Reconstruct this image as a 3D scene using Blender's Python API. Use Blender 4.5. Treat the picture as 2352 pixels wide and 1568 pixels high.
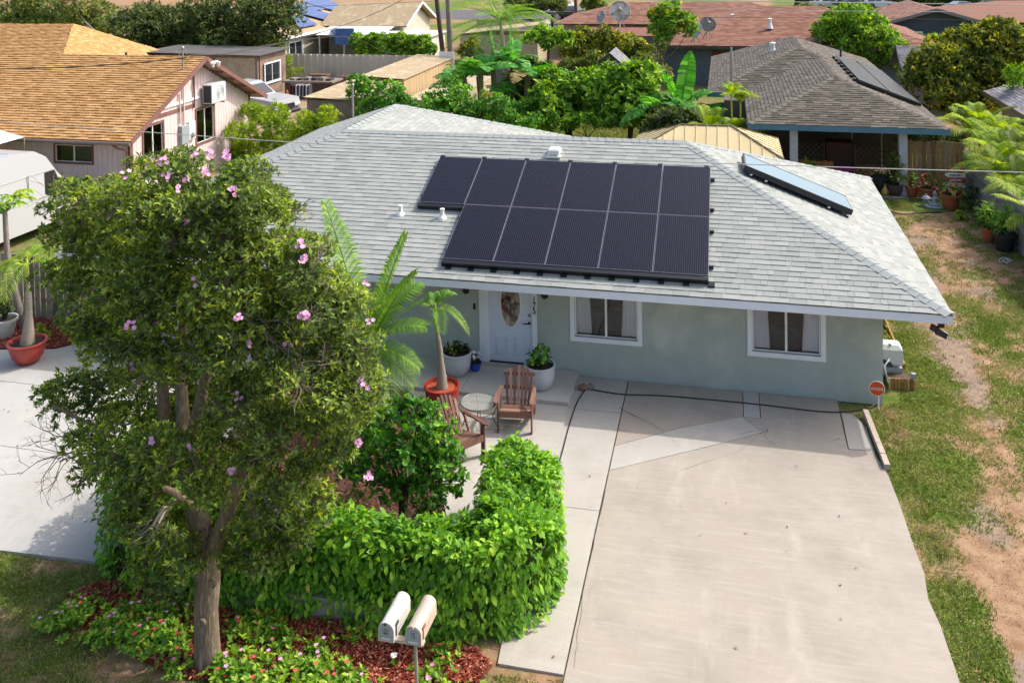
import bpy, math, random
import numpy as np
from mathutils import Vector, Matrix
random.seed(7); RNG = np.random.default_rng(7)
R = math.radians
for o in list(bpy.data.objects): bpy.data.objects.remove(o)
SC = bpy.context.scene; COL = SC.collection

# ------------------------------------------------------------------ camera
CAM = np.array([-2.8105, -18.0636, 8.7504]); YAW, PITCH, ROLL = -0.2283, 0.027, -0.015
FPX, W, H, SY = 2108.5, 2352, 1568, -857.8
_f = np.array([math.sin(YAW)*math.cos(PITCH), math.cos(YAW)*math.cos(PITCH), -math.sin(PITCH)])
_r = np.array([math.cos(YAW), -math.sin(YAW), 0.]); _u = np.cross(_r, _f)
CR = math.cos(ROLL)*_r+math.sin(ROLL)*_u; CU = -math.sin(ROLL)*_r+math.cos(ROLL)*_u; CF = _f
cd = bpy.data.cameras.new('camera'); co = bpy.data.objects.new('camera', cd); COL.objects.link(co)
co.matrix_world = Matrix(((CR[0], CU[0], -CF[0], CAM[0]), (CR[1], CU[1], -CF[1], CAM[1]), (CR[2], CU[2], -CF[2], CAM[2]), (0, 0, 0, 1)))
cd.sensor_width = 36; cd.lens = 36*FPX/W; cd.shift_y = SY/W; cd.clip_end = 2000; cd.clip_start = .1
SC.camera = co
SC.render.resolution_x, SC.render.resolution_y = 1024, 682
# ------------------------------------------------------------------ light
SUN_AZ, SUN_EL = R(57), R(46)
SUNV = Vector((math.sin(SUN_AZ)*math.cos(SUN_EL), math.cos(SUN_AZ)*math.cos(SUN_EL), math.sin(SUN_EL)))
wd = bpy.data.worlds.new('World'); SC.world = wd; wd.use_nodes = True
nt = wd.node_tree; bg = nt.nodes['Background']
sky = nt.nodes.new('ShaderNodeTexSky'); sky.sky_type = 'NISHITA'; sky.sun_disc = False
sky.sun_elevation = SUN_EL; sky.sun_rotation = SUN_AZ; sky.air_density = 1.0; sky.dust_density = 5.0; sky.ozone_density = 1.0
nt.links.new(sky.outputs[0], bg.inputs[0]); bg.inputs[1].default_value = 0.15
ld = bpy.data.lights.new('sun', 'SUN'); ld.energy = 2.0; ld.angle = R(0.6); ld.color = (1, .955, .885)
lo = bpy.data.objects.new('sun', ld); COL.objects.link(lo); lo.rotation_euler = SUNV.to_track_quat('Z', 'Y').to_euler(); lo.location = (20, 20, 30)
SC.view_settings.view_transform = 'Standard'; SC.view_settings.look = 'None'
SC.view_settings.exposure = 0.93; SC.view_settings.gamma = 1.0; SC.view_settings.use_curve_mapping = False
try:
    SC.cycles.use_denoising = True; SC.cycles.denoiser = 'OPENIMAGEDENOISE'
except Exception: pass
SC.cycles.max_bounces = 8; SC.cycles.diffuse_bounces = 5; SC.cycles.transparent_max_bounces = 12

# a pixel of the photograph (2352 px wide) turned into a real point: on a height, on a plane of constant y or x
def ray(x, y): return CF+CR*(x-W/2)/FPX-CU*(y-H/2-SY)/FPX
def P(x, y, z=0.):
    d = ray(x, y); return Vector(CAM+d*((z-CAM[2])/d[2]))
def PY(x, y, Y):
    d = ray(x, y); return Vector(CAM+d*((Y-CAM[1])/d[1]))
def PX(x, y, X):
    d = ray(x, y); return Vector(CAM+d*((X-CAM[0])/d[0]))

# ------------------------------------------------------------------ materials
def lin(c):
    if isinstance(c, str):
        c = c.lstrip('#'); c = [int(c[i:i+2], 16)/255 for i in (0, 2, 4)]
        c = [x/12.92 if x <= .04045 else ((x+.055)/1.055)**2.4 for x in c]
    return (c[0], c[1], c[2], 1)
MATS = {}
def newmat(name):
    m = bpy.data.materials.new(name); m.use_nodes = True; n = m.node_tree.nodes; n.clear()
    o = n.new('ShaderNodeOutputMaterial'); b = n.new('ShaderNodeBsdfPrincipled'); m.node_tree.links.new(b.outputs[0], o.inputs[0])
    MATS[name] = m
    return m, n, m.node_tree.links, b, o
def ramp(n, stops):
    r = n.new('ShaderNodeValToRGB'); e = r.color_ramp.elements
    while len(e) < len(stops): e.new(.5)
    for i, (p, c) in enumerate(stops): e[i].position = p; e[i].color = lin(c)
    return r
def M(name, c1, c2=None, scale=4, rough=.8, bump=0., bscale=60, metal=0., spec=.5, detail=5, stretch=None, coat=0, spots=None, c3=None):
    """noise-mottled paint, stone, wood and the like"""
    if name in MATS: return MATS[name]
    m, n, l, b, o = newmat(name)
    b.inputs['Roughness'].default_value = rough; b.inputs['Metallic'].default_value = metal
    b.inputs['Specular IOR Level'].default_value = spec
    if coat: b.inputs['Coat Weight'].default_value = coat; b.inputs['Coat Roughness'].default_value = .08
    tc = n.new('ShaderNodeTexCoord'); vec = tc.outputs['Object']
    if stretch:
        mp = n.new('ShaderNodeMapping'); mp.inputs['Scale'].default_value = stretch; l.new(vec, mp.inputs[0]); vec = mp.outputs[0]
    nz = n.new('ShaderNodeTexNoise'); nz.inputs['Scale'].default_value = scale; nz.inputs['Detail'].default_value = detail; nz.inputs['Roughness'].default_value = .6
    l.new(vec, nz.inputs['Vector'])
    c2 = c2 or c1
    st = [(.33, c1), (.67, c2)] if not c3 else [(.28, c1), (.5, c2), (.72, c3)]
    r = ramp(n, st); l.new(nz.outputs[0], r.inputs[0]); col = r.outputs[0]
    if spots:                                   # (colour, scale, threshold): small dark flecks
        sc, ss, th = spots
        n2 = n.new('ShaderNodeTexNoise'); n2.inputs['Scale'].default_value = ss; n2.inputs['Detail'].default_value = 3; l.new(tc.outputs['Object'], n2.inputs['Vector'])
        r2 = ramp(n, [(th, (0, 0, 0)), (min(1, th+.06), (1, 1, 1))]); l.new(n2.outputs[0], r2.inputs[0])
        mx = n.new('ShaderNodeMix'); mx.data_type = 'RGBA'; l.new(r2.outputs[0], mx.inputs[0]); l.new(col, mx.inputs[6]); mx.inputs[7].default_value = lin(sc); col = mx.outputs[2]
    l.new(col, b.inputs['Base Color'])
    if bump:
        nb = n.new('ShaderNodeTexNoise'); nb.inputs['Scale'].default_value = bscale; nb.inputs['Detail'].default_value = 4; l.new(vec, nb.inputs['Vector'])
        bp = n.new('ShaderNodeBump'); bp.inputs['Strength'].default_value = bump; bp.inputs['Distance'].default_value = .02
        l.new(nb.outputs[0], bp.inputs['Height']); l.new(bp.outputs[0], b.inputs['Normal'])
    return m
def MR(name, stops, rough=.85, per='island', grain=0, gscale=120, spec=.4, translucent=0., nscale=0, nmix=.5, bump=.3, island_amt=1.0):
    """each piece takes its own tone (per island of one mesh, or per object); translucent > 0 makes a leaf"""
    if name in MATS: return MATS[name]
    m, n, l, b, o = newmat(name)
    b.inputs['Roughness'].default_value = rough; b.inputs['Specular IOR Level'].default_value = spec
    if per == 'island': g = n.new('ShaderNodeNewGeometry'); src = g.outputs['Random Per Island']
    else: g = n.new('ShaderNodeObjectInfo'); src = g.outputs['Random']
    if nscale:                                   # patches of lighter and darker growth on top of the piece's own tone
        tc0 = n.new('ShaderNodeTexCoord'); nz0 = n.new('ShaderNodeTexNoise'); nz0.inputs['Scale'].default_value = nscale; nz0.inputs['Detail'].default_value = 2
        l.new(tc0.outputs['Object'], nz0.inputs['Vector'])
        mr = n.new('ShaderNodeMapRange'); mr.inputs[1].default_value = .3; mr.inputs[2].default_value = .7; l.new(nz0.outputs[0], mr.inputs[0])
        mm = n.new('ShaderNodeMix'); mm.inputs[0].default_value = nmix; l.new(src, mm.inputs[2]); l.new(mr.outputs[0], mm.inputs[3]); src = mm.outputs[0]
    r = ramp(n, stops); l.new(src, r.inputs[0]); col = r.outputs[0]
    if grain:
        tc = n.new('ShaderNodeTexCoord'); nz = n.new('ShaderNodeTexNoise'); nz.inputs['Scale'].default_value = gscale; nz.inputs['Detail'].default_value = 3
        l.new(tc.outputs['Object'], nz.inputs['Vector'])
        hs = n.new('ShaderNodeHueSaturation'); mr2 = n.new('ShaderNodeMapRange'); mr2.inputs[1].default_value = .25; mr2.inputs[2].default_value = .75
        mr2.inputs[3].default_value = 1-grain; mr2.inputs[4].default_value = 1+grain; l.new(nz.outputs[0], mr2.inputs[0]); l.new(mr2.outputs[0], hs.inputs['Value']); l.new(col, hs.inputs['Color']); col = hs.outputs[0]
        if bump:
            bp = n.new('ShaderNodeBump'); bp.inputs['Strength'].default_value = bump; bp.inputs['Distance'].default_value = .01; l.new(nz.outputs[0], bp.inputs['Height']); l.new(bp.outputs[0], b.inputs['Normal'])
    l.new(col, b.inputs['Base Color'])
    if translucent:
        t = n.new('ShaderNodeBsdfTranslucent'); hs = n.new('ShaderNodeHueSaturation'); hs.inputs['Hue'].default_value = .485; hs.inputs['Saturation'].default_value = 1.15; hs.inputs['Value'].default_value = 1.5
        l.new(col, hs.inputs['Color']); l.new(hs.outputs[0], t.inputs[0])
        ms = n.new('ShaderNodeMixShader'); ms.inputs[0].default_value = translucent; l.new(b.outputs[0], ms.inputs[1]); l.new(t.outputs[0], ms.inputs[2]); l.new(ms.outputs[0], o.inputs[0])
    return m
def Mglass(name, tint='#20262a', gloss=.5, see=.75):
    if name in MATS: return MATS[name]
    m, n, l, b, o = newmat(name); n.remove(b)
    tr = n.new('ShaderNodeBsdfTransparent'); tr.inputs[0].default_value = (see, see, see*1.02, 1)
    gl = n.new('ShaderNodeBsdfGlossy'); gl.inputs['Roughness'].default_value = .02; gl.inputs[0].default_value = (.95, .97, 1, 1)
    fr = n.new('ShaderNodeFresnel'); fr.inputs[0].default_value = 1.5
    ms = n.new('ShaderNodeMixShader'); l.new(fr.outputs[0], ms.inputs[0]); l.new(tr.outputs[0], ms.inputs[1]); l.new(gl.outputs[0], ms.inputs[2]); l.new(ms.outputs[0], o.inputs[0])
    return m

# ------------------------------------------------------------------ mesh building
ROOTM = {}
def tag(o, label=None, cat=None, group=None, kind=None):
    if label: o['label'] = label
    if cat: o['category'] = cat
    if group: o['group'] = group
    if kind: o['kind'] = kind
    return o
def thing(name, label, cat, loc=(0, 0, 0), rz=0., group=None):
    o = bpy.data.objects.new(name, None); COL.objects.link(o); o.empty_display_size = .2
    o.location = loc; o.rotation_euler = (0, 0, rz); tag(o, label, cat, group)
    ROOTM[o.name] = (Matrix.Translation(Vector(loc)) @ Matrix.Rotation(rz, 4, 'Z')).inverted()
    return o
def rootinv(o):
    while o.parent: o = o.parent
    return ROOTM.get(o.name)
def link(name, me, parent=None, world=False):
    o = bpy.data.objects.new(name, me); COL.objects.link(o)
    if parent:
        o.parent = parent
        if world:
            mi = rootinv(parent)
            if mi: me.transform(mi)
    return o
def dup(root, loc=None, rz=None, label=None, scale=None):
    r = root.copy(); COL.objects.link(r)
    if loc is not None: r.location = loc
    if rz is not None: r.rotation_euler = (0, 0, rz)
    if label: r['label'] = label
    if scale: r.scale = (scale,)*3 if not hasattr(scale, '__len__') else scale
    def rec(a, b):
        for ch in list(a.children):
            if ch == b: continue
            c = ch.copy(); COL.objects.link(c); c.parent = b; rec(ch, c)
    rec(root, r)
    return r
def npmesh(name, v, faces_flat, sizes, mat=None, smooth=False):
    """fast mesh from arrays; faces_flat = loop vertex ids, sizes = int or array of face sizes"""
    me = bpy.data.meshes.new(name); v = np.asarray(v, np.float32); fl = np.asarray(faces_flat, np.int32).ravel()
    if isinstance(sizes, int): st = np.arange(0, len(fl), sizes, dtype=np.int32)
    else: st = np.concatenate(([0], np.cumsum(sizes)[:-1])).astype(np.int32)
    me.vertices.add(len(v)); me.vertices.foreach_set('co', v.ravel())
    me.loops.add(len(fl)); me.loops.foreach_set('vertex_index', fl)
    me.polygons.add(len(st)); me.polygons.foreach_set('loop_start', st)
    if smooth: me.polygons.foreach_set('use_smooth', np.ones(len(st), bool))
    me.update(calc_edges=True); me.validate()
    if mat: me.materials.append(mat)
    return me
class B:
    def __init__(s): s.v = []; s.f = []
    def add(s, vs, fs):
        k = len(s.v); s.v += [tuple(p) for p in vs]; s.f += [tuple(i+k for i in q) for q in fs]; return s
    def box(s, x0, x1, y0, y1, z0, z1):
        return s.add([(x0, y0, z0), (x1, y0, z0), (x1, y1, z0), (x0, y1, z0), (x0, y0, z1), (x1, y0, z1), (x1, y1, z1), (x0, y1, z1)],
                     [(0, 3, 2, 1), (4, 5, 6, 7), (0, 1, 5, 4), (1, 2, 6, 5), (2, 3, 7, 6), (3, 0, 4, 7)])
    def bbox(s, x0, x1, y0, y1, z0, z1, b=.01):
        """box with chamfered vertical and top edges"""
        b = min(b, (x1-x0)*.45, (y1-y0)*.45, (z1-z0)*.45)
        def ring(i, z): return [(x0+i, y0+i+b*0, z), (x1-i, y0+i, z), (x1-i, y1-i, z), (x0+i, y1-i, z)]
        vs = ring(b, z0)+ring(0, z0+b)+ring(0, z1-b)+ring(b, z1); fs = [(3, 2, 1, 0), (12, 13, 14, 15)]
        for k in (0, 4, 8):
            for i in range(4): j = (i+1) % 4; fs.append((k+i, k+j, k+4+j, k+4+i))
        return s.add(vs, fs)
    def obox(s, c, ax, ay, az, hx, hy, hz):
        c, ax, ay, az = Vector(c), Vector(ax).normalized(), Vector(ay).normalized(), Vector(az).normalized(); vs = []
        for k in (-1, 1):
            for (i, j) in ((-1, -1), (1, -1), (1, 1), (-1, 1)): vs.append(c+ax*hx*i+ay*hy*j+az*hz*k)
        return s.add(vs, [(0, 3, 2, 1), (4, 5, 6, 7), (0, 1, 5, 4), (1, 2, 6, 5), (2, 3, 7, 6), (3, 0, 4, 7)])
    def bar(s, a, b, w, h, up=(0, 0, 1)):
        a, b = Vector(a), Vector(b); d = (b-a).normalized(); up = Vector(up)
        if abs(d.dot(up)) > .98: up = Vector((0, 1, 0))
        sx = d.cross(up).normalized(); uz = sx.cross(d)
        return s.obox((a+b)/2, d, sx, uz, (b-a).length/2, w/2, h/2)
    def tube(s, pts, rad, n=8, cap=True):
        pts = [Vector(p) for p in pts]; k0 = len(s.v); prev = None
        if not hasattr(rad, '__len__'): rad = [rad]*len(pts)
        for i, p in enumerate(pts):
            d = (pts[min(i+1, len(pts)-1)]-pts[max(i-1, 0)]).normalized()
            if prev is None: a = d.orthogonal().normalized()
            else: a = (prev-d*prev.dot(d)).normalized()
            prev = a; b = d.cross(a)
            for j in range(n):
                t = 2*math.pi*j/n; s.v.append(tuple(p+(a*math.cos(t)+b*math.sin(t))*rad[i]))
        for i in range(len(pts)-1):
            for j in range(n):
                j2 = (j+1) % n; s.f.append((k0+i*n+j, k0+i*n+j2, k0+(i+1)*n+j2, k0+(i+1)*n+j))
        if cap:
            s.f.append(tuple(k0+j for j in range(n))[::-1]); s.f.append(tuple(k0+(len(pts)-1)*n+j for j in range(n)))
        return s
    def lathe(s, prof, n=24, c=(0, 0, 0), sx=1., sy=1.):
        k0 = len(s.v)
        for (r, z) in prof:
            for j in range(n):
                t = 2*math.pi*j/n; s.v.append((c[0]+r*math.cos(t)*sx, c[1]+r*math.sin(t)*sy, c[2]+z))
        for i in range(len(prof)-1):
            for j in range(n):
                j2 = (j+1) % n; s.f.append((k0+i*n+j, k0+i*n+j2, k0+(i+1)*n+j2, k0+(i+1)*n+j))
        if prof[0][0] > 1e-4: s.f.append(tuple(k0+j for j in range(n))[::-1])
        if prof[-1][0] > 1e-4: s.f.append(tuple(k0+(len(prof)-1)*n+j for j in range(n)))
        return s
    def poly(s, pts): return s.add(pts, [tuple(range(len(pts)))])
    def slab(s, pts, t):
        """flat polygon (counter-clockwise seen from above) with thickness t downwards"""
        n = len(pts); top = [Vector(p) for p in pts]; bot = [p-Vector((0, 0, t)) for p in top]
        s.add(top+bot, [tuple(range(n)), tuple(range(2*n-1, n-1, -1))]+[(i, i+n, (i+1) % n+n, (i+1) % n) for i in range(n)]); return s
    def prism(s, pts, d):
        """flat polygon pushed along vector d"""
        n = len(pts); a = [Vector(p) for p in pts]; d = Vector(d); b = [p+d for p in a]
        return s.add(a+b, [tuple(range(n))[::-1], tuple(range(n, 2*n))]+[(i, (i+1) % n, (i+1) % n+n, i+n) for i in range(n)])
    def ball(s, c, r, n=10, m=7, sx=1, sy=1, sz=1):
        prof = [(max(1e-5, r*math.sin(math.pi*i/m)), -r*math.cos(math.pi*i/m)*sz) for i in range(m+1)]
        return s.lathe(prof, n, c, sx, sy)
    def build(s, name, mat, parent=None, world=True, smooth=False):
        me = bpy.data.meshes.new(name); me.from_pydata(s.v, [], s.f); me.update()
        if smooth:
            for p in me.polygons: p.use_smooth = True
            try: me.set_sharp_from_angle(angle=R(40))
            except Exception: pass
        me.materials.append(MATS[mat] if isinstance(mat, str) else mat)
        return link(name, me, parent, world)
def one(b, name, mat, label, cat, group=None, kind=None, smooth=False):
    return tag(b.build(name, mat, smooth=smooth), label, cat, group, kind)
def textmesh(body, size, depth=.004, mat=None):
    cu = bpy.data.curves.new('t', 'FONT'); cu.body = body; cu.size = size; cu.extrude = depth; cu.align_x = 'CENTER'; cu.align_y = 'CENTER'
    ob = bpy.data.objects.new('t', cu); COL.objects.link(ob); dg = bpy.context.evaluated_depsgraph_get(); me = bpy.data.meshes.new_from_object(ob.evaluated_get(dg))
    bpy.data.objects.remove(ob); me.materials.clear()
    if mat: me.materials.append(mat)
    return me

# ------------------------------------------------------------------ noise for layout in numpy
def vnoise(x, y, seed=0):
    x = np.asarray(x, float); y = np.asarray(y, float); xi = np.floor(x).astype(int); yi = np.floor(y).astype(int); fx = x-xi; fy = y-yi
    def h(a, b):
        n = (a*374761393+b*668265263+seed*974634777) & 0x7fffffff; n = ((n ^ (n >> 13))*1274126177) & 0x7fffffff; return ((n ^ (n >> 16)) & 0xffff)/65535.
    fx = fx*fx*(3-2*fx); fy = fy*fy*(3-2*fy)
    return (h(xi, yi)*(1-fx)+h(xi+1, yi)*fx)*(1-fy)+(h(xi, yi+1)*(1-fx)+h(xi+1, yi+1)*fx)*fy
def fbm(x, y, seed=0, o=4):
    s = 0; a = .5; t = 0
    for i in range(o): s = s+a*vnoise(x*2**i, y*2**i, seed+i); t += a; a *= .5
    return s/t

# ------------------------------------------------------------------ leaves
def unit(a): return a/np.maximum(np.linalg.norm(a, axis=1, keepdims=True), 1e-9)
def leafmesh(name, pos, dirn, nrm, L, Wd, mat, detail=0, fold=.25, droop=.0):
    """pos: leaf base; dirn: along the leaf; nrm: upper face; L, Wd arrays. detail 0: folded rhombus, 1: oval with droop"""
    pos = np.asarray(pos, float); N = len(pos); d = unit(np.asarray(dirn, float)); s = unit(np.cross(d, np.asarray(nrm, float))); u = np.cross(s, d)
    L = np.broadcast_to(L, (N,))[:, None]; Wd = np.broadcast_to(Wd, (N,))[:, None]
    if detail == 0:
        a = pos; t = pos+d*L-u*L*droop; m = pos+d*L*.48
        l = m+s*Wd*.5+u*Wd*fold; r = m-s*Wd*.5+u*Wd*fold
        v = np.stack([a, r, t, l], 1).reshape(-1, 3); k = np.arange(N)[:, None]*4
        f = np.concatenate([k+np.array([[0, 1, 2]]), k+np.array([[0, 2, 3]])], 1)
        return npmesh(name, v, f, 3, mat)
    a = pos; m1 = pos+d*L*.35; m2 = pos+d*L*.7-u*L*droop*.35; t = pos+d*L-u*L*droop
    l1 = m1+s*Wd*.46+u*Wd*fold; r1 = m1-s*Wd*.46+u*Wd*fold; l2 = m2+s*Wd*.4+u*Wd*fold*.8; r2 = m2-s*Wd*.4+u*Wd*fold*.8
    v = np.stack([a, m1, m2, t, l1, l2, r1, r2], 1).reshape(-1, 3); k = np.arange(N)[:, None]*8
    tri = np.array([0, 1, 4, 0, 6, 1, 1, 5, 4, 1, 2, 5, 1, 6, 7, 1, 7, 2, 2, 3, 5, 2, 7, 3])[None]
    return npmesh(name, v, k+tri, 3, mat)
def rdir(n, up=0.):
    v = RNG.normal(size=(n, 3)); v[:, 2] += up; return unit(v)
def rosettes(tips, out, per, L, Wd, spread=1.0, up=.35, jit=.25):
    """per leaves at each twig tip, fanned about the outward direction"""
    n = len(tips); T = np.repeat(tips, per, 0); O = np.repeat(unit(out), per, 0)
    rd = rdir(n*per); rd -= O*np.sum(rd*O, 1, keepdims=True); rd = unit(rd)
    d = unit(O*RNG.uniform(.15, .9, (n*per, 1))+rd*spread+np.array([0, 0, up*.4])); nn = O+rdir(n*per)*jit+np.array([0, 0, up])
    LL = L*RNG.uniform(.65, 1.25, n*per); return T-O*RNG.uniform(0, .5, (n*per, 1))*L, d, nn, LL, LL*Wd/L*RNG.uniform(.8, 1.2, n*per)
def clumptips(c, r, n, updens=.4, flat=.8, inner=.25):
    """points through an ellipsoid's outer shell and their outward directions"""
    o = rdir(n, updens); rr = np.where(RNG.random(n) < inner, RNG.uniform(.35, .8, n), RNG.uniform(.78, 1.08, n))*r
    sc = np.array([1, 1, flat]); return np.asarray(c)+o*rr[:, None]*sc, unit(o/sc)
# ================================================================== roofs
def hip(x0, x1, y0, y1, ze, p):
    """faces (polygon, along-eave, up-slope) and hip / ridge lines of a hip roof over a rectangle"""
    w, d = x1-x0, y1-y0; h = min(w, d)/2; zr = ze+p*h; V = Vector
    A, Bq, Cq, D = V((x0, y0, ze)), V((x1, y0, ze)), V((x1, y1, ze)), V((x0, y1, ze))
    if w >= d: r0, r1 = V((x0+h, y0+h, zr)), V((x1-h, y0+h, zr)); fs = [([A, Bq, r1, r0], 0), ([Bq, Cq, r1], 1), ([Cq, D, r0, r1], 2), ([D, A, r0], 3)]; hips = [(Bq, r1), (A, r0), (Cq, r1), (D, r0), (r0, r1)]
    else: r0, r1 = V((x0+h, y0+h, zr)), V((x0+h, y1-h, zr)); fs = [([A, Bq, r0], 0), ([Bq, Cq, r1, r0], 1), ([Cq, D, r1], 2), ([D, A, r0, r1], 3)]; hips = [(Bq, r0), (A, r0), (Cq, r1), (D, r1), (r0, r1)]
    out = []
    for poly, k in fs:
        e = [V((1, 0, 0)), V((0, 1, 0)), V((-1, 0, 0)), V((0, -1, 0))][k]; s = V((-e.y, e.x, p)).normalized(); out.append((poly, e, s))
    return out, hips
def course_tabs(poly, e, s, ex, widths, seed=0, overhang=.03):
    """one record per shingle tab: origin, width at the bottom, slant of each end"""
    rnd = random.Random(seed); o = poly[0]; pa = [((p-o).dot(e), (p-o).dot(s)) for p in poly]; bmax = max(b for a, b in pa); tabs = []
    def span(b):
        b = min(max(b, 1e-6), bmax-1e-6); xs = []
        for i in range(len(pa)):
            (a0, b0), (a1, b1) = pa[i], pa[(i+1) % len(pa)]
            if (b0-b)*(b1-b) <= 0 and abs(b1-b0) > 1e-9: xs.append(a0+(a1-a0)*(b-b0)/(b1-b0))
        return (min(xs), max(xs)) if len(xs) >= 2 else (0, 0)
    k = 0; b = -overhang
    while b < bmax-.02:
        b1 = min(b+ex*1.12, bmax); L0, R0 = span(b); L1, R1 = span(b1); a = L0; off = rnd.uniform(0, .3)
        first = True
        while a < R0-.01:
            w = rnd.choice(widths)
            if first: w = max(.08, w-off); first = False
            a2 = min(a+w, R0)
            if R0-a2 < .06: a2 = R0
            ta, tb = max(a, L1), min(a2, R1)
            tabs.append((a, a2, b, b1, min(ta, tb) if ta > tb else ta, max(ta, tb) if ta > tb else tb, k)); a = a2
        b += ex; k += 1
    return o, tabs
def shingle_face(faces, ex, widths, parent, matj, mats_, thick=.014, singles=0, seed=1, pick=None, gap=.006, name='shingle'):
    """tabs of all faces: the `singles` that show largest as objects of their own, the rest joined"""
    V_ = []; F_ = []; k = 0; cand = []
    for fi, (poly, e, s) in enumerate(faces):
        n = e.cross(s).normalized(); o, tabs = course_tabs(poly, e, s, ex, widths, seed+fi)
        for t in tabs:
            a, a2, b, b1, ta, tb, row = t; whole = (abs(ta-a) < 1e-4 and abs(tb-a2) < 1e-4 and b1-b > ex)
            c = o+e*((a+a2)/2)+s*b; cand.append((whole, c, t, o, e, s, n))
    cam = Vector(CAM)
    if singles:
        def scr(c):
            d = np.array(c)-CAM; z = d@CF; return W/2+FPX*(d@CR)/z, H/2+SY-FPX*(d@CU)/z, z
        vis = []
        for i, q in enumerate(cand):
            if not q[0]: continue
            x, y, z = scr(q[1])
            if 5 < x < W-5 and 0 < y < H and q[6].dot(cam-q[1]) > 0 and (pick is None or pick(x, y)): vis.append((z/max(.2, q[6].dot((cam-q[1]).normalized())), i))
        vis.sort(); chosen = set(i for _, i in vis[:singles])
    else: chosen = set()
    cache = {}; rnd = random.Random(seed); mi = rootinv(parent) if parent else None
    for i, (whole, c, t, o, e, s, n) in enumerate(cand):
        a, a2, b, b1, ta, tb, row = t; th = thick*(.7+.6*((i*7919) % 97)/97)
        if i in chosen:
            w = round(a2-a, 2); key = (w, i % 3)
            if key not in cache:
                g = gap/2; q = ex*1.12; h0 = thick*(.8+.25*(i % 3)); vs = [(g, 0, 0), (w-g, 0, 0), (w-g, 0, h0), (g, 0, h0), (g, q, 0), (w-g, q, 0), (w-g, q, .002), (g, q, .002)]
                me = bpy.data.meshes.new(name); me.from_pydata(vs, [], [(0, 1, 2, 3), (3, 2, 6, 7), (1, 5, 6, 2), (0, 3, 7, 4), (4, 7, 6, 5)]); me.materials.append(mats_); cache[key] = me
            ob = bpy.data.objects.new(name, cache[key]); COL.objects.link(ob); ob.parent = parent
            loc = o+e*a+s*b; m = Matrix(((e.x, s.x, n.x, loc.x), (e.y, s.y, n.y, loc.y), (e.z, s.z, n.z, loc.z), (0, 0, 0, 1)))
            ob.matrix_basis = (mi @ m) if mi else m
            continue
        g = gap/2; lo = [o+e*(a+g)+s*b, o+e*(a2-g)+s*b]; hi = [o+e*(ta+g)+s*b1, o+e*(tb-g)+s*b1]
        V_ += [lo[0], lo[1], lo[1]+n*th, lo[0]+n*th, hi[0]+n*.002, hi[1]+n*.002]
        F_ += [(k, k+1, k+2, k+3), (k+3, k+2, k+5, k+4), (k, k+3, k+4), (k+1, k+5, k+2)]; k += 6
    me = bpy.data.meshes.new(name+'s'); me.from_pydata([tuple(v) for v in V_], [], F_); me.materials.append(matj)
    ob = link(name+'_field', me, parent, True); ob['kind'] = 'stuff'
    return ob
def cap_line(a, b, na, nb, parent, mat, step=.2, w=.15, lift=.022, name='ridge_cap'):
    """overlapping bent caps along a ridge or hip from low end a to high end b"""
    d = (b-a); Ln = d.length; d = d/Ln; sa = d.cross(na).normalized(); sb = d.cross(nb).normalized()
    if (sa).dot(nb) > 0: sa = -sa
    if (sb).dot(na) > 0: sb = -sb
    up = (na+nb).normalized(); mi = rootinv(parent); q = step*1.25; me = None; nn = int(Ln/step)
    vs = [Vector((0, 0, 0))+sa*w+na*lift, up*(lift*1.15), sb*w+nb*lift, d*q+sa*w*.97+na*.006, d*q+up*.009, d*q+sb*w*.97+nb*.006, sa*w, Vector((0, 0, 0)), sb*w]
    me = bpy.data.meshes.new(name); me.from_pydata([tuple(v) for v in vs], [], [(0, 1, 4, 3), (1, 2, 5, 4), (0, 6, 7, 1), (1, 7, 8, 2), (0, 3, 6), (2, 8, 5)]); me.materials.append(mat)
    for i in range(nn):
        ob = bpy.data.objects.new(name, me); COL.objects.link(ob); ob.parent = parent; loc = a+d*(i*step); ob.matrix_basis = (mi if mi else Matrix()) @ Matrix.Translation(loc)
def deck(faces, t=.07):
    b = B()
    for poly, e, s in faces:
        n = len(poly); b.add(list(poly)+[p-Vector((0, 0, t)) for p in poly], [tuple(range(n)), tuple(range(2*n-1, n-1, -1))])
    return b
def wallgrid(b, ax, c, u0, u1, z0, z1, holes, out=-1):
    """upright wall at ax=c ('y' or 'x') with rectangular holes, single sheet"""
    us = sorted(set([u0, u1]+[h for q in holes for h in q[:2]])); zs = sorted(set([z0, z1]+[h for q in holes for h in q[2:]]))
    for i in range(len(us)-1):
        for j in range(len(zs)-1):
            um, zm = (us[i]+us[i+1])/2, (zs[j]+zs[j+1])/2
            if any(q[0] < um < q[1] and q[2] < zm < q[3] for q in holes): continue
            pt = [(us[i], zs[j]), (us[i+1], zs[j]), (us[i+1], zs[j+1]), (us[i], zs[j+1])]
            b.poly([(u, c, z) if ax == 'y' else (c, u, z) for u, z in pt])
    return b

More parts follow.
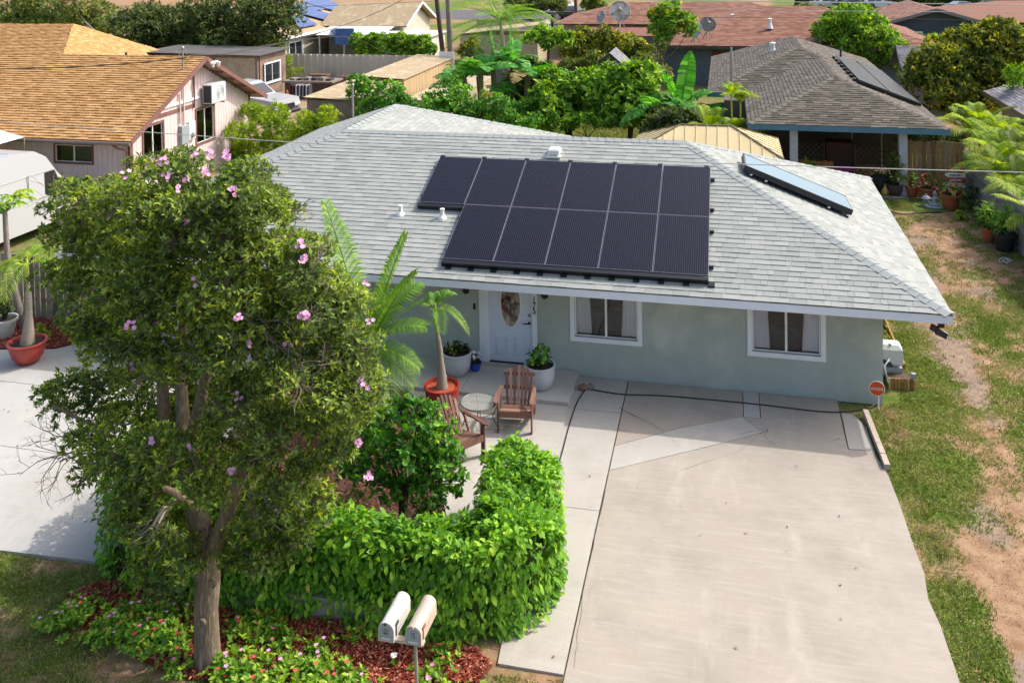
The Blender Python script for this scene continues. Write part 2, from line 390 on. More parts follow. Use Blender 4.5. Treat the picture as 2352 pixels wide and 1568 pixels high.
# ================================================================== materials of the house
M('stucco', '#aeb5ae', '#a1aaa4', scale=1.1, rough=.92, bump=.5, bscale=110, c3='#babfb6', detail=10)
M('white_trim', '#dfe2e6', '#d6dade', scale=3, rough=.55)
M('white_paint', '#e4e4e2', '#d8d8d4', scale=2, rough=.5)
M('fascia_paint', '#dde3ee', '#d3dae6', scale=2, rough=.5)
M('black_metal', '#15151a', '#1d1d22', rough=.45)
M('drip_edge', '#26282c', rough=.5)
M('door_paint', '#ccd6e4', '#c6d0df', scale=1.5, rough=.4)
M('room', '#6b665e', '#57534c', scale=.8, rough=.9)
M('curtain', '#f0f0f4', '#e4e5ee', scale=2, rough=.9)
M('steel', '#8a8d90', '#74777a', rough=.35, metal=.9)
M('mat_black', '#0c1020', rough=.9)
Mglass('window_glass')
SH = [(0, '#888d89'), (.3, '#8f938f'), (.65, '#949793'), (1, '#9b9d99')]
MR('shingle_grey', SH, rough=.95, grain=.07, gscale=45); MR('shingle_grey_one', SH, rough=.95, per='object', grain=.07, gscale=45)
M('cap_grey', '#929896', '#8a908e', scale=5, rough=.95, bump=.3)
M('deck_dark', '#55585a', rough=.95)

# ================================================================== the house
EX0, EX1, EY0, EY1, ZE, PT = -17.2, .995, -.82, 8.70, 2.13, .3908
house = thing('house', 'single-storey grey-green stucco house with pale grey hip roof and solar panels', 'house', (-8, 4, 0))
f1, h1 = hip(EX0, EX1, EY0, EY1, ZE, PT)
f2, h2 = hip(-17.15, -8.0, -.7, 12.7, ZE, PT)
roof = deck(f1).build('roof', 'deck_dark', house)
deck(f2).build('rear_wing_deck', 'deck_dark', roof)
f2v = [f2[1], f2[3], f2[2]]
shingle_face([f1[0], f1[1], f1[3], f1[2]]+f2v, .143, (.22, .3, .34, .26, .12, .3), roof, MATS['shingle_grey'], MATS['shingle_grey_one'], singles=300, pick=lambda x, y: x > 900, thick=.014, gap=.004)
fn = [e.cross(s).normalized() for _, e, s in f1]; gn = [e.cross(s).normalized() for _, e, s in f2]
cap_line(h1[0][0], h1[0][1], fn[0], fn[1], roof, MATS['cap_grey'])
cap_line(h1[1][0], h1[1][1], fn[0], fn[3], roof, MATS['cap_grey'])
cap_line(h1[2][0], h1[2][1], fn[1], fn[2], roof, MATS['cap_grey'], step=.3)
cap_line(h1[4][0], h1[4][1], fn[0], fn[2], roof, MATS['cap_grey'])
cap_line(h2[2][0], h2[2][1], gn[1], gn[2], roof, MATS['cap_grey'], step=.3)
cap_line(h2[4][0]+Vector((0, .2, 0)), h2[4][1], gn[1], gn[3], roof, MATS['cap_grey'], step=.3)
# fascia: one board a side, the drip edge above it
for nm, (x0, x1, y0, y1) in {'fascia': (EX0, EX1, EY0-.03, EY0), 'fascia.001': (EX1, EX1+.03, EY0-.03, EY1), 'fascia.002': (EX0-.03, EX0, EY0-.03, 12.7), 'fascia.003': (-8.0, EX1, EY1, EY1+.03)}.items():
    B().box(x0, x1, y0, y1, ZE-.17, ZE-.022).build('fascia', 'fascia_paint', roof)
    B().box(x0-.006, x1+.006, y0-.006, y1+.006, ZE-.0215, ZE-.006).build('drip_edge', 'drip_edge', roof)
# soffit boards under the slope are the deck's white underside
so = B()
for fs_ in (f1, f2):
    for poly, e, s in fs_: so.poly([p_-Vector((0, 0, .085)) for p_ in poly][::-1])
so.build('soffit', 'white_paint', roof)
# walls with openings
DX, WX1, WX2, WZ, WW = -7.608, -5.912, -2.455, .735, 1.4407
DW = .914; WZ1 = 1.93
holes = [(DX, DX+DW, .13, 2.16)]+[(w+.09, w+WW-.09, WZ+.09, WZ1-.09) for w in (WX1, WX2)]+[(-12.6, -11.2, .9, 1.9)]
wb = B(); wallgrid(wb, 'y', 0., -16.4, 0., 0, 2.36, holes)
wallgrid(wb, 'x', 0., 0, 7.9, 0, 2.36, [(2.2, 3.4, .95, 1.9), (5, 6.2, .95, 1.9)])
wallgrid(wb, 'x', -16.4, 0, 11.9, 0, 2.36, []); wallgrid(wb, 'y', 7.9, -8.8, 0, 0, 2.36, []); wallgrid(wb, 'y', 11.9, -16.4, -8.8, 0, 2.36, []); wallgrid(wb, 'x', -8.8, 7.9, 11.9, 0, 2.36, [])
wall = wb.build('wall', 'stucco', house)
def window(parent, x0, x1, z0, z1, y=0., hang=True, tr=.09, trim='white_trim', bars=1, room=True, ax='y', out=-1, handle=True):
    """slider window in a wall at y (facing -y) or at x (ax='x', facing out): trim, sash, panes, room, curtains"""
    def T(b):
        sh = 0 if room else -.062
        if ax == 'x': b.v = [(y-out*(vy+sh), vx, vz) for vx, vy, vz in b.v]
        else: b.v = [(vx, y+vy+sh, vz) for vx, vy, vz in b.v]
        return b
    # local: wall at y=0, outside is negative y
    g = tr
    fr = B().box(x0, x1, -.03, .0, z0, z0+g).box(x0, x1, -.03, .0, z1-g, z1).box(x0, x0+g, -.028, .0, z0+g, z1-g).box(x1-g, x1, -.028, .0, z0+g, z1-g)
    win = T(fr).build('window', trim, parent)
    X0, X1, Z0, Z1 = x0+g, x1-g, z0+g, z1-g; q = .03
    sf = B().box(X0, X1, .02, .06, Z0, Z0+q).box(X0, X1, .02, .06, Z1-q, Z1).box(X0, X0+q, .02, .06, Z0+q, Z1-q).box(X1-q, X1, .02, .06, Z0+q, Z1-q)
    xm = (X0+X1)/2; sf.box(xm-.022, xm+.022, .015, .055, Z0+q, Z1-q); T(sf).build('sash', 'white_paint', win)
    T(B().box(X0, X1, .0, .02, Z0, Z0+.012)).build('sill_track', 'steel', win)
    for (a, c) in ((X0+q, xm-.022), (xm+.022, X1-q)): T(B().add([(a, .04, Z0+q), (c, .04, Z0+q), (c, .04, Z1-q), (a, .04, Z1-q)], [(0, 1, 2, 3)])).build('pane', 'window_glass' if room else M('far_glass', '#20262c', '#2c333a', scale=2, rough=.08, spec=.8), win)
    if handle: T(B().box(xm-.01, xm+.012, -.0, .015, Z0+(Z1-Z0)*.42, Z0+(Z1-Z0)*.52)).build('latch', 'white_paint', win)
    if room:
        bx = B().box(X0-.3, X1+.3, .2, 2.6, max(0.02, Z0-.6), Z1+.15); bx.f = [f for f in bx.f if f != (0, 1, 5, 4)]; bx.f = [f[::-1] for f in bx.f]
        T(bx).build('room_interior', 'room', win)
        T(B().bbox(X0-.1, xm+.3, .9, 1.7, max(0.03, Z0-.6), Z0+.12, .06)).build('furniture', M('furn', '#8a857e', '#6e6962', scale=3), win)
    if hang:
        for sgn, xe in ((1, X0+.02), (-1, X1-.02)):
            cb = B(); n = 9
            for i in range(n+1):
                u = xe+sgn*(.012+.028*i); yy = .085+.014*(i % 2); cb.v += [(u+sgn*.0, yy, Z1), (u*1.0+sgn*.05*(1 if i > n-4 else .5)*(i/n), yy, Z0+.04)]
            cb.f = [(2*i, 2*i+1, 2*i+3, 2*i+2) for i in range(n)]; T(cb).build('curtain', 'curtain', win)
    return win
window(house, WX1, WX1+WW, WZ, WZ1); window(house, WX2, WX2+WW, WZ, WZ1); window(house, -12.69, -11.11, .81, 1.99)
window(house, 2.11, 3.49, .86, 1.99, y=0., ax='x', out=1, hang=False); window(house, 4.91, 6.29, .86, 1.99, y=0., ax='x', out=1, hang=False)
# door
dr = B().box(DX, DX+DW, .03, .075, .17, 2.15).build('door', 'door_paint', house)
ov = B(); n = 28; ocx, ocz = DX+DW*.5, 1.38
ring = lambda rx, rz, y: [(ocx+rx*math.cos(2*math.pi*i/n), y, ocz+rz*math.sin(2*math.pi*i/n)) for i in range(n)]
ov.add(ring(.24, .53, .028)+ring(.225, .51, .012)+ring(.205, .485, .012)+ring(.2, .48, .026), [(k*n+i, k*n+(i+1) % n, (k+1)*n+(i+1) % n, (k+1)*n+i) for k in range(3) for i in range(n)]); ov.build('oval_frame', 'white_paint', dr)
m_, n_, l_, b_, o_ = newmat('oval_glass'); b_.inputs['Roughness'].default_value = .12; b_.inputs['Specular IOR Level'].default_value = .8
tc = n_.new('ShaderNodeTexCoord'); vo = n_.new('ShaderNodeTexVoronoi'); vo.inputs['Scale'].default_value = 9; l_.new(tc.outputs['Object'], vo.inputs['Vector']); rp = ramp(n_, [(0, '#1c1c1c'), (.25, '#5b4a44'), (.5, '#8b857a'), (1, '#a9a294')]); l_.new(vo.outputs['Color'], rp.inputs[0]); l_.new(rp.outputs[0], b_.inputs['Base Color'])
B().add(ring(.203, .483, .022), [tuple(range(n))]).build('oval_pane', 'oval_glass', dr)
ol = B()
for a in range(0, 360, 45): ol.bar((ocx, .019, ocz), (ocx+.2*math.cos(R(a)), .019, ocz+.48*math.sin(R(a))), .008, .006)
ol.tube([(ocx+.1*math.cos(R(a)), .019, ocz+.26*math.sin(R(a))) for a in range(0, 361, 20)], .005, 5); ol.build('leading', 'black_metal', dr)
for (xa, xb) in ((DX+.13, DX+.39), (DX+.52, DX+.78)):
    pn = B()
    for (q0, q1, y) in ((0, .012, .028), (.03, .042, .024)): pn.box(xa+q0, xb-q0, y-.006, .03, .3+q0, .312+q0).box(xa+q0, xb-q0, y-.006, .03, .68-q0, .692-q0).box(xa+q0, xa+q0+.012, y-.006, .03, .312+q0, .68-q0).box(xb-q0-.012, xb-q0, y-.006, .03, .312+q0, .68-q0)
    pn.build('door_panel', 'door_paint', dr)
hd = B().tube([(DX+DW-.07, .03, 1.0), (DX+DW-.07, -.02, 1.0), (DX+DW-.19, -.025, 1.0)], .012, 8); hd.lathe([(.03, 0), (.03, .01)], 14, (0, 0, 0)); hd.v[-28:] = [(DX+DW-.07+a, .03-c, 1.0+b_2) for a, b_2, c in hd.v[-28:]]; hd.build('door_handle', 'black_metal', dr)
db = B().lathe([(.028, 0), (.028, .016), (.02, .02)], 14); db.v = [(DX+DW-.07+a, .03-c, 1.16+b2) for a, b2, c in db.v]; db.build('deadbolt', 'steel', dr)
tr = B().box(DX-.11, DX, -.03, .03, .13, 2.25).box(DX+DW, DX+DW+.1, -.03, .03, .13, 2.25).box(DX-.11, DX+DW+.1, -.03, .03, 2.16, 2.26).build('door_frame', 'white_trim', house)
B().box(DX-.2, DX-.112, -.015, .0, .13, 2.25).build('door_casing', 'white_trim', tr)
B().box(DX, DX+DW, -.02, .05, .13, .17).build('threshold', 'mat_black', house)
B().box(DX-.13, DX+DW+.12, -.16, -.031, .132, .16).build('door_step', M('step_conc', '#a8a39b', '#999389'), house)
for ch, z in [(ch_, PY(1222, y_, 0).z) for ch_, y_ in (('1', 687), ('7', 700), ('5', 713))]:
    me = textmesh(ch, .17, .006, MATS['black_metal']); o = link('house_number_digit', me, tr); me.transform(Matrix.Translation((DX+DW+.05, -.037, z)) @ Matrix.Rotation(R(90), 4, 'X')); me.transform(rootinv(o)); o['label'] = 'black number '+ch
# wall lamps, doorbell
for (px, py) in ((1070, 674), (1251, 686)):
    p = PY(px, py, -.12); t = B(); c = (p.x, -.12, p.z)
    for z0, z1, r0, r1 in ((-.0, .03, .035, .07), (.03, .2, .07, .085), (.2, .27, .1, .03)): t.lathe([(r0, z0), (r1, z1)], 6, c)
    lam = t.build('wall_lamp', 'black_metal', house); B().box(p.x-.03, p.x+.03, -.1, -.001, p.z+.1, p.z+.25).build('bracket', 'black_metal', lam)
p = PY(1090, 703, 0); B().box(p.x-.022, p.x+.022, -.025, -.001, p.z-.06, p.z+.06).build('doorbell', 'black_metal', house)
# floodlight camera under the right-hand eave corner
fl = B(); c = Vector((.86, -.7, 1.9)); fl.obox(c, (1, 0, 0), (0, 1, 0), (0, 0, 1), .05, .05, .06); fl.bar(c, c+Vector((-.1, -.05, -.1)), .03, .03)
for dx, dz in ((-.14, -.06), (-.05, -.13), (.04, -.17)): fl.obox(c+Vector((dx, -.06, dz)), (1, 0, -.5), (0, 1, .3), (.5, .3, 1), .05, .018, .05)
fl.build('flood_light', 'black_metal', house)
# pipe vents and box vent
def roofpt(x, y): return Vector((x, y, ZE+PT*(y-EY0)))
def on_front(px, py, off=0.):
    d = ray(px, py); # plane z = ZE + PT*(y-EY0)+off
    t = (ZE+off+PT*(CAM[1]-EY0)-CAM[2])/(d[2]-PT*d[1]); return Vector(CAM+d*t)
for px, py in ((920, 492), (1016, 500)):
    q = on_front(px, py); b = B().lathe([(.12, -.06), (.11, .0), (.06, .05), (.045, .06), (.045, .17), (.052, .17), (.052, .2), (.0001, .21)], 16, q); b.build('pipe_vent', 'white_paint', roof, smooth=True)
q = on_front(1273, 358); B().bbox(q.x-.14, q.x+.14, q.y-.14, q.y+.2, q.z+.02, q.z+.19, .04).build('box_vent', 'white_paint', roof)
B().box(q.x-.17, q.x+.17, q.y-.17, q.y+.23, q.z-.02, q.z+.02).build('vent_flashing', 'white_paint', roof)

# ================================================================== solar panels
def stripes(name, c1, c2, per, axis, th, rough=.25, cell=None, spec=.5, linec=None):
    m, n, l, b, o = newmat(name); b.inputs['Roughness'].default_value = rough; b.inputs['Specular IOR Level'].default_value = spec
    tc = n.new('ShaderNodeTexCoord'); sp = n.new('ShaderNodeSeparateXYZ'); l.new(tc.outputs['Object'], sp.inputs[0])
    def line(ax, per, th):
        a = n.new('ShaderNodeMath'); a.operation = 'DIVIDE'; l.new(sp.outputs[ax], a.inputs[0]); a.inputs[1].default_value = per
        f = n.new('ShaderNodeMath'); f.operation = 'FRACT'; l.new(a.outputs[0], f.inputs[0]); g = n.new('ShaderNodeMath'); g.operation = 'LESS_THAN'; l.new(f.outputs[0], g.inputs[0]); g.inputs[1].default_value = th; return g.outputs[0]
    mx = n.new('ShaderNodeMix'); mx.data_type = 'RGBA'; l.new(line(axis, per, th), mx.inputs[0]); mx.inputs[6].default_value = lin(c1); mx.inputs[7].default_value = lin(c2); col = mx.outputs[2]
    if cell:
        for ax, pr, t2 in cell:
            m2 = n.new('ShaderNodeMix'); m2.data_type = 'RGBA'; l.new(line(ax, pr, t2), m2.inputs[0]); l.new(col, m2.inputs[6]); m2.inputs[7].default_value = lin(linec or c2); col = m2.outputs[2]
    l.new(col, b.inputs['Base Color']); return m
stripes('pv_cells', '#0b0c18', '#2e2d3a', .0415, 0, .26, .2, spec=.3, cell=[(1, .29, .02)], linec='#23242e')
M('pv_frame', '#101014', rough=.4); M('pv_edge', '#74747e', rough=.45)
sl = Vector((0, 1, PT)).normalized(); nr = Vector((0, -PT, 1)).normalized(); ex = Vector((1, 0, 0)); cs = sl.y
RXP, PYB = -3.1567, -.4459; PWD, PHT = 1.055, 1.755
pv0 = None
arr = thing('solar_array', 'array of eleven black solar panels on the front slope of the grey roof', 'solar array', (-6, 1, 3))
ARI = Matrix.Translation((6, -1, -3))
def pvmesh():
    b = B().box(0, PWD-.012, 0, PHT-.015, -.035, .0); fr = b
    g = B().poly([(.01, .01, .003), (PWD-.022, .01, .003), (PWD-.022, PHT-.025, .003), (.01, PHT-.025, .003)])
    return fr, g
for row in (0, 1):
    for i in range(6 if row else 5):
        x = RXP-(6-i if row else 5-i)*PWD; y0 = PYB+row*PHT*cs; base = Vector((x, y0, ZE+PT*(y0-EY0)+.12))
        mb = ARI @ Matrix(((1, 0, 0, base.x), (0, sl.y, nr.y, base.y), (0, sl.z, nr.z, base.z), (0, 0, 0, 1)))
        if pv0 is None:
            fr, g = pvmesh(); fo = fr.build('solar_panel', 'pv_edge', None); go = g.build('glass', 'pv_cells', None); pv0 = (fo.data, go.data)
        else: fo = bpy.data.objects.new('solar_panel', pv0[0]); go = bpy.data.objects.new('glass', pv0[1]); COL.objects.link(fo); COL.objects.link(go)
        fo.parent = arr; fo.matrix_basis = mb; go.parent = fo
def slopept(x, d, off): y = PYB+d*cs; return Vector((x, y, ZE+PT*(y-EY0)))+nr*off
rk = arr
xl5, xl6 = RXP-5*PWD, RXP-6*PWD
for (xa, d) in ((xl5, .35), (xl5, 1.4), (xl6, .35+PHT), (xl6, 1.4+PHT)): B().bar(slopept(xa-.05, d, .05), slopept(RXP+.08, d, .05), .04, .06, nr).build('rail', 'pv_frame', rk)
B().bar(slopept(xl5, -.05, .07), slopept(RXP-.01, -.05, .07), .09, .09, nr).build('skirt', 'pv_frame', rk); B().bar(slopept(xl6, PHT-.05, .07), slopept(xl5-.02, PHT-.05, .07), .08, .08, nr).build('skirt', 'pv_frame', rk)
for i in range(12):
    xx = xl5+.15+i*.47; B().obox(slopept(xx, -.1, .02), ex, sl, nr, .06, .06, .022).build('mount_foot', 'pv_frame', rk)
for i in range(7):
    xx = xl6+.05+i*1.03; B().obox(slopept(xx, 2*PHT+.05, .09), ex, sl, nr, .05, .035, .03).build('clamp', 'pv_frame', rk)
# ================================================================== solar water heater on the right-hand slope
def on_right(px, py, off):
    d = ray(px, py); t = (ZE+off+PT*(EX1-CAM[0])-CAM[2])/(d[2]+PT*d[0]); return Vector(CAM+d*t)
wh = thing('solar_water_heater', 'long flat solar water heater on the right roof slope, glass coloured as reflected sky', 'solar heater', tuple(on_right(1830, 440, 0)))
q = [on_right(1707, 350, .26), on_right(1944, 450.5, .24), on_right(1960, 484, .22), on_right(1711, 380, .24)]
# squared up: long side down the slope
a = (q[3]+q[0])/2; bb = (q[1]+q[2])/2; ax = (q[2]-q[3]).normalized(); rn = Vector((PT, 0, 1)).normalized(); ay = rn.cross(ax).normalized(); wd2 = ((q[0]-q[3]).dot(ay)+(q[1]-q[2]).dot(ay))/2; Lw = (q[2]-q[3]).length; cc = q[3]+ax*Lw/2+ay*wd2/2
M('heater_glass_sky_tint', '#6e8693', '#67808e', scale=1, rough=.3, spec=.4); M('heater_case', '#16181e', '#22252c', rough=.5)  # glass: pale blue base colour stands in for the bright sky it reflects
B().obox(cc-rn*.06, ax, ay, rn, Lw/2, abs(wd2)/2, .055).build('casing', 'heater_case', wh)
B().obox(cc, ax, ay, rn, Lw/2-.03, abs(wd2)/2-.03, .006).build('glass', 'heater_glass_sky_tint', wh)
for s_ in (-1, 1):
    B().bar(cc+ay*s_*(abs(wd2)/2-.01)-ax*Lw/2+rn*.002, cc+ay*s_*(abs(wd2)/2-.01)+ax*Lw/2+rn*.002, .025, .02, rn).build('edge_trim', M('alu_dark', '#3a3d42', rough=.4, metal=.6), wh)
for u in (-.42, -.28, .3, .47):
    c = cc+ax*Lw*u-ay*abs(wd2)*.46-rn*.14; B().obox(c, ax, ay, rn, .04, .02, .1).build('leg', 'heater_case', wh); B().lathe([(.03, -.012), (.03, .012)], 12, tuple(c-ay*.05)).build('fitting', 'white_paint', wh)
# ================================================================== ground, paving, lawn
def zpoly(pts, z): return [Vector((p[0], p[1], z)) for p in pts]
def vpoly(pts, z): return [P(x, y, z) for x, y in pts]
def ccw(pts):
    a = sum(pts[i][0]*pts[(i+1) % len(pts)][1]-pts[(i+1) % len(pts)][0]*pts[i][1] for i in range(len(pts)))
    return pts if a > 0 else pts[::-1]
def structure(b, name, mat, label=None, kind='structure'):
    o = b.build(name, mat); o['kind'] = kind
    if label: o['label'] = label
    return o
# concrete
def concrete(name, c1, c2, c3, speck=.63, stain='#b9ab9c'):
    """broom-finished concrete: cloudy tone, broad water and rust stains, faint sweep marks, small flecks"""
    m = M(name, c1, c2, scale=.9, rough=.93, bump=.2, bscale=90, detail=10, c3=c3, spots=(stain, 34, speck))
    n, l = m.node_tree.nodes, m.node_tree.links; b = [q for q in n if q.type == 'BSDF_PRINCIPLED'][0]; src = b.inputs['Base Color'].links[0].from_socket; tc = [q for q in n if q.type == 'TEX_COORD'][0]
    def layer(src, scale, lo, hi, colr, amt, st=None, det=8):
        v = tc.outputs['Object']
        if st: mp = n.new('ShaderNodeMapping'); mp.inputs['Scale'].default_value = st; l.new(v, mp.inputs[0]); v = mp.outputs[0]
        z = n.new('ShaderNodeTexNoise'); z.inputs['Scale'].default_value = scale; z.inputs['Detail'].default_value = det; z.inputs['Roughness'].default_value = .7; l.new(v, z.inputs['Vector'])
        r = ramp(n, [(lo, (0, 0, 0)), (hi, (amt, amt, amt))]); l.new(z.outputs[0], r.inputs[0]); x = n.new('ShaderNodeMix'); x.data_type = 'RGBA'; l.new(r.outputs[0], x.inputs[0]); l.new(src, x.inputs[6]); x.inputs[7].default_value = lin(colr); return x.outputs[2]
    src = layer(src, .45, .48, .72, '#86725f', .42); src = layer(src, 1.7, .52, .75, '#7d7870', .35); src = layer(src, 1.1, .55, .8, '#c4beb2', .5, (1.2, .35, 1)); src = layer(src, 3.0, .5, .8, '#b5afa4', .4, (.5, 5, 1), 4); src = layer(src, .8, .62, .7, '#9c7558', .16)
    l.new(src, b.inputs['Base Color']); return m
concrete('conc_drive', '#8d857a', '#9a9287', '#a69e93', .64, '#8d8479'); concrete('conc_old', '#8e8477', '#9a9084', '#a49a8e', .64, '#877b6e')
concrete('conc_walk', '#9f9b92', '#a7a39b', '#adaaa3', .64, '#928c83'); concrete('conc_left', '#a1a09b', '#a8a7a3', '#aeaeaa', .68, '#96958f')
concrete('conc_porch', '#a8a49c', '#b1ada6', '#b8b4ad', .68, '#9b958b')
M('soil', '#5a4334', '#7a5a45', scale=3, rough=1, bump=.6, bscale=30, c3='#8d6c52')
XJ = -4.757
RE = [P(1962, 952), P(1990, 985), P(2012, 1050), P(2040, 1095), P(2066, 1160), P(2100, 1262), P(2122, 1318), P(2132, 1380), P(2160, 1440), P(2180, 1500), P(2203, 1568), Vector((-.18, -8.2, 0)), Vector((-.1, -13, 0))]
ZD = .03
def drop(p, z): return Vector((p[0], p[1], z))
# driveway: separate pours with real joints between them
V2 = lambda x, y: (P(x, y, ZD).x, P(x, y, ZD).y)
t1, t2, t3, t4, t5, t6 = V2(1400, 1022), V2(1394, 1079), V2(1655, 1018), V2(1748, 993), V2(1705, 957), V2(1562, 982); g_ = .007
s0 = V2(1707, 930)[0]; s1 = V2(1745, 930)[0]; sy = t5[1]+.02
pours = [('conc_old', [(XJ+.015, -.03), (XJ+.015, t1[1]+g_), (t6[0], t6[1]+g_), (s0-g_, t5[1]+g_), (s0-g_, -.03)]),
         ('conc_walk', [(s0+g_, -.03), (s0+g_, sy), (s1-g_, sy), (s1-g_, -.03)]),
         ('conc_walk', [(XJ+.015, t1[1]-g_), (XJ+.015, t2[1]+g_), (t3[0], t3[1]+g_), (t4[0], t4[1]+g_), (t5[0], t5[1]-g_), (t6[0], t6[1]-g_)])]
edge = [(q.x, q.y) for q in RE if q.y < -1.0]
pours.append(('conc_drive', [(XJ+.015, t2[1]-g_), (t3[0], t3[1]-g_), (t4[0]+g_, t4[1]), (t5[0]+g_, t5[1]-g_), (s0+g_, sy-.012), (s1+g_, sy-.012), (s1+g_, -.03), (-.82, -.03), (-.83, -.5), (-.84, -1.76), (-.45, -1.73)]+[q for q in edge if q[1] < -1.75]+[(XJ+.015, -13)]))
pours.append(('conc_walk', [(-.8, -.5), (-.82, -1.73), (-.47, -1.7), (RE[2].x, RE[2].y), (RE[1].x, RE[1].y), (-.6, -.5)]))
dv = None
for i, (mt, poly) in enumerate(pours):
    b = B().slab(zpoly(ccw(poly), ZD-.004*(i == 4)), .12); dv = structure(b, 'driveway', mt, 'beige concrete driveway pour beside the house')
# cracks
M('crack', '#4a423b', '#5c534b', scale=20, rough=1)
def strip(pts, w, z, name, mat, jit=.0, seed=3, taper=True):
    rnd = random.Random(seed); V_ = []; q = []
    for i in range(len(pts)-1):
        for k in range(6): q.append(Vector(pts[i]).lerp(Vector(pts[i+1]), k/6)+Vector((rnd.uniform(-jit, jit), rnd.uniform(-jit, jit), 0)))
    q.append(Vector(pts[-1])); b = B(); n = len(q)
    for i, p in enumerate(q):
        d = (q[min(i+1, n-1)]-q[max(i-1, 0)]).normalized(); s = Vector((-d.y, d.x, 0)); ww = w*rnd.uniform(.5, 1.2)*((1-.7*i/n) if taper else 1); b.v += [(p.x+s.x*ww/2, p.y+s.y*ww/2, z), (p.x-s.x*ww/2, p.y-s.y*ww/2, z)]
    b.f = [(2*i, 2*i+1, 2*i+3, 2*i+2) for i in range(n-1)]
    return b
cr = [([P(1422, 940), P(1470, 965), P(1524, 992)], .022), ([P(1505, 985), P(1540, 1010), P(1570, 1035)], .008), ([P(1745, 1000), P(1765, 990), P(1755, 1005), P(1785, 1030)], .012),
      ([P(1930, 1010), P(1905, 1020)], .01), ([P(1700, 1000), P(1745, 992), P(1772, 985)], .009), ([P(1390, 1130), P(1345, 1330), P(1330, 1440), P(1318, 1540)], .012), ([P(1560, 1085), P(1700, 1040), P(1745, 1000)], .005)]
for i, (pts, w) in enumerate(cr): structure(strip(pts, w, ZD+.004, 'c', 'crack', .012, i), 'crack', 'crack', 'thin dark crack in the driveway')
# walkway slabs between the patio and the driveway
wl = [P(1328, 880, .03), P(1290, 1010, .03), P(1262, 1130, .03), P(1232, 1230, .03), P(1200, 1340, .03), P(1172, 1430, .03), P(1140, 1532, .03)]
def wleft(y):
    for a, b in zip(wl, wl[1:]):
        if b.y <= y <= a.y: t = (y-a.y)/(b.y-a.y); return a.x+(b.x-a.x)*t
    return wl[0].x if y > wl[0].y else wl[-1].x
ys = [-.03, -1.31, -4.3, -7.52]
for a, b_ in zip(ys, ys[1:]):
    L = [(wleft(a)-.25, a-.006), (XJ-.008, a-.006), (XJ-.008, b_+.006), (wleft(b_)-.25 if b_ > -7 else -5.57, b_+.006)]
    structure(B().slab(zpoly(ccw(L), ZD), .12), 'walkway', 'conc_walk', 'pale concrete walkway slab beside the driveway')
# porch, lower patio
PZ, LZ = .14, .075
px = [-16.3, -11.9, -9.55, -7.85, -5.74]
for i in range(4):
    x0, x1 = px[i]+.004, px[i+1]-.004; sk = .0
    structure(B().slab(ccw([(x0, -1.33, PZ), (x1, -1.33, PZ), (x1+(0 if i == 3 else .0), -.032, PZ), (x0, -.032, PZ)]), .2), 'porch', 'conc_porch', 'raised concrete porch slab along the front wall')
structure(B().slab(ccw([(-8.9, -1.34, LZ), (-5.75, -1.34, LZ), (-5.6, -3.81, LZ), (-5.6, -5.0, LZ), (-6.9, -5.2, LZ), (-7.3, -4.3, LZ), (-7.75, -3.4, LZ), (-8.05, -2.3, LZ)]), .15), 'patio', 'conc_walk', 'lower concrete patio inside the hedge')
# mulch inside the courtyard and along the street bed
MR('mulch_red', [(0, '#6a2e22'), (.35, '#944636'), (.7, '#ae5f48'), (1, '#c78e78')], rough=1, spec=.1); M('mulch_bed', '#4f261d', '#713829', scale=14, rough=1, bump=.8, bscale=40)
MR('mulch_brown', [(0, '#452a22'), (.4, '#6a4236'), (.8, '#855a4c'), (1, '#a07a6a')], rough=1, spec=.1); M('mulch_bed_brown', '#38211b', '#553229', scale=14, rough=1, bump=.8, bscale=40)
def inpoly(x, y, poly):
    c = np.zeros(len(x), bool); n = len(poly)
    for i in range(n):
        x0, y0 = poly[i][0], poly[i][1]; x1, y1 = poly[(i+1) % n][0], poly[(i+1) % n][1]
        if y0 == y1: continue
        k = ((y0 > y) != (y1 > y)) & (x < (x1-x0)*(y-y0)/(y1-y0)+x0); c ^= k
    return c
def scatter(poly, n):
    xs = [p[0] for p in poly]; ys_ = [p[1] for p in poly]; x = RNG.uniform(min(xs), max(xs), n*3); y = RNG.uniform(min(ys_), max(ys_), n*3); k = inpoly(x, y, poly); return x[k][:n], y[k][:n]
def chips(poly, n, z, mat, name, parent=None, ln=.05):
    x, y = scatter(poly, n); m = len(x); z0 = z+RNG.uniform(.0, .03, m)
    d = rdir(m); d[:, 2] *= .35; nn = rdir(m, 1.6)
    me = leafmesh(name, np.stack([x, y, z0], 1), d, nn, RNG.uniform(.5, 1.3, m)*ln, RNG.uniform(.25, .5, m)*ln, mat, fold=.05)
    o = link(name, me); o['kind'] = 'stuff'; return o
inner = [(-16.3, -1.34), (-8.9, -1.36), (-8.05, -2.3), (-7.75, -3.4), (-7.3, -4.3), (-6.9, -5.2), (-6.3, -5.3), (-6.2, -6.9), (-11.4, -6.9), (-11.4, -4.5), (-16.3, -4.5)]
inner = [(-8.9, -1.36), (-8.05, -2.3), (-7.75, -3.4), (-7.3, -4.3), (-6.9, -5.2), (-6.0, -5.3), (-6.0, -7.0), (-11.4, -7.0), (-11.4, -1.36)]
structure(B().slab(zpoly(ccw(inner), .06), .1), 'mulch_bed', 'mulch_bed_brown', 'brown mulch ground inside the hedge')
tag(chips(inner, 16000, .062, MATS['mulch_brown'], 'wood_chips'), 'brown shredded wood mulch inside the hedged courtyard', 'mulch')
street = [P(*q) for q in ((215, 1345), (150, 1375), (160, 1420), (250, 1470), (330, 1520), (420, 1560), (500, 1568), (700, 1570), (900, 1575), (1100, 1570), (1130, 1530), (1090, 1490), (1050, 1470), (850, 1425), (560, 1420), (330, 1330))]
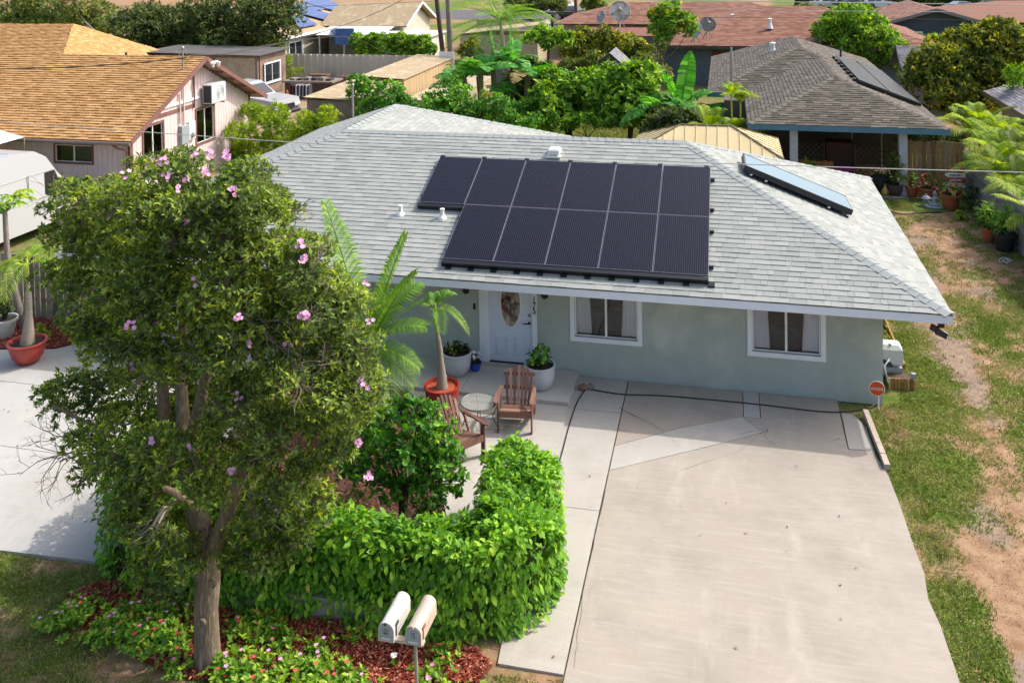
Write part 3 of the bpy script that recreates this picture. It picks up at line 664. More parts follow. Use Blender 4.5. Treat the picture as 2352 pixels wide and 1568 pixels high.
street = [(p.x, p.y) for p in street]; street = [q if q[1] > -8.1 else (q[0], q[1]) for q in street]
bed2 = street
structure(B().slab(zpoly(ccw(street), .03), .1), 'mulch_bed', 'mulch_bed', 'red mulch flower bed along the street')
tag(chips(street, 16000, .032, MATS['mulch_red'], 'wood_chips', ln=.06), 'red shredded wood mulch in the street flower bed', 'mulch')
lbed = [(-20.5, -1.75), (-17.2, -1.0), (-16.6, -.35), (-16.6, .25), (-20.5, .4)]
structure(B().slab(zpoly(ccw(lbed), .05), .1), 'mulch_bed', 'mulch_bed', 'red mulch bed by the wooden fence')
tag(chips(lbed, 5000, .052, MATS['mulch_red'], 'wood_chips', ln=.06), 'red shredded wood mulch around the left palm pot', 'mulch')
# left driveway pours
ly = [-7.0, -5.0, -2.9, -.2]; xs_ = [-26, -19.4, -15.6, -11.6]
p0, p1 = P(0, 1268), P(206, 1305)
lft = [[(-26, -6.98), (-13.3, -6.985), (-11.55, -6.9), (-11.55, -4.62), (-13.6, -4.62), (-26, -4.4)],
       [(-26, -4.385), (-13.6, -4.605), (-11.55, -4.605), (-11.55, -2.6), (-26, -2.4)],
       [(-26, -2.385), (-11.55, -2.585), (-11.55, -.0), (-16.3, -.02), (-17.15, -1.02), (-20.5, -1.78), (-26, -2.1)]]
for q in lft: structure(B().slab(zpoly(ccw(q), ZD), .12), 'driveway', 'conc_left', 'pale grey concrete driveway left of the tree')

M('yard_tan', '#a08c72', '#8d7a62', scale=1.2, rough=1, bump=.3, c3='#b3a088')
structure(B().slab(ccw([(-30, 16, .02), (-18.2, 16, .02), (-18.2, 25, .02), (-21.3, 26, .02), (-21.3, 35.3, .02), (-30, 35.3, .02)]), .1), 'neighbour_yard', 'yard_tan', 'bare tan yard behind the pink house')
# ---- ground sheet, its lawn share worked out per vertex (grass, dry earth, bare grey soil)
def lawn_share(x, y):
    """0 bare earth .. 1 green grass"""
    x = np.asarray(x, float); y = np.asarray(y, float)
    n = fbm(x*.9, y*.45, 11); n2 = fbm(x*3, y*3, 23); g = .66+(n-.5)*1.0+(n2-.5)*.8
    # two worn tyre tracks running along the side yard
    for xc, wdt, am in ((1.75, .45, .62), (3.4, .35, .45)): g -= am*np.exp(-((x-xc-.12*np.sin(y*.8))/wdt)**2)*(y > -12)*(y < 7)*(.6+.8*fbm(x*2, y*.7, 5))
    g -= .7*np.clip((-2.6-y)/2., 0, 1)*np.clip((x-.3)/.35, 0, 1)*(x > 0)
    g -= .25*((y > 5.5) & (y < 13) & (x > 0) & (x < 8))*np.clip((y-5.5)/1.0, 0, 1)
    return np.clip(g, 0, 1)
def axis(a, b, step, far):
    c = list(np.arange(a, b+1e-6, step)); return np.array([-900, -400, -150, -80]+list(np.arange(-50, a-.5, 2.))+c+list(np.arange(b+2, far, 2.5))+[150, 400, 900])
gx = axis(-13.5, 6.5, .14, 60); gy = axis(-12, 16, .14, 110)
X, Y = np.meshgrid(gx, gy); nx, ny = len(gx), len(gy)
Z = np.where((np.abs(X) < 60) & (np.abs(Y) < 110), (fbm(X*2.2, Y*2.2, 3)-.5)*.03, 0.)
Z = np.where((X > 0.1) & (X < 6), Z+.03, Z); Z = np.where((X < 0.1) & (X > -26) & (Y > -7) & (Y < 13), Z*.3-.02, Z)
vv = np.stack([X.ravel(), Y.ravel(), Z.ravel()], 1); ii = np.arange(nx*ny).reshape(ny, nx)
ff = np.stack([ii[:-1, :-1], ii[:-1, 1:], ii[1:, 1:], ii[1:, :-1]], -1).reshape(-1, 4)
m, n, l, b, o = newmat('ground'); b.inputs['Roughness'].default_value = 1; b.inputs['Specular IOR Level'].default_value = .1
tc = n.new('ShaderNodeTexCoord'); at = n.new('ShaderNodeAttribute'); at.attribute_name = 'grass'; at2 = n.new('ShaderNodeAttribute'); at2.attribute_name = 'grey'
def nz_(s, d=6):
    q = n.new('ShaderNodeTexNoise'); q.inputs['Scale'].default_value = s; q.inputs['Detail'].default_value = d; q.inputs['Roughness'].default_value = .65; l.new(tc.outputs['Object'], q.inputs['Vector']); return q.outputs[0]
r1 = ramp(n, [(.3, '#785f49'), (.5, '#95785e'), (.7, '#ab9075')]); l.new(nz_(3.0), r1.inputs[0])
r2 = ramp(n, [(.3, '#5c5650'), (.6, '#8b847e'), (.8, '#a19a92')]); l.new(nz_(14.0), r2.inputs[0])
r3 = ramp(n, [(.25, '#3c5220'), (.5, '#5c7030'), (.75, '#8a8450')]); l.new(nz_(6.0, 8), r3.inputs[0])
def mix(fac, a_, b_):
    q = n.new('ShaderNodeMix'); q.data_type = 'RGBA'; l.new(fac, q.inputs[0]); l.new(a_, q.inputs[6]); l.new(b_, q.inputs[7]); return q.outputs[2]
e1 = mix(at2.outputs['Fac'], r1.outputs[0], r2.outputs[0]); rg = ramp(n, [(.32, (0, 0, 0)), (.62, (1, 1, 1))]); ad = n.new('ShaderNodeMath'); ad.operation = 'ADD'; l.new(at.outputs['Fac'], ad.inputs[0])
nm = n.new('ShaderNodeMath'); nm.operation = 'MULTIPLY_ADD'; l.new(nz_(22.), nm.inputs[0]); nm.inputs[1].default_value = .5; nm.inputs[2].default_value = -.25; l.new(nm.outputs[0], ad.inputs[1]); l.new(ad.outputs[0], rg.inputs[0])
l.new(mix(rg.outputs[0], e1, r3.outputs[0]), b.inputs['Base Color'])
bp = n.new('ShaderNodeBump'); bp.inputs['Strength'].default_value = .6; bp.inputs['Distance'].default_value = .03; l.new(nz_(45.), bp.inputs['Height']); l.new(bp.outputs[0], b.inputs['Normal'])
me = npmesh('ground', vv, ff, 4, m)
gs = lawn_share(vv[:, 0], vv[:, 1]); gs = np.where(vv[:, 0] < -4, np.clip(.55+(fbm(vv[:, 0]*1.3, vv[:, 1]*1.3, 31)-.5)*2.2, 0, 1), gs); gs = np.where(vv[:, 1] > 14.5, np.clip(.5+(fbm(vv[:, 0]*.2, vv[:, 1]*.2, 41)-.5)*2, 0, 1), gs)
gr = np.clip(np.exp(-((vv[:, 0]-2.55)/.5)**2)*np.clip((-2.0-vv[:, 1])/2.5, 0, 1)*1.1+(fbm(vv[:, 0]*1.1, vv[:, 1]*.6, 77) > .62)*.5, 0, 1)
for nm_, arr in (('grass', gs), ('grey', gr)):
    a = me.attributes.new(nm_, 'FLOAT', 'POINT'); a.data.foreach_set('value', arr.astype(np.float32))
gob = link('ground', me); gob['kind'] = 'structure'
# grass blades
MR('grass_blades', [(0, '#4f6428'), (.3, '#6c8236'), (.55, '#879450'), (.78, '#a8a068'), (1, '#bda882')], rough=.8, spec=.2, translucent=.25, nscale=.9, nmix=.45)
def grass(poly, n, share, name, label, h=.05, thr=.4):
    x, y = scatter(poly, n); s = share(x, y)+(fbm(x*9, y*9, 55)-.5)*.6; k = s > thr+RNG.uniform(-.26, .26, len(x)); x, y = x[k], y[k]; m_ = len(x)
    zb = np.where((x > .1) & (x < 6), .03, 0)
    pos = np.stack([x, y, zb+RNG.uniform(-.015, .0, m_)], 1); d = rdir(m_, 1.1); d[:, 2] = np.abs(d[:, 2])+.15; hh = h*RNG.uniform(.5, 1.4, m_)
    me = leafmesh(name, pos, d, rdir(m_, .5), hh, hh*.16+.006, MATS['grass_blades'], fold=.1, droop=.3); o = link(name, me); tag(o, label, 'grass', kind='stuff'); return o
rl = [(q.x+.05, q.y) for q in [P(2015, 945)]+RE[2:-1]]+[(0.05, -9), (6.2, -9), (6.2, 8), (4.8, 8), (4.8, 12.4), (1.1, 12.4), (1.1, 7.9), (.35, 7.9), (.35, .1)]
rl = [(.35, 7.9), (.35, .1), (-.1, -.05), (-.3, -.6)]+[(q.x+.03, q.y) for q in RE[2:-2]]+[(-.15, -7.5), (4.2, -7.5), (5.0, 6.9), (4.85, 12.6), (1.1, 12.6), (1.1, 7.9)]
grass(rl, 230000, lawn_share, 'lawn_grass', 'patchy green grass of the side yard right of the driveway')
vg = [(-13.6, -7.02), (-11.6, -6.95), (-11.0, -7.3), (-9.5, -8.2), (-8.0, -9), (-7.5, -10.5), (-14, -10.5)]
grass(vg, 60000, lambda x, y: .55+(fbm(x*1.3, y*1.3, 31)-.5)*1.6, 'verge_grass', 'thin shaded grass at the street edge left of the trunk', h=.05)
vr = [(-6.4, -7.75), (-4.7, -7.56), (-4.72, -8.6), (-6.4, -8.6)]
grass(vr, 9000, lambda x, y: .45+(fbm(x*3, y*3, 31)-.5)*1.6, 'verge_grass', 'thin dry grass at the foot of the walkway', h=.04)
# timber edging beside the driveway
M('timber', '#c3b3a4', '#a8988a', scale=6, rough=.9, bump=.4, stretch=(1, 12, 1)); a, c = P(1988, 955), P(2038, 1082)
ed = thing('timber_edging', 'pale weathered timber edging along the driveway corner by the lawn', 'edging', tuple((a+c)/2))
for t0, t1 in ((0, .24), (.245, .62), (.625, .82), (.825, 1)): B().bar(a.lerp(c, t0)+Vector((0, 0, .07)), a.lerp(c, t1)+Vector((0, 0, .07+random.uniform(-.01, .01))), .09, .11).build('timber', 'timber', ed)
MR('clod', [(0, '#6a5a4a'), (.4, '#8c7a66'), (.7, '#a8957e'), (1, '#b8b0a6')], rough=1, spec=.1)
tag(chips([(-.1, -7.6), (4, -7.6), (4.6, 8), (4.6, 13), (1.2, 13), (1.2, 8), (.7, 5.5), (.4, -.2)], 9000, .028, MATS['clod'], 'earth_clods', ln=.035), 'loose pebbles and earth clods in the worn side yard', 'pebbles')
# ================================================================== plants
LEAF = dict(
    tree=[(0, '#25331a'), (.3, '#3a4b26'), (.55, '#50632c'), (.8, '#768634'), (1, '#a1a848')],
    hedge=[(0, '#2a4f14'), (.3, '#40691a'), (.6, '#5c8622'), (.85, '#7f9f2e'), (.97, '#a6b646'), (1, '#b0a050')],
    citrus=[(0, '#1c3a16'), (.35, '#2f571e'), (.65, '#4a7628'), (.88, '#7a9a3c'), (1, '#a8b85c')],
    dark=[(0, '#1a2814'), (.35, '#2f4020'), (.65, '#4e5f32'), (.9, '#7d8548'), (1, '#9c9c60')],
    mango=[(0, '#1f2c16'), (.3, '#38481f'), (.55, '#5a6626'), (.78, '#8c8c30'), (1, '#bda842')],
    bright=[(0, '#27421a'), (.3, '#3f6320'), (.6, '#62852c'), (.85, '#8ea640'), (1, '#b9c468')],
    lime=[(0, '#4d6a1c'), (.4, '#718c24'), (.75, '#96a830'), (1, '#b9c04a')],
    olive=[(0, '#34421f'), (.4, '#4f5f2c'), (.75, '#6e7a3a'), (1, '#99984e')],
    palm=[(0, '#33521c'), (.4, '#4f7426'), (.75, '#76943a'), (1, '#a3ac52')],
    areca=[(0, '#4f7220'), (.4, '#7a9a28'), (.75, '#a2b234'), (1, '#c4c24c')],
    banana=[(0, '#2c5a20'), (.5, '#3f7a2c'), (.85, '#5f9440'), (1, '#94a460')],
    vinca=[(0, '#2c4f1a'), (.3, '#456a22'), (.6, '#6f8c2e'), (.85, '#98a53c'), (1, '#bdb85c')])
def gain(c, g):
    return tuple(min(.9, x*g) for x in lin(c)[:3])
LEAF = {k: [(p_, gain(c_, {'hedge': 1.7, 'vinca': 1.8, 'tree': 1.85, 'citrus': 1.9, 'mango': 1.75, 'lime': 1.25, 'areca': 1.1, 'palm': 1.5, 'bright': 1.6, 'banana': 1.6}.get(k, 1.35))) for p_, c_ in v] for k, v in LEAF.items()}
for k, v in LEAF.items(): MR('leaf_'+k, v, rough=.55 if k in ('hedge', 'citrus', 'vinca') else .65, spec=.3, translucent=.4, nscale={'tree': 1.1, 'hedge': 1.4, 'mango': .8, 'bright': .9}.get(k, .8), nmix=.35)
MR('leaf_hedge_one', LEAF['hedge'], rough=.55, spec=.3, translucent=.35, per='object')
M('bark', '#94836f', '#6f6050', scale=7, rough=.95, bump=1.0, bscale=16, stretch=(3, 3, .5), c3='#a89884'); M('bark_grey', '#8b8278', '#6a6159', scale=9, rough=.95, bump=.8, bscale=20, stretch=(3, 3, .6))
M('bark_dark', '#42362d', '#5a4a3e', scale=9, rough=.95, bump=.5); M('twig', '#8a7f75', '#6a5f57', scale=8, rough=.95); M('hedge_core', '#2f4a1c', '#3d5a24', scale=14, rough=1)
M('palm_trunk', '#a39a8c', '#8a8072', scale=5, rough=.9, bump=.6, stretch=(1, 1, 12)); M('palm_green', '#a6b04a', '#8fa03c', scale=3, rough=.6)
M('petal_pink', '#cf86b6', '#dfb0cf', scale=30, rough=.6); M('petal_red', '#c8343c', '#d85a58', scale=30, rough=.6); M('petal_white', '#ece8ea', rough=.6); M('petal_rose', '#d8489a', '#e884b8', scale=30, rough=.6); M('petal_salmon', '#d8766c', '#e29a8c', scale=30, rough=.6)
def bez(a, b, bend, n=6):
    a, b, bend = Vector(a), Vector(b), Vector(bend); return [a.lerp(b, t/n)+bend*(4*(t/n)*(1-t/n)) for t in range(n+1)]
def limb(b, a, c, r0, r1, bend=.15, n=6, sides=8):
    a, c = Vector(a), Vector(c); L = (c-a).length; bd = Vector((random.uniform(-1, 1), random.uniform(-1, 1), random.uniform(-.3, .6)))*bend*L
    pts = bez(a, c, bd, n); b.tube(pts, [r0+(r1-r0)*i/n for i in range(n+1)], sides); return pts
def flower(n=5, r=.03):
    b = B()
    for i in range(n):
        a = 2*math.pi*i/n; c, s = math.cos(a), math.sin(a); p = [(0, 0, 0), (c*r*.6-s*r*.42, s*r*.6+c*r*.42, r*.2), (c*r*1.05, s*r*1.05, r*.12), (c*r*.6+s*r*.42, s*r*.6-c*r*.42, r*.2)]
        b.add(p, [(0, 3, 2, 1)])
    return b
def tree(name, label, cat, base, trunk_top, tr, clumps, leafmat, L, Wd, tips=110, per=7, flat=.8, group=None, barkmat='bark', twigs=False, detail=0, limbs=True, updens=.4, up=.35, spread=1., inner=.25, stems=1):
    """clumps: (centre, radius). Trunk and limbs reach every clump; leaves sit in rosettes at twig tips"""
    t = thing(name, label, cat, tuple(base), 0, group); base, top = Vector(base), Vector(trunk_top); b = B()
    for k in range(stems):
        o = Vector((random.uniform(-1, 1), random.uniform(-1, 1), 0))*tr*1.2*(k > 0); limb(b, base+o, top+o*3, tr*(1.15 if k == 0 else .8), tr*.75, .06, 6, 10)
    b.lathe([(tr*1.7, -.08), (tr*1.35, .05), (tr*1.1, .25)], 10, base)
    if limbs:
        for c, r in clumps:
            c = Vector(c); s = base.lerp(top, random.uniform(.75, 1.0)); limb(b, s, c, tr*random.uniform(.25, .5), .012, .1, 5, 6)
    b.build('trunk', barkmat, t, smooth=True)
    PP = []; 
    tw = B()
    for c, r in clumps:
        n = max(8, int(tips*1.25*(r/.45)**2)); p, o = clumptips(c, r, n, updens, flat, inner); nz1 = vnoise(o[:, 0]*2.1+c[0]*7, o[:, 2]*2.1+o[:, 1]*1.9+c[2]*5, 8); p = np.asarray(c)+(p-np.asarray(c))*(.62+.72*nz1)[:, None]; kp = RNG.random(n) < .4+1.2*nz1; kp[:4] = True; p, o = p[kp], o[kp]; n = len(p); PP.append(rosettes(p, o, per, L, Wd, spread, up))
        if twigs:
            for i in range(0, n, 2): q = Vector(p[i]); tw.tube([Vector(c).lerp(q, .3), Vector(c).lerp(q, .7)+Vector(rdir(1)[0])*.04, q], [.007, .005, .003], 3, cap=False)
    A = [np.concatenate([q[i] for q in PP]) for i in range(5)]
    me = leafmesh('crown', *A, MATS[leafmat], detail=detail); o = link('crown', me, t, True)
    if twigs: tw.build('twigs', 'twig', t)['kind'] = 'stuff'
    return t
def rclumps(n, c, rx, ry, rz, r0, r1, lower=-.4):
    out = []
    for i in range(n):
        d = rdir(1, .15)[0]; 
        if d[2] < lower: d[2] *= .4
        k = random.uniform(.55, .95); out.append(((c[0]+d[0]*rx*k, c[1]+d[1]*ry*k, c[2]+d[2]*rz*k), random.uniform(r0, r1)))
    return out
# ---------------------------------------------------------------- big pink-flowering tree
base = P(477, 1525); tb = Vector((base.x, base.y, 0))
pt = thing('flowering_tree', 'large pink-flowering tree with thick grey-brown trunk in front of the house', 'tree', tuple(tb))
tk = B(); Yt = base.y
prof = [(477, 1535, .175), (476, 1480, .155), (473, 1400, .145), (477, 1330, .155), (471, 1270, .15), (457, 1210, .135)]
pts = [PY(x, y, Yt) for x, y, r in prof]; pts[0].z = -.05; tk.tube(pts, [r for *_, r in prof], 14)
fork = pts[-1]
def VT(x, y, dy=0.): return PY(x, y, Yt+dy)
stems = [([fork, VT(440, 1120, .05), VT(428, 1040, .1), VT(420, 960, .2), VT(415, 860, .3), VT(420, 740, .3), VT(440, 560, .5)], [.14, .12, .1, .085, .07, .05, .02]),
         ([VT(428, 1060, .1), VT(385, 1000, .15), VT(376, 930, .2), VT(372, 860, .3), VT(340, 700, .3), VT(300, 540, .4)], [.09, .085, .08, .07, .05, .02]),
         ([VT(430, 1030, .1), VT(452, 960, .0), VT(470, 880, -.1), VT(520, 700, .0), VT(560, 500, .2)], [.08, .075, .065, .05, .02]),
         ([VT(486, 1262, 0), VT(510, 1215, -.1), VT(540, 1120, -.1), VT(600, 1000, 0.), VT(680, 840, .2), VT(720, 660, .3)], [.11, .1, .085, .07, .05, .02]),
         ([VT(440, 1140, 0), VT(490, 1060, .1), VT(497, 960, .2), VT(560, 860, .2), VT(640, 760, .2)], [.07, .06, .055, .04, .02]),
         ([VT(430, 1100, .1), VT(340, 1060, .3), VT(220, 980, .4), VT(120, 930, .4)], [.05, .04, .03, .012]),
         ([VT(455, 1170, -.1), VT(400, 1130, -.4), VT(300, 1090, -.5), VT(200, 1060, -.4)], [.05, .04, .025, .01])]
for q, r in stems: tk.tube(q, r, 9)
for (x, y, r) in ((461, 1318, .05), (487, 1342, .04), (463, 1430, .045)):       # old branch scars
    c = VT(x, y, -.16); v0 = len(tk.v); tk.lathe([(r*1.25, -.02), (r, .012), (r*.6, .0), (r*.3, .008), (.001, .0)], 12); tk.v[v0:] = [(c.x+a, c.y-z+.0, c.z+b2) for a, b2, z in tk.v[v0:]]
tk.build('trunk', 'bark', pt, smooth=True)
rows = [(385, [150, 330, 420, 500, 560], .4), (425, [180, 265, 360, 460, 545, 610], .45), (480, [115, 195, 300, 395, 490, 580, 645], .5), (555, [140, 230, 330, 430, 530, 625, 705, 765], .5), (645, [160, 250, 350, 450, 555, 655, 745, 810], .5),
        (730, [165, 245, 340, 440, 560, 660, 755, 815], .48), (810, [290, 520, 620, 715, 800, 850], .46), (905, [600, 695, 785, 840], .45), (1010, [310, 240, 530, 620, 715, 780], .42), (1095, [330, 415, 565, 655, 740], .42), (1175, [375, 560, 640, 700, 335], .38), (1260, [330, 385, 620, 560], .3)]
cl = []
for y, xs, r in rows:
    for x in xs:
        e = 1-((x-460)/470)**2-((y-760)/520)**2; dome = math.sqrt(max(.02, e)); yj = 810+(y-810)*.9+random.uniform(-26, 26); xj = 425+(x-425)*.86+random.uniform(-26, 26)
        if y <= 400 and x == 150: yj = 445
        Yc = Yt+.55-1.3*dome+random.uniform(-.35, .35); r2 = r*random.uniform(.6, .95)
        cl.append((tuple(PY(xj, yj, Yc)), r2))
        if dome > .5: cl.append((tuple(PY(xj+random.uniform(-40, 40), yj-20, Yt+.9+random.uniform(-.3, .9))), r2))
for x, y, dy, r in ((300, 800, -.6, .4), (235, 790, -.3, .36), (360, 820, -.7, .4), (420, 835, -.6, .36), (480, 820, -.8, .42), (330, 868, .5, .4), (430, 905, 1.0, .45), (500, 920, .9, .45), (545, 950, .5, .42), (560, 880, -.2, .4), (480, 1000, .9, .4), (400, 960, 1.1, .45), (520, 1070, .3, .4), (450, 1090, -.7, .3), (270, 1060, -.6, .34), (210, 1090, -.2, .28), (300, 1140, -.7, .34), (470, 1140, -.8, .26), (360, 1240, -.5, .28), (590, 1290, -.3, .26), (420, 1320, -.9, .16), (838, 885, .2, .28), (800, 960, .2, .3), (765, 1035, .1, .3), (790, 870, -.2, .3), (725, 1085, .1, .3), (680, 1235, .1, .26), (620, 1285, 0, .24), (530, 1290, -.2, .2), (450, 590, -.7, .36), (520, 580, -.7, .38), (590, 590, -.5, .34), (380, 600, -.6, .36), (300, 610, -.5, .34), (640, 610, -.2, .32), (200, 600, -.2, .3), (250, 560, -.3, .32), (430, 520, .4, .4), (540, 620, .6, .45), (340, 560, .6, .45), (690, 700, -.4, .34), (560, 680, -.9, .34), (460, 680, -1.0, .34), (360, 700, -.8, .34), (270, 690, -.5, .32), (300, 1190, -.4, .34), (355, 1225, -.5, .32), (400, 1260, -.4, .28), (335, 1300, -.3, .28), (385, 1345, -.3, .24), (440, 1290, -.3, .2), (560, 1235, -.2, .32), (640, 1235, 0, .32), (700, 1190, .1, .32), (735, 1150, .1, .3), (605, 1185, -.4, .34), (660, 1130, -.5, .36), (230, 1040, -.4, .3), (180, 1010, -.1, .26), (500, 1130, .5, .36), (430, 1180, .5, .3), (130, 640, .2, .3), (815, 790, 0, .3), (820, 700, .3, .24), (660, 490, .5, .22), (590, 415, .4, .22), (120, 480, .3, .2), (160, 440, .2, .2), (835, 860, 0, .24)):
    cl.append((tuple(PY(x, y, Yt+dy)), r))
dk = [(110, 905, .26), (165, 880, .3), (225, 880, .32), (285, 890, .34), (140, 940, .25), (210, 935, .3), (280, 950, .3), (330, 930, .3), (215, 1005, .22)]
cl2 = [(tuple(PY(x, y, Yt+.9)), r) for x, y, r in dk]
PPs = []; tw = B(); allt = []
for c, r in cl+cl2:
    n = int(185*(r/.45)**2); p, o = clumptips(c, r, n, .7, .62, .25); nz1 = vnoise(o[:, 0]*2.3+c[0]*7, o[:, 2]*2.3+o[:, 1]*1.7+c[2]*5, 3); p = np.asarray(c)+(p-np.asarray(c))*(.6+.7*nz1)[:, None]; kp = RNG.random(n) < .35+1.3*nz1; p, o = p[kp], o[kp]; n = len(p); PPs.append(rosettes(p, o, 8, .078, .029, 1.0, .4)); allt.append((p, o))
    for i in range(0, n, 3):
        q = Vector(p[i]); cc = Vector(c); k = Vector(rdir(1)[0]); tw.tube([cc.lerp(q, .15), cc.lerp(q, .65)+k*.05, q+k*.02], [.009, .006, .003], 3, cap=False)
# bare grey twigs poking out on the left and low front, forking as they go
def fork_twig(b, p, d, L, r, depth):
    q = p+d*L*.5+Vector(rdir(1)[0])*L*.12; e = q+(d+Vector(rdir(1)[0])*.35).normalized()*L*.5; b.tube([p, q, e], [r, r*.8, r*.6], 3, cap=False)
    if depth:
        for k in range(random.choice((2, 2, 3))): fork_twig(b, q.lerp(e, random.uniform(.3, 1)), (d+Vector(rdir(1)[0])*.75).normalized(), L*random.uniform(.55, .8), r*.6, depth-1)
for (x, y, x1, y1, m_) in ((185, 1020, 100, 1010, 3), (190, 1040, 95, 1060, 3), (215, 1070, 150, 1120, 3), (210, 1060, 110, 1035, 2), (205, 520, 150, 420, 2), (620, 540, 680, 560, 3), (640, 500, 700, 470, 2), (470, 960, 520, 900, 3), (560, 1130, 620, 1170, 2), (380, 1170, 350, 1240, 2), (560, 720, 640, 780, 3), (300, 900, 360, 840, 3), (640, 880, 740, 860, 3), (330, 760, 280, 830, 2), (700, 640, 760, 600, 2)):
    for i in range(m_):
        p0 = VT(x+random.uniform(-12, 12), y+random.uniform(-12, 12), random.uniform(-.3, .1)-(.6 if 300 < x < 720 and y > 600 else 0)); p1 = VT(x1+random.uniform(-25, 25), y1+random.uniform(-25, 25), random.uniform(-.4, .2)-(.7 if 300 < x < 720 and y > 600 else 0)); fork_twig(tw, p0, (p1-p0).normalized(), (p1-p0).length*.6, .011, 3)
tw.build('twigs', 'twig', pt)['kind'] = 'stuff'
bb_ = B(); bb_.tube([VT(405, 1150, -.3), VT(375, 1165, -.5), VT(352, 1205, -.6), VT(325, 1228, -.6), VT(310, 1226, -.6)], [.028, .022, .018, .013, .008], 6); bb_.tube([VT(385, 1160, -.4), VT(365, 1200, -.6), VT(350, 1238, -.6)], [.02, .014, .008], 6); bb_.build('bare_branch', M('bare', '#a89c8e', '#8c8074', rough=.9), pt)
A = [np.concatenate([q[i] for q in PPs]) for i in range(5)]
link('crown', leafmesh('crown', *A, MATS['leaf_tree']), pt, True)
fpx = [(430, 412, 2), (410, 437, 1), (470, 398, 2), (520, 360, 3), (535, 440, 2), (345, 375, 2), (375, 372, 2), (380, 400, 1), (450, 355, 2), (480, 355, 2), (525, 352, 2), (690, 562, 2), (672, 592, 1), (695, 596, 2), (845, 648, 1), (848, 735, 1), (697, 725, 3), (545, 725, 2), (300, 748, 2), (352, 735, 2), (565, 793, 1), (310, 838, 1), (546, 912, 1), (832, 872, 2), (790, 900, 1), (838, 890, 1), (825, 1020, 2), (690, 1105, 1), (440, 1028, 1), (355, 1012, 1), (533, 1000, 1), (848, 1095, 3), (290, 400, 1), (425, 510, 1), (660, 792, 1), (530, 1085, 1), (450, 648, 1)]
fv = flower(5, .029)
for (x, y, k) in fpx:
    best = None; d = ray(x, y); dn = d/np.linalg.norm(d)
    for p, o in allt:
        rel = p-CAM; tt = rel@dn; dist = np.linalg.norm(rel-tt[:, None]*dn, axis=1); i = np.argmin(dist+.04*tt)
        if best is None or dist[i]+.06*tt[i] < best[0]: best = (dist[i]+.06*tt[i], tt[i])
    c = Vector(CAM+dn*(best[1]-.1)); b = B()
    for i in range(k*3):
        off = Vector(rdir(1)[0])*.045; nrm = (Vector(-dn)+Vector((0, 0, .7))+Vector(rdir(1)[0])*.6).normalized(); mt = nrm.to_track_quat('Z', 'Y').to_matrix()
        b.add([c+off+mt @ Vector(v) for v in fv.v], fv.f)
    b.build('flower_cluster', 'petal_pink', pt)['kind'] = 'stuff'

# ---------------------------------------------------------------- big-leaved hedge on a low wall
hp = [(-11.35, -4.6, .36, 1.4), (-11.42, -5.6, .4, 1.45), (-11.35, -6.5, .42, 1.45), (-10.8, -6.95, .38, 1.35), (-9.8, -7.1, .3, 1.2), (-8.6, -7.08, .29, 1.2), (-7.4, -7.04, .3, 1.2), (-6.5, -7.0, .36, 1.22), (-5.98, -6.95, .45, 1.24), (-5.64, -6.6, .52, 1.25), (-5.58, -6.1, .53, 1.24), (-5.68, -5.5, .5, 1.22), (-5.85, -4.95, .4, 1.18), (-6.02, -4.42, .24, 1.1)]
hp = np.array(hp); seg = np.linalg.norm(np.diff(hp[:, :2], axis=0), axis=1); cum = np.concatenate(([0], np.cumsum(seg))); HL = cum[-1]
def hat(s): return np.stack([np.interp(s, cum, hp[:, k]) for k in range(4)], 1)
def hedge_pts(n):
    s = RNG.uniform(0, HL, n); kc = RNG.random(n) < .3; s = np.where(kc, RNG.uniform(HL*.66, HL, n), s); q = hat(s); q2 = hat(np.clip(s+.05, 0, HL)); q1 = hat(np.clip(s-.05, 0, HL)); d = unit(np.c_[q2[:, :2]-q1[:, :2], np.zeros(n)]); side = np.stack([d[:, 1], -d[:, 0], np.zeros(n)], 1)
    t = RNG.uniform(-1, 1, n); hw = q[:, 2]; hh = q[:, 3]; lump = 1+.5*(fbm(s*1.6, t*2.4, 9)-.5)*2
    # rounded box section: t in -1..1 runs up one side, over the top and down the other
    ang = np.abs(t)**1.0; lat = np.where(ang < .3, ang/.3*.8, .8+.2*np.clip((ang-.3)/.12, 0, 1)); z = np.where(ang < .3, 1-.06*(ang/.3)**2, np.where(ang < .42, .94-.1*(ang-.3)/.12, .84*(1-(ang-.42)/.58)))
    nx_ = np.where(ang < .3, .25*ang/.3, np.where(ang < .42, .75, 1.)); nz_2 = np.where(ang < .3, 1, np.where(ang < .42, .7, .12))
    sg = np.sign(t); pos = q[:, :2]+side[:, :2]*(sg*lat*hw*lump)[:, None]; nr_ = unit(side*(sg*nx_)[:, None]+np.array([0, 0, 1.])*nz_2[:, None])
    zz = z*hh*(1+.26*(fbm(s*1.9, t*3, 19)-.5)*2)-.0
    return np.c_[pos, zz], nr_, s, t
hg = thing('hedge', 'glossy broad-leaved green hedge curving around the patio behind the mailboxes', 'hedge', (-8, -7, 0))
hb = B()
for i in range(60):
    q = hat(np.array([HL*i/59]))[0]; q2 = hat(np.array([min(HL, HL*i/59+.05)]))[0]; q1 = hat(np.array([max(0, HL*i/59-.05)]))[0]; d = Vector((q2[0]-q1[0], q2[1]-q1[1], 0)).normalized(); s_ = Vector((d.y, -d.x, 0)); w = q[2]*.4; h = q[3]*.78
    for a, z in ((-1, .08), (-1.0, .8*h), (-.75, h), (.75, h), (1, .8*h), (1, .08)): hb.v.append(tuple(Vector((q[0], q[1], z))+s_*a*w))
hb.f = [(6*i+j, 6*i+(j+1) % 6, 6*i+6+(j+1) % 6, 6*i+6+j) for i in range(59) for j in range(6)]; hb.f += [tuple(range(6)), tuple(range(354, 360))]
hb.build('inner_branches', 'hedge_core', hg)
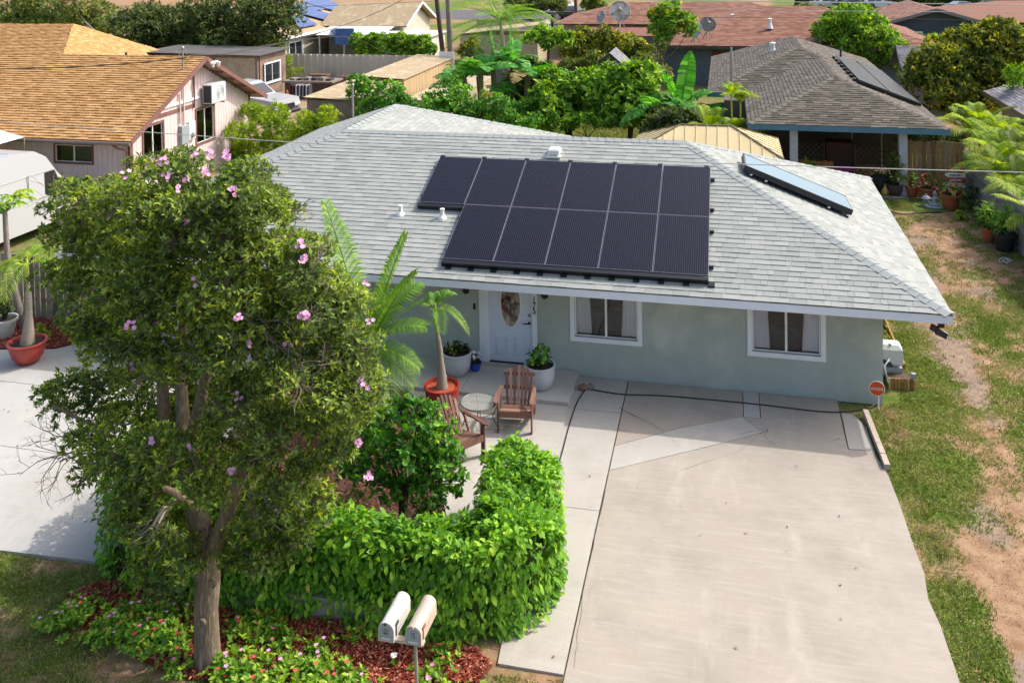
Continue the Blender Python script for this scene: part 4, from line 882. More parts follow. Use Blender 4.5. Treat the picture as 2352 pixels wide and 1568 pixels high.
pos, nr_, s_, t_ = hedge_pts(33000); N = len(pos); dn_ = np.array([0, 0, -1.])
side_amt = 1-np.clip(nr_[:, 2:3], 0, 1); dd = unit(nr_*.55+dn_*side_amt*1.2+rdir(N)*(.85+.4*(1-side_amt))*np.array([1, 1, .7])); LL = RNG.uniform(.04, .135, N); pos2 = pos-nr_*RNG.uniform(-.03, .15, (N, 1))
nn_ = nr_+np.array([0, 0, .35])+rdir(N)*.5
# the 300 that show largest become leaves of their own
rel = pos2-CAM; zz = rel@CF; sx_ = W/2+FPX*(rel@CR)/zz; sy_ = H/2+SY-FPX*(rel@CU)/zz; face = np.abs(np.sum(unit(nn_)*unit(-rel), 1)); out_ = np.sum(nr_*unit(-rel), 1)
score = np.where((sx_ > 560) & (sx_ < W) & (sy_ < 1480) & (out_ > .25), LL*face/zz*(1+.0*zz), -1); pick_ = np.zeros(N, bool); pick_[np.argsort(-score)[:300]] = True
link('foliage', leafmesh('foliage', pos2[~pick_], dd[~pick_], nn_[~pick_], LL[~pick_], LL[~pick_]*.52, MATS['leaf_hedge'], detail=1, fold=.12, droop=.18), hg, True)['kind'] = 'stuff'
lm = [leafmesh('leaf', np.zeros((1, 3)), np.array([[1., 0, 0]]), np.array([[0, 0, 1.]]), np.array([1.]), np.array([w]), MATS['leaf_hedge_one'], detail=1, fold=.12, droop=dr_) for w, dr_ in ((.5, .15), (.55, .2), (.46, .25))]
hinv = rootinv(hg)
for i in np.nonzero(pick_)[0]:
    d = Vector(dd[i]).normalized(); s1 = d.cross(Vector(nn_[i])).normalized(); u = s1.cross(d); k = float(LL[i]); o = bpy.data.objects.new('leaf', lm[int(i) % 3]); COL.objects.link(o); o.parent = hg
    o.matrix_basis = hinv @ Matrix(((d.x*k, -s1.x*k, u.x*k, pos2[i][0]), (d.y*k, -s1.y*k, u.y*k, pos2[i][1]), (d.z*k, -s1.z*k, u.z*k, pos2[i][2]), (0, 0, 0, 1)))
tdr = B()
for k in range(50):
    q, nv, _, _ = hedge_pts(1); q = Vector(q[0]); nv = Vector(nv[0]); e0 = q+nv*random.uniform(.08, .2)+Vector((random.uniform(-.1, .1), random.uniform(-.1, .1), random.uniform(0, .12))); tdr.tube([q, q.lerp(e0, .5)+Vector((0, 0, .03)), e0], [.004, .003, .002], 3, cap=False)
tdr.build('tendrils', M('tendril', '#8a8a4a', '#6f7a34', rough=.7), hg)['kind'] = 'stuff'
M('low_wall', '#a39c92', '#8b847a', scale=3, rough=.95, bump=.4, bscale=40)
wlb = B(); wp = [(-9.9, -7.2), (-9.5, -7.2), (-7.5, -7.17), (-6.3, -7.12), (-5.85, -6.85)]
for a, c in zip(wp, wp[1:]): wlb.bar((a[0], a[1], .14), (c[0], c[1], .14), .16, .3)
one(wlb, 'garden_wall', 'low_wall', 'low grey concrete wall under the front of the hedge', 'wall')

# ---------------------------------------------------------------- shrubs of the courtyard
def VC(pts, Y): return [(tuple(PY(x, y, Y+dy)), r) for x, y, dy, r in pts]
cb = P(925, 1195, .1)
tree('citrus_shrub', 'dark green glossy citrus shrub inside the hedge left of the chairs', 'shrub', cb, tuple(cb+Vector((0, 0, .55))), .045, VC([(820, 1030, .1, .3), (880, 985, 0, .32), (960, 965, .1, .34), (1010, 1010, 0, .3), (850, 1080, -.2, .3), (930, 1060, -.25, .34), (1010, 1075, -.1, .32), (890, 1120, -.2, .25), (975, 1125, -.2, .28), (1035, 1110, .1, .22), (985, 945, .2, .2), (790, 1075, .1, .22), (900, 1030, -.1, .3), (975, 1040, .1, .3), (1030, 1045, .1, .26), (840, 960, .2, .22), (920, 945, .1, .24)], cb.y), 'leaf_citrus', .1, .05, tips=120, per=6, barkmat='bark_dark', twigs=True, detail=1, stems=3)
for i, (x, y, lab, mt) in enumerate(((800, 1180, 'low olive-green shrub with pink blossom in the brown mulch', 'leaf_tree'), (985, 1190, 'small sprawling dark shrub at the foot of the citrus', 'leaf_citrus'), (790, 1000, 'small yellow-green shrub between the tree crown and the citrus', 'leaf_lime'))):
    b0 = P(x, y+30, .08); tree('courtyard_shrub', lab, 'shrub', b0, tuple(b0+Vector((0, 0, .25))), .02, [((b0.x+dx, b0.y+dy, .42+dz), .2) for dx, dy, dz in ((-.15, 0, 0), (.15, .05, .05), (0, -.12, .1))], mt, .07, .028, tips=110, per=6, barkmat='bark_dark', twigs=True)
# ---------------------------------------------------------------- palms
def frond(p0, az, el, L, lf, n=34, sag=.5, wl=.03, vee=.5, twist=0., tip=.15):
    d = Vector((math.cos(az)*math.cos(el), math.sin(az)*math.cos(el), math.sin(el))); p0 = Vector(p0); wl = min(wl, .8*L/n)
    def pt_(t): return p0+d*(L*t)+Vector((0, 0, -1))*(sag*L*t*t)
    b = B(); b.tube([pt_(t/8) for t in range(9)], [.016*L**.5*(1-.8*t/8)+.002 for t in range(9)], 5)
    for i in range(n):
        t = .14+.86*i/(n-1); p = pt_(t); tg = (pt_(min(1, t+.02))-pt_(t-.02)).normalized(); sd = tg.cross(Vector((0, 0, 1))).normalized(); up = sd.cross(tg)
        ll = lf*(math.sin(math.pi*min(1, .12+.8*t))**.7)*random.uniform(.88, 1.08)
        for s in (-1, 1):
            fw = .35+.5*t; q = (sd*s+tg*fw+up*vee*(1-.6*t)).normalized(); m = p+q*ll*.5; e = p+q*ll+Vector((0, 0, -1))*ll*(.22+tip); w = tg*wl*.5
            k = len(b.v); b.v += [tuple(p-w*.5), tuple(p+w*.5), tuple(m-w), tuple(m+w), tuple(e)]; b.f += [(k, k+1, k+3, k+2), (k+2, k+3, k+4)]
    return b
def palm(name, label, base, top, tr, fr, leafmat, trunkmat='palm_trunk', bottle=False, group=None, cat='palm', shaft=True, cane=None):
    """fr: list of (azimuth, elevation, length, leaflet length, n, sag)"""
    t = thing(name, label, cat, tuple(base), 0, group); base, top = Vector(base), Vector(top); b = B(); H_ = (top-base).length; n = 14; k = []
    for i in range(n+1):
        u = i/n; r = tr*((1.9-1.1*min(1, u*2.2)) if bottle else (1.25-.35*u))*(1 if u < .75 else 1-.5*(u-.75)/.25); k.append(r*(1+.05*(i % 2)))
    b.tube([base.lerp(top, i/n)+Vector((math.sin(i/n*3)*.03*H_, 0, 0)) for i in range(n+1)], k, 14); b.build('trunk', trunkmat, t, smooth=True)
    if shaft: B().tube([top-Vector((0, 0, .02)), top+Vector((0, 0, .12*H_+.1)), top+Vector((0, 0, .2*H_+.15))], [tr*.6, tr*.55, tr*.25], 10).build('crownshaft', 'palm_green', t, smooth=True)
    for (a, e, L, lf, nn, sg) in fr: frond(top+Vector((0, 0, (.15*H_+.1 if shaft else 0))), a, e, L, lf, nn, sg).build('frond', 'leaf_'+leafmat, t)
    return t
random.seed(21)
b0 = P(1016, 938, .075); b0.z = .42; tp = PY(1000, 745, b0.y)
palm('bottle_palm', 'small palm with swollen grey trunk in the red pot by the front door', b0, tp, .062, [(R(165), .65, .72, .26, 30, .75), (R(50), 1.0, .68, .26, 30, .5), (R(5), .4, .68, .28, 30, .95), (R(-60), .5, .55, .24, 24, .9), (R(115), 1.1, .55, .22, 24, .5)], 'palm', bottle=True)
b1 = P(63, 790, .42); tp1 = PY(62, 640, b1.y)
palm('bottle_palm', 'small palm with swollen grey trunk in the red pot by the wooden fence', b1, tp1, .08, [(R(175), .5, 1.0, .34, 28, .8), (R(95), .8, 1.0, .34, 28, .6), (R(20), .5, 1.0, .34, 28, .9), (R(-80), .45, .95, .34, 26, .9), (R(-140), .35, 1.0, .34, 26, 1.0)], 'areca', bottle=True)
b2 = P(890, 975, .06); tp2 = PY(848, 800, b2.y)
palm('feather_palm', 'tall feather palm with long arching fronds behind the flowering tree', b2, tp2, .11, [(R(165), 1.25, 3.0, .55, 70, .1), (R(35), 1.28, 2.5, .5, 72, .16), (R(12), 1.15, 2.1, .55, 72, .26), (R(2), .8, 1.5, .5, 60, .4), (R(-10), .35, 1.1, .45, 52, .5), (R(-14), .0, .95, .42, 46, .5), (R(60), .95, 1.9, .55, 66, .35), (R(-50), .0, 1.1, .45, 40, .6), (R(170), .6, 2.0, .55, 40, .45), (R(-130), .5, 1.6, .5, 36, .6)], 'palm', shaft=False)
# ---------------------------------------------------------------- street bed flowers
protos = []
for k in range(5):
    t = thing('periwinkle_plant', 'low leafy flowering plant in the red mulch street bed', 'flower', (0, 0, -3), 0, 'periwinkles in the street bed')
    t['label'] = 'low green periwinkle with %s in red mulch' % ['red flowers', 'salmon flowers', 'several red flowers', 'a rose flower', 'pink flowers'][k]
    n = 26; tips = np.c_[RNG.normal(0, .11, n), RNG.normal(0, .11, n), RNG.uniform(.06, .17, n)]; o = np.c_[tips[:, :2]*3, np.ones(n)]
    A = rosettes(tips, o, 8, .07, .032, 1.3, .5); me = leafmesh('foliage', *A, MATS['leaf_vinca'], detail=0, fold=.15); link('foliage', me, t)
    for j in range([2, 1, 3, 1, 2][k]):
        fb = flower(5, .026); i = RNG.integers(n); c = tips[i]; fb.v = [(x+c[0], y+c[1], z+c[2]+.05) for x, y, z in fb.v]; fb.build('flower', ['petal_red', 'petal_salmon', 'petal_red', 'petal_rose', 'petal_pink'][k], t, world=False)
    protos.append(t)
vb = [(340, 1395), (190, 1400), (110, 1455), (240, 1480), (330, 1530), (440, 1568), (430, 1480), (420, 1420)]; vb2 = [(510, 1440), (560, 1500), (500, 1600), (540, 1800), (1120, 1760), (1120, 1590), (1060, 1530), (900, 1500), (800, 1445), (640, 1430)]
cnt = 0
for poly, nn in ((vb, 36), (vb2, 66)):
    pv = [P(x, y) for x, y in poly]; x, y = scatter([(p.x, p.y) for p in pv], nn)
    for a, c in zip(x, y):
        if (a-tb.x)**2+(c-tb.y)**2 < .1 or ((a+6.55)**2+(c+8.2)**2 < .12): continue
        s = protos[cnt % 5]; z = .03; sc = random.uniform(.8, 1.25)
        if cnt < 5: s.location = (a, c, z); s.rotation_euler = (0, 0, random.uniform(0, 6)); s.scale = (sc,)*3; ROOTM[s.name] = Matrix()
        else: s = dup(s, (a, c, z), random.uniform(0, 6), scale=sc)
        s['label'] = s['label'].split(', ')[0]+(', left of the tree trunk' if a < tb.x else (', between trunk and mailboxes' if a < -7.2 else ', beside the mailbox post'))
        cnt += 1
for (x, y, mt, lab) in ((905, 1508, 'petal_white', 'white flower on a short stem in the mulch under the mailboxes'), (445, 1358, 'petal_rose', 'magenta flower beside the shaded red mulch heap'), (615, 1448, 'petal_rose', 'rose flower in red mulch right of the tree trunk'), (985, 1560, 'petal_pink', 'pink flower at the lower edge of the bed')):
    p = P(x, y, .15); t = thing('bedding_flower', lab, 'flower', (p.x, p.y, .03)); B().tube([(p.x, p.y, .03), (p.x+.01, p.y, .15)], .004, 5).build('stem', 'leaf_vinca', t); b = B()
    for k in range(3): f = flower(5, .036); b.add([(v[0]+p.x+random.uniform(-.02, .02), v[1]+p.y+random.uniform(-.02, .02), v[2]+.155+k*.008) for v in f.v], f.f)
    b.build('blossom', mt, t)
    A = rosettes(np.array([[p.x, p.y, .07]]*4), np.array([[0, 0, 1.]]*4), 6, .06, .025, 1.4); link('leaves', leafmesh('leaves', *A, MATS['leaf_vinca']), t, True)
# ================================================================== patio furniture and pots
MR('chair_wood', [(0, '#5c3d32'), (.4, '#6d4c3f'), (.8, '#806051'), (1, '#96796b')], rough=.7, per='object', grain=.18, gscale=25); M('screw', '#4a3f3a', rough=.5)
M('pot_grey', '#b4b8bd', '#a6abb0', scale=3, rough=.7); M('pot_red', '#8e2c22', '#a23a2c', scale=2, rough=.3, spec=.6); M('pot_blue', '#1c3f9c', '#244cb0', rough=.35); M('pot_terra', '#a85c3c', '#94502f', scale=4, rough=.85); M('pot_black', '#1f2024', '#2a2b30', rough=.7); M('pot_soil', '#2c221c', '#3d3028', scale=12, rough=1)
M('pot_white', '#c4c3bc', '#b3b2aa', scale=4, rough=.7); M('pot_chips', '#8e3a26', '#b0583a', scale=18, rough=1, bump=.6)
def adirondack(label, loc, rz):
    t = thing('adirondack_chair', label, 'chair', loc, rz, 'wooden chairs on the patio'); CW = 'chair_wood'; nb = 7; bw = .072
    # seat slats, following a gentle scoop
    for i in range(6):
        u = i/5; y = -.26+.5*u; z = .37-.13*u+.015*(u-.5)**2; B().obox((0, y, z), (1, 0, 0), (0, 1, -.26), (0, .26, 1), .265, .046, .011).build('seat_slat', CW, t, world=False)
    # back slats fan out and round off at the top
    ld = Vector((0, .5, .87)).normalized()
    for i in range(nb):
        k = i-(nb-1)/2; L = .69-.011*k*k*1.1-.03*(abs(k) == 3); x0, x1 = k*bw*.86, k*bw*1.1; a = Vector((x0, .2, .24)); c = Vector((x1, .2, .24))+ld*L; sd = Vector((1, 0, 0)); nr0 = ld.cross(sd).normalized(); b = B(); w = bw*.36
        pts = [a-sd*w*.85, a+sd*w*.85, c+sd*w-ld*.03, c+sd*w*.55, c-sd*w*.55, c-sd*w-ld*.03]; b.prism(pts, nr0*-.02); b.build('back_slat', CW, t, world=False)
    for h, wd_ in ((.31, .27), (.54, .29)): c = Vector((0, .2, .24))+ld*h+Vector((0, .03, -.01)); B().obox(c, (1, 0, 0), ld, (0, -1, 0), wd_, .03, .012).build('back_rail', CW, t, world=False)
    for s in (-1, 1):
        arm = B(); pr = [(s*.27, .28), (s*.33, .3), (s*.35, .1), (s*.385, -.2), (s*.37, -.36), (s*.31, -.4), (s*.265, -.33), (s*.275, -.05)]; 
        arm.prism([(x, y, .56-.02*(y > 0)) for x, y in (pr if s > 0 else pr[::-1])], (0, 0, .022)); arm.build('armrest', CW, t, world=False)
        B().obox((s*.30, -.27, .28), (1, 0, 0), (0, 1, 0), (0, 0, 1), .014, .045, .28).build('front_leg', CW, t, world=False)
        B().bar((s*.28, -.29, .34), (s*.28, .52, .045), .028, .1).build('back_leg', CW, t, world=False)
        B().obox((s*.31, .2, .35), (1, 0, 0), ld, (0, -1, .4), .012, .22, .03).build('arm_brace', CW, t, world=False)
    B().obox((0, -.3, .33), (1, 0, 0), (0, 1, 0), (0, 0, 1), .28, .012, .05).build('apron', CW, t, world=False)
    sc = B()
    for i in range(nb):
        k = i-(nb-1)/2
        for h in (.31, .54): c = Vector((k*bw*(.86+.24*h/.86), .2, .24))+ld*h+Vector((0, -.013, .004)); sc.lathe([(.007, 0), (.007, .004)], 6, c)
    sc.build('screws', 'screw', t, world=False)['kind'] = 'stuff'
    return t
p = P(1187, 975, LZ); adirondack('red-brown slatted wooden garden chair facing the driveway, right of the glass table', (p.x, p.y, LZ), R(6))
p = P(1056, 1046, LZ); adirondack('red-brown slatted wooden garden chair partly behind the citrus shrub, left of the table', (p.x, p.y, LZ), R(52))
p = P(1100, 982, LZ); gt = thing('glass_table', 'small round glass-topped side table with bronze metal legs between the chairs', 'table', (p.x, p.y, LZ)); M('bronze', '#6f685f', '#837b70', rough=.4, metal=.6)
m, n, l, b, o = newmat('table_glass'); b.inputs['Base Color'].default_value = lin('#b4bab2'); b.inputs['Roughness'].default_value = .06; b.inputs['Specular IOR Level'].default_value = .8; tr_ = n.new('ShaderNodeBsdfTransparent'); ms_ = n.new('ShaderNodeMixShader'); ms_.inputs[0].default_value = .4; l.new(tr_.outputs[0], ms_.inputs[1]); l.new(b.outputs[0], ms_.inputs[2]); l.new(ms_.outputs[0], o.inputs[0]); r = .32; zt = .47
B().poly([(.31*math.cos(R(a)), .31*math.sin(R(a)), zt+.006) for a in range(0, 360, 10)]).build('glass_top', 'table_glass', gt, world=False)
B().tube([(r*math.cos(R(a)), r*math.sin(R(a)), zt) for a in range(0, 361, 10)], .014, 8).build('rim', 'bronze', gt, world=False, smooth=True); B().tube([(r*.93*math.cos(R(a)), r*.93*math.sin(R(a)), zt-.13) for a in range(0, 361, 12)], .007, 6).build('lower_ring', 'bronze', gt, world=False)
for a in (20, 110, 200, 290):
    c, s = math.cos(R(a)), math.sin(R(a)); q = [(r*1.0, zt), (r*1.12, zt-.07), (r*.95, zt-.16), (r*.78, zt-.28), (r*.85, .1), (r*1.05, .0)]; B().tube([(c*x, s*x, z) for x, z in q], .011, 7).build('leg', 'bronze', gt, world=False, smooth=True)
B().bar((-r, 0, zt-.01), (r, 0, zt-.01), .012, .008).bar((0, -r, zt-.012), (0, r, zt-.012), .012, .008).build('cross_bar', 'bronze', gt, world=False)
def pot(name, label, loc, r, h, mat, shape='round', soil='pot_soil', cat='pot', rim=.03, group=None):
    t = thing(name, label, cat, tuple(loc), 0, group)
    prof = {'round': [(r*.55, 0), (r*.62, .01), (r*.84, h*.22), (r*.96, h*.5), (r*.99, h*.78), (r*.97, h*.9), (r*1.05, h*.93), (r*1.06, h), (r*.93, h), (r*.9, h*.86)],
            'taper': [(r*.66, 0), (r*.7, .01), (r*.95, h*.84), (r*1.08, h*.85), (r*1.1, h), (r*.97, h), (r*.93, h*.86)],
            'bowl': [(r*.5, 0), (r*.6, .01), (r*.85, h*.3), (r*1.0, h*.7), (r*.98, h*.86), (r*1.1, h*.93), (r*1.12, h), (r*.95, h), (r*.9, h*.85)]}[shape]
    B().lathe(prof, 32).build('body', mat, t, world=False, smooth=True); B().lathe([(.001, h*.9), (r*.92, h*.88)], 20).build('soil', soil, t, world=False); return t
def potplant(name, label, loc, w, h, leafmat, L, Wd, n=30, per=6, cat='plant', group=None, petals=None, npet=6, up=.5, spread=1.0, fr=.05):
    t = thing(name, label, cat, tuple(loc), 0, group); tips = np.c_[RNG.normal(0, w*.45, n), RNG.normal(0, w*.45, n), np.zeros(n)]; rr = np.hypot(tips[:, 0], tips[:, 1])/w; tips[:, 2] = h*RNG.uniform(.25, 1, n)*(1-.45*np.clip(rr, 0, 1)**2); o = np.c_[tips[:, :2]/w*1.2, np.full(n, .8)]
    A = rosettes(tips, o, per, L, Wd, spread, up); link('foliage', leafmesh('foliage', *A, MATS[leafmat], detail=1, fold=.15, droop=.15), t)
    st = B(); [st.tube([(0, 0, -.05), (q[0]*.5, q[1]*.5, q[2]*.5), tuple(q)], [.008, .006, .004], 4, cap=False) for q in tips]; st.build('stems', 'leaf_dark', t, world=False)
    if petals:
        for j in range(npet):
            q = tips[RNG.integers(n)]; fb = B()
            for k in range(3): f = flower(5, fr); mt = Vector((random.uniform(-.6, .6), random.uniform(-1, .2), 1)).normalized().to_track_quat('Z', 'Y').to_matrix(); fb.add([mt @ Vector(v)+Vector((q[0], q[1], q[2]+.04))+Vector(rdir(1)[0])*fr*.5 for v in f.v], f.f)
            fb.build('flower', petals, t, world=False)
    return t
p = P(1050, 858, PZ); pot('grey_pot', 'large pale grey round planter left of the front door', (p.x, p.y, PZ), .29, .46, 'pot_grey'); potplant('potted_plant', 'dark leafy plant with yellow blooms in the left grey planter', (p.x, p.y, PZ+.42), .24, .22, 'leaf_dark', .085, .05, 34, petals=M('petal_yellow', '#d8b838', rough=.6), npet=4, fr=.022)
p = P(1241, 889, PZ); pot('grey_pot', 'large pale grey round planter right of the front door', (p.x, p.y, PZ), .29, .46, 'pot_grey'); potplant('potted_plant', 'upright rubbery-leaved plant in the right grey planter', (p.x, p.y, PZ+.42), .24, .42, 'leaf_citrus', .11, .055, 34)
p = P(1092, 850, PZ); pot('blue_pot', 'small bright blue pot beside the door frame', (p.x, p.y, PZ), .12, .17, 'pot_blue', 'taper'); potplant('potted_plant', 'small plant with white flowers in the blue pot', (p.x, p.y, PZ+.15), .12, .2, 'leaf_dark', .06, .03, 22, petals='petal_white', npet=12, fr=.03)
pot('red_pot', 'glossy red urn planter holding a palm on the patio', (b0.x, b0.y, LZ), .32, .45, 'pot_red', 'round', 'pot_chips'); pot('red_pot', 'wide glossy red bowl planter holding a palm by the left fence', (b1.x, b1.y, .05), .36, .44, 'pot_red', 'bowl')
p = P(12, 772, .05); pot('white_pot', 'pale grey pot at the left edge by the papaya', (p.x, p.y, .05), .26, .42, 'pot_white', 'taper'); potplant('potted_plant', 'blue-green bushy plant in the pale pot at the left edge', (p.x, p.y, .45), .2, .5, 'leaf_dark', .09, .03, 40)
p = P(40, 800, .05); potplant('low_plant', 'low yellow-green plant growing in mulch behind the left red pot', (p.x+.3, p.y+.35, .06), .22, .4, 'leaf_lime', .1, .05, 26)
# aloe-like stalk in the courtyard and dry palm stub
p = P(885, 1010, .08); potplant('courtyard_plant', 'dry-leaved plant below the feather palm', (p.x, p.y, .08), .2, .35, 'leaf_olive', .16, .03, 18, up=.8)
# ---------------------------------------------------------------- hose, stones
M('hose_black', '#17171a', rough=.6); hz = ZD+.016
hp_ = [P(1352, 893, hz), P(1430, 905, hz), P(1520, 908, hz), P(1640, 918, hz), P(1760, 930, hz), P(1860, 942, hz), P(1930, 946, hz), P(1990, 938, hz+.02), P(2012, 925, .1)]
hp_ = [q if q.y < -.03 else Vector((q.x, -.04-.01*(i % 3), q.z)) for i, q in enumerate(hp_)]
def smooth_path(q, k=5):
    out = []
    for i in range(len(q)-1):
        a, b_, c, d = q[max(i-1, 0)], q[i], q[i+1], q[min(i+2, len(q)-1)]
        for j in range(k): t = j/k; out.append(.5*((2*b_)+(c-a)*t+(2*a-5*b_+4*c-d)*t*t+(3*b_-a-3*c+d)*t**3))
    return out+[q[-1]]
one(B().tube(smooth_path(hp_), .0105, 7), 'garden_hose', 'hose_black', 'black hose lying along the foot of the front wall', 'hose', smooth=True)
hq = [P(1345, 893, hz), P(1325, 925, hz), P(1308, 975, hz), P(1292, 1035, hz), P(1276, 1090, hz), P(1266, 1118, hz)]
one(B().tube(smooth_path(hq), .0105, 7), 'garden_hose', 'hose_black', 'black hose running down the walkway beside the patio step', 'hose', smooth=True)
def rock(c, r, name, mat, lab):
    b = B().ball(c, r, 9, 6, 1.2, .9, .7); rnd = random.Random(int(c[0]*100)); b.v = [tuple(Vector(v)+Vector((rnd.uniform(-.2, .2), rnd.uniform(-.2, .2), rnd.uniform(-.2, .2)))*r) for v in b.v]; return one(b, name, mat, lab, 'stone')
M('stone_brown', '#6f5040', '#8a6a56', scale=9, rough=.95, bump=.6); M('stone_grey', '#6f6c66', '#8a8780', scale=9, rough=.95, bump=.6)
p = P(1338, 891, .06); rock((p.x, p.y, .08), .085, 'stone', 'stone_brown', 'reddish-brown stone holding the hose by the porch corner'); p = P(1356, 888, .06); rock((p.x, p.y-.02, .08), .075, 'stone', 'stone_grey', 'grey stone holding the hose by the porch corner')
# ---------------------------------------------------------------- mailboxes
M('mail_white', '#cfcdc8', '#bab7b0', scale=6, rough=.5, spots=('#6d6862', 14, .68)); M('mail_tan', '#bcae9f', '#ab9c8d', scale=4, rough=.45); M('mail_door', '#8f9299', '#a2a5ab', scale=5, rough=.5); M('flag_red', '#a34a42', rough=.6); M('ink', '#3a3c40', rough=.8)
def mailbox(label, c, mat, flag, words):
    t = thing('mailbox', label, 'mailbox', c, R(-2), 'mailboxes at the street'); w, h, L = .088, .125, .5; n = 10
    pr = [(-w, 0), (w, 0), (w, h)]+[(w*math.cos(math.pi*i/n), h+w*.95*math.sin(math.pi*i/n)) for i in range(1, n)]+[(-w, h)]
    B().prism([(x, 0, z) for x, z in pr[::-1]], (0, L, 0)).build('body', mat, t, world=False, smooth=True)
    pd = [(x*1.06, z*1.03-.003) for x, z in pr]; B().prism([(x, -.014, z) for x, z in pd[::-1]], (0, .03, 0)).build('rim', mat, t, world=False); d = B().prism([(x*.93, -.02, .012+z*.9) for x, z in pr[::-1]], (0, .008, 0)).build('door', 'mail_door', t, world=False)
    B().bbox(-.014, .014, -.035, -.018, .185, .215, .005).build('pull_tab', mat if flag == 'flag_red' else 'ink', t, world=False); B().box(-.055, .055, -.024, -.019, .03, .042).build('door_strip', 'white_paint', t, world=False)
    for k, wd_ in enumerate(words): me = textmesh(wd_, .032, .001, MATS['ink']); me.transform(Matrix.Translation((0, -.0215, .13-.035*k)) @ Matrix.Rotation(R(90), 4, 'X')); link('door_lettering', me, t)
    B().box(w+.002, w+.008, .05, .075, .03, .17).box(w+.002, w+.008, .075, .13, .13, .17).build('flag', flag, t, world=False)
    return t
mp = P(940, 1480, 1.0); c1 = (mp.x+.06, mp.y-.02, 1.03); q = P(888, 1470, 1.03); c0 = (q.x, q.y, 1.03)
mailbox('weathered white mailbox on the left of the pair', c0, 'mail_white', 'ink', ['17171', 'BEN']); mailbox('smooth tan mailbox with red flag mark on the right of the pair', c1, 'mail_tan', 'flag_red', ['175', '1 75'])
mpst = thing('mailbox_post', 'thin pale metal post and crossbar carrying the two mailboxes', 'post', (c1[0]-.03, c1[1]+.2, 0)); M('galv', '#a5a19b', '#8f8b85', rough=.5, metal=.4)
B().tube([(c1[0]+.02, c1[1]+.06, -.1), (c1[0]-.005, c1[1]+.06, 1.02)], .021, 10).build('post', 'galv', mpst, smooth=True); B().box(c0[0]-.09, c1[0]+.1, c1[1]+.02, c1[1]+.1, 1.0, 1.028).build('crossbar', 'timber', mpst)
# ---------------------------------------------------------------- round yard sign
M('sign_orange', '#d2501e', '#cc4a1a', rough=.5); sp = Vector((-.11, -.2, 0)); sg = thing('yard_sign', 'round orange sign reading vivint on a white stake at the house corner', 'sign', tuple(sp)); B().tube([(sp.x, sp.y, 0), (sp.x, sp.y, .5)], .011, 6).build('stake', 'white_paint', sg)
dz = P(2015, 890, 0); zc = PY(2014, 891, sp.y).z
for rr, yy, mt, nmn in ((.142, 0, 'white_paint', 'border'), (.128, -.004, 'sign_orange', 'disc')):
    b = B().lathe([(rr, -.006), (rr, .006)], 32); b.v = [(sp.x-.03+a, sp.y-.015+yy-c, zc+bz) for a, bz, c in b.v]; b.build(nmn, mt, sg)
me = textmesh('vivint', .108, .003, MATS['white_paint']); me.transform(Matrix.Translation((sp.x-.03, sp.y-.028, zc)) @ Matrix.Rotation(R(90), 4, 'X')); o = link('lettering', me, sg, True)
me = textmesh('Solar and Home', .02, .001, MATS['white_paint']); bpy.data.meshes.remove(me)
# equipment box, wood crate, strip of planting on the right-hand side of the house
q = Vector((.36, 1.15, 0)); eb = thing('equipment_box', 'white and grey equipment cover with dark panel beside the house corner', 'machine', tuple(q)); M('abs_white', '#c9cccd', '#bfc3c5', rough=.45); M('abs_grey', '#8f979b', rough=.5)
B().bbox(.05, .52, .95, 1.35, .3, .72, .07).build('cover', 'abs_white', eb); B().box(.06, .51, .96, 1.34, .14, .3).build('base', 'abs_grey', eb); B().prism([(.08, .945, .33), (.34, .945, .33), (.3, .945, .4), (.08, .945, .5)], (0, -.006, 0)).build('logo_panel', 'ink', eb); B().box(.27, .31, 1.0, 1.06, .715, .728).build('latch', 'ink', eb)
cx_ = thing('wood_crate', 'small crate of upright wooden slats below the equipment cover', 'crate', (.45, .75, 0)); MR('slat_wood', [(0, '#7a5c34'), (.5, '#96763f'), (1, '#ad8c54')], per='object', grain=.2, gscale=20)
for i in range(9): B().box(.2+i*.056, .245+i*.056, .62, .645, .02, .24+.02*random.random()).build('slat', 'slat_wood', cx_)
B().box(.2, .7, .65, 1.0, .02, .2).build('box', 'bark_dark', cx_); B().box(.62, .7, .66, .74, .2, .34).build('meter', 'abs_grey', cx_)
one(B().tube(smooth_path([Vector((.02, .1, .75)), Vector((.05, .0, .6)), Vector((.12, .1, .45)), Vector((.14, .3, .3)), Vector((.1, .4, .55)), Vector((.2, .6, .6)), Vector((.25, .9, .5))]), .014, 7), 'power_cable', 'abs_grey', 'looped grey cable from the wall to the equipment cover', 'cable', smooth=True)
sp_b = [((.32, y, .18), .22) for y in np.arange(1.7, 5.2, .35)]
tree('border_planting', 'dry low planting strip along the right wall of the house', 'shrub', (.3, 3.2, 0), (.3, 3.2, .1), .02, sp_b, 'leaf_olive', .09, .03, tips=60, per=6, limbs=False, barkmat='bark_dark')
one(B().box(.62, .66, 1.5, 5.6, 0, .16), 'plank_edging', 'slat_wood', 'brown plank edging the planting strip beside the house', 'edging')
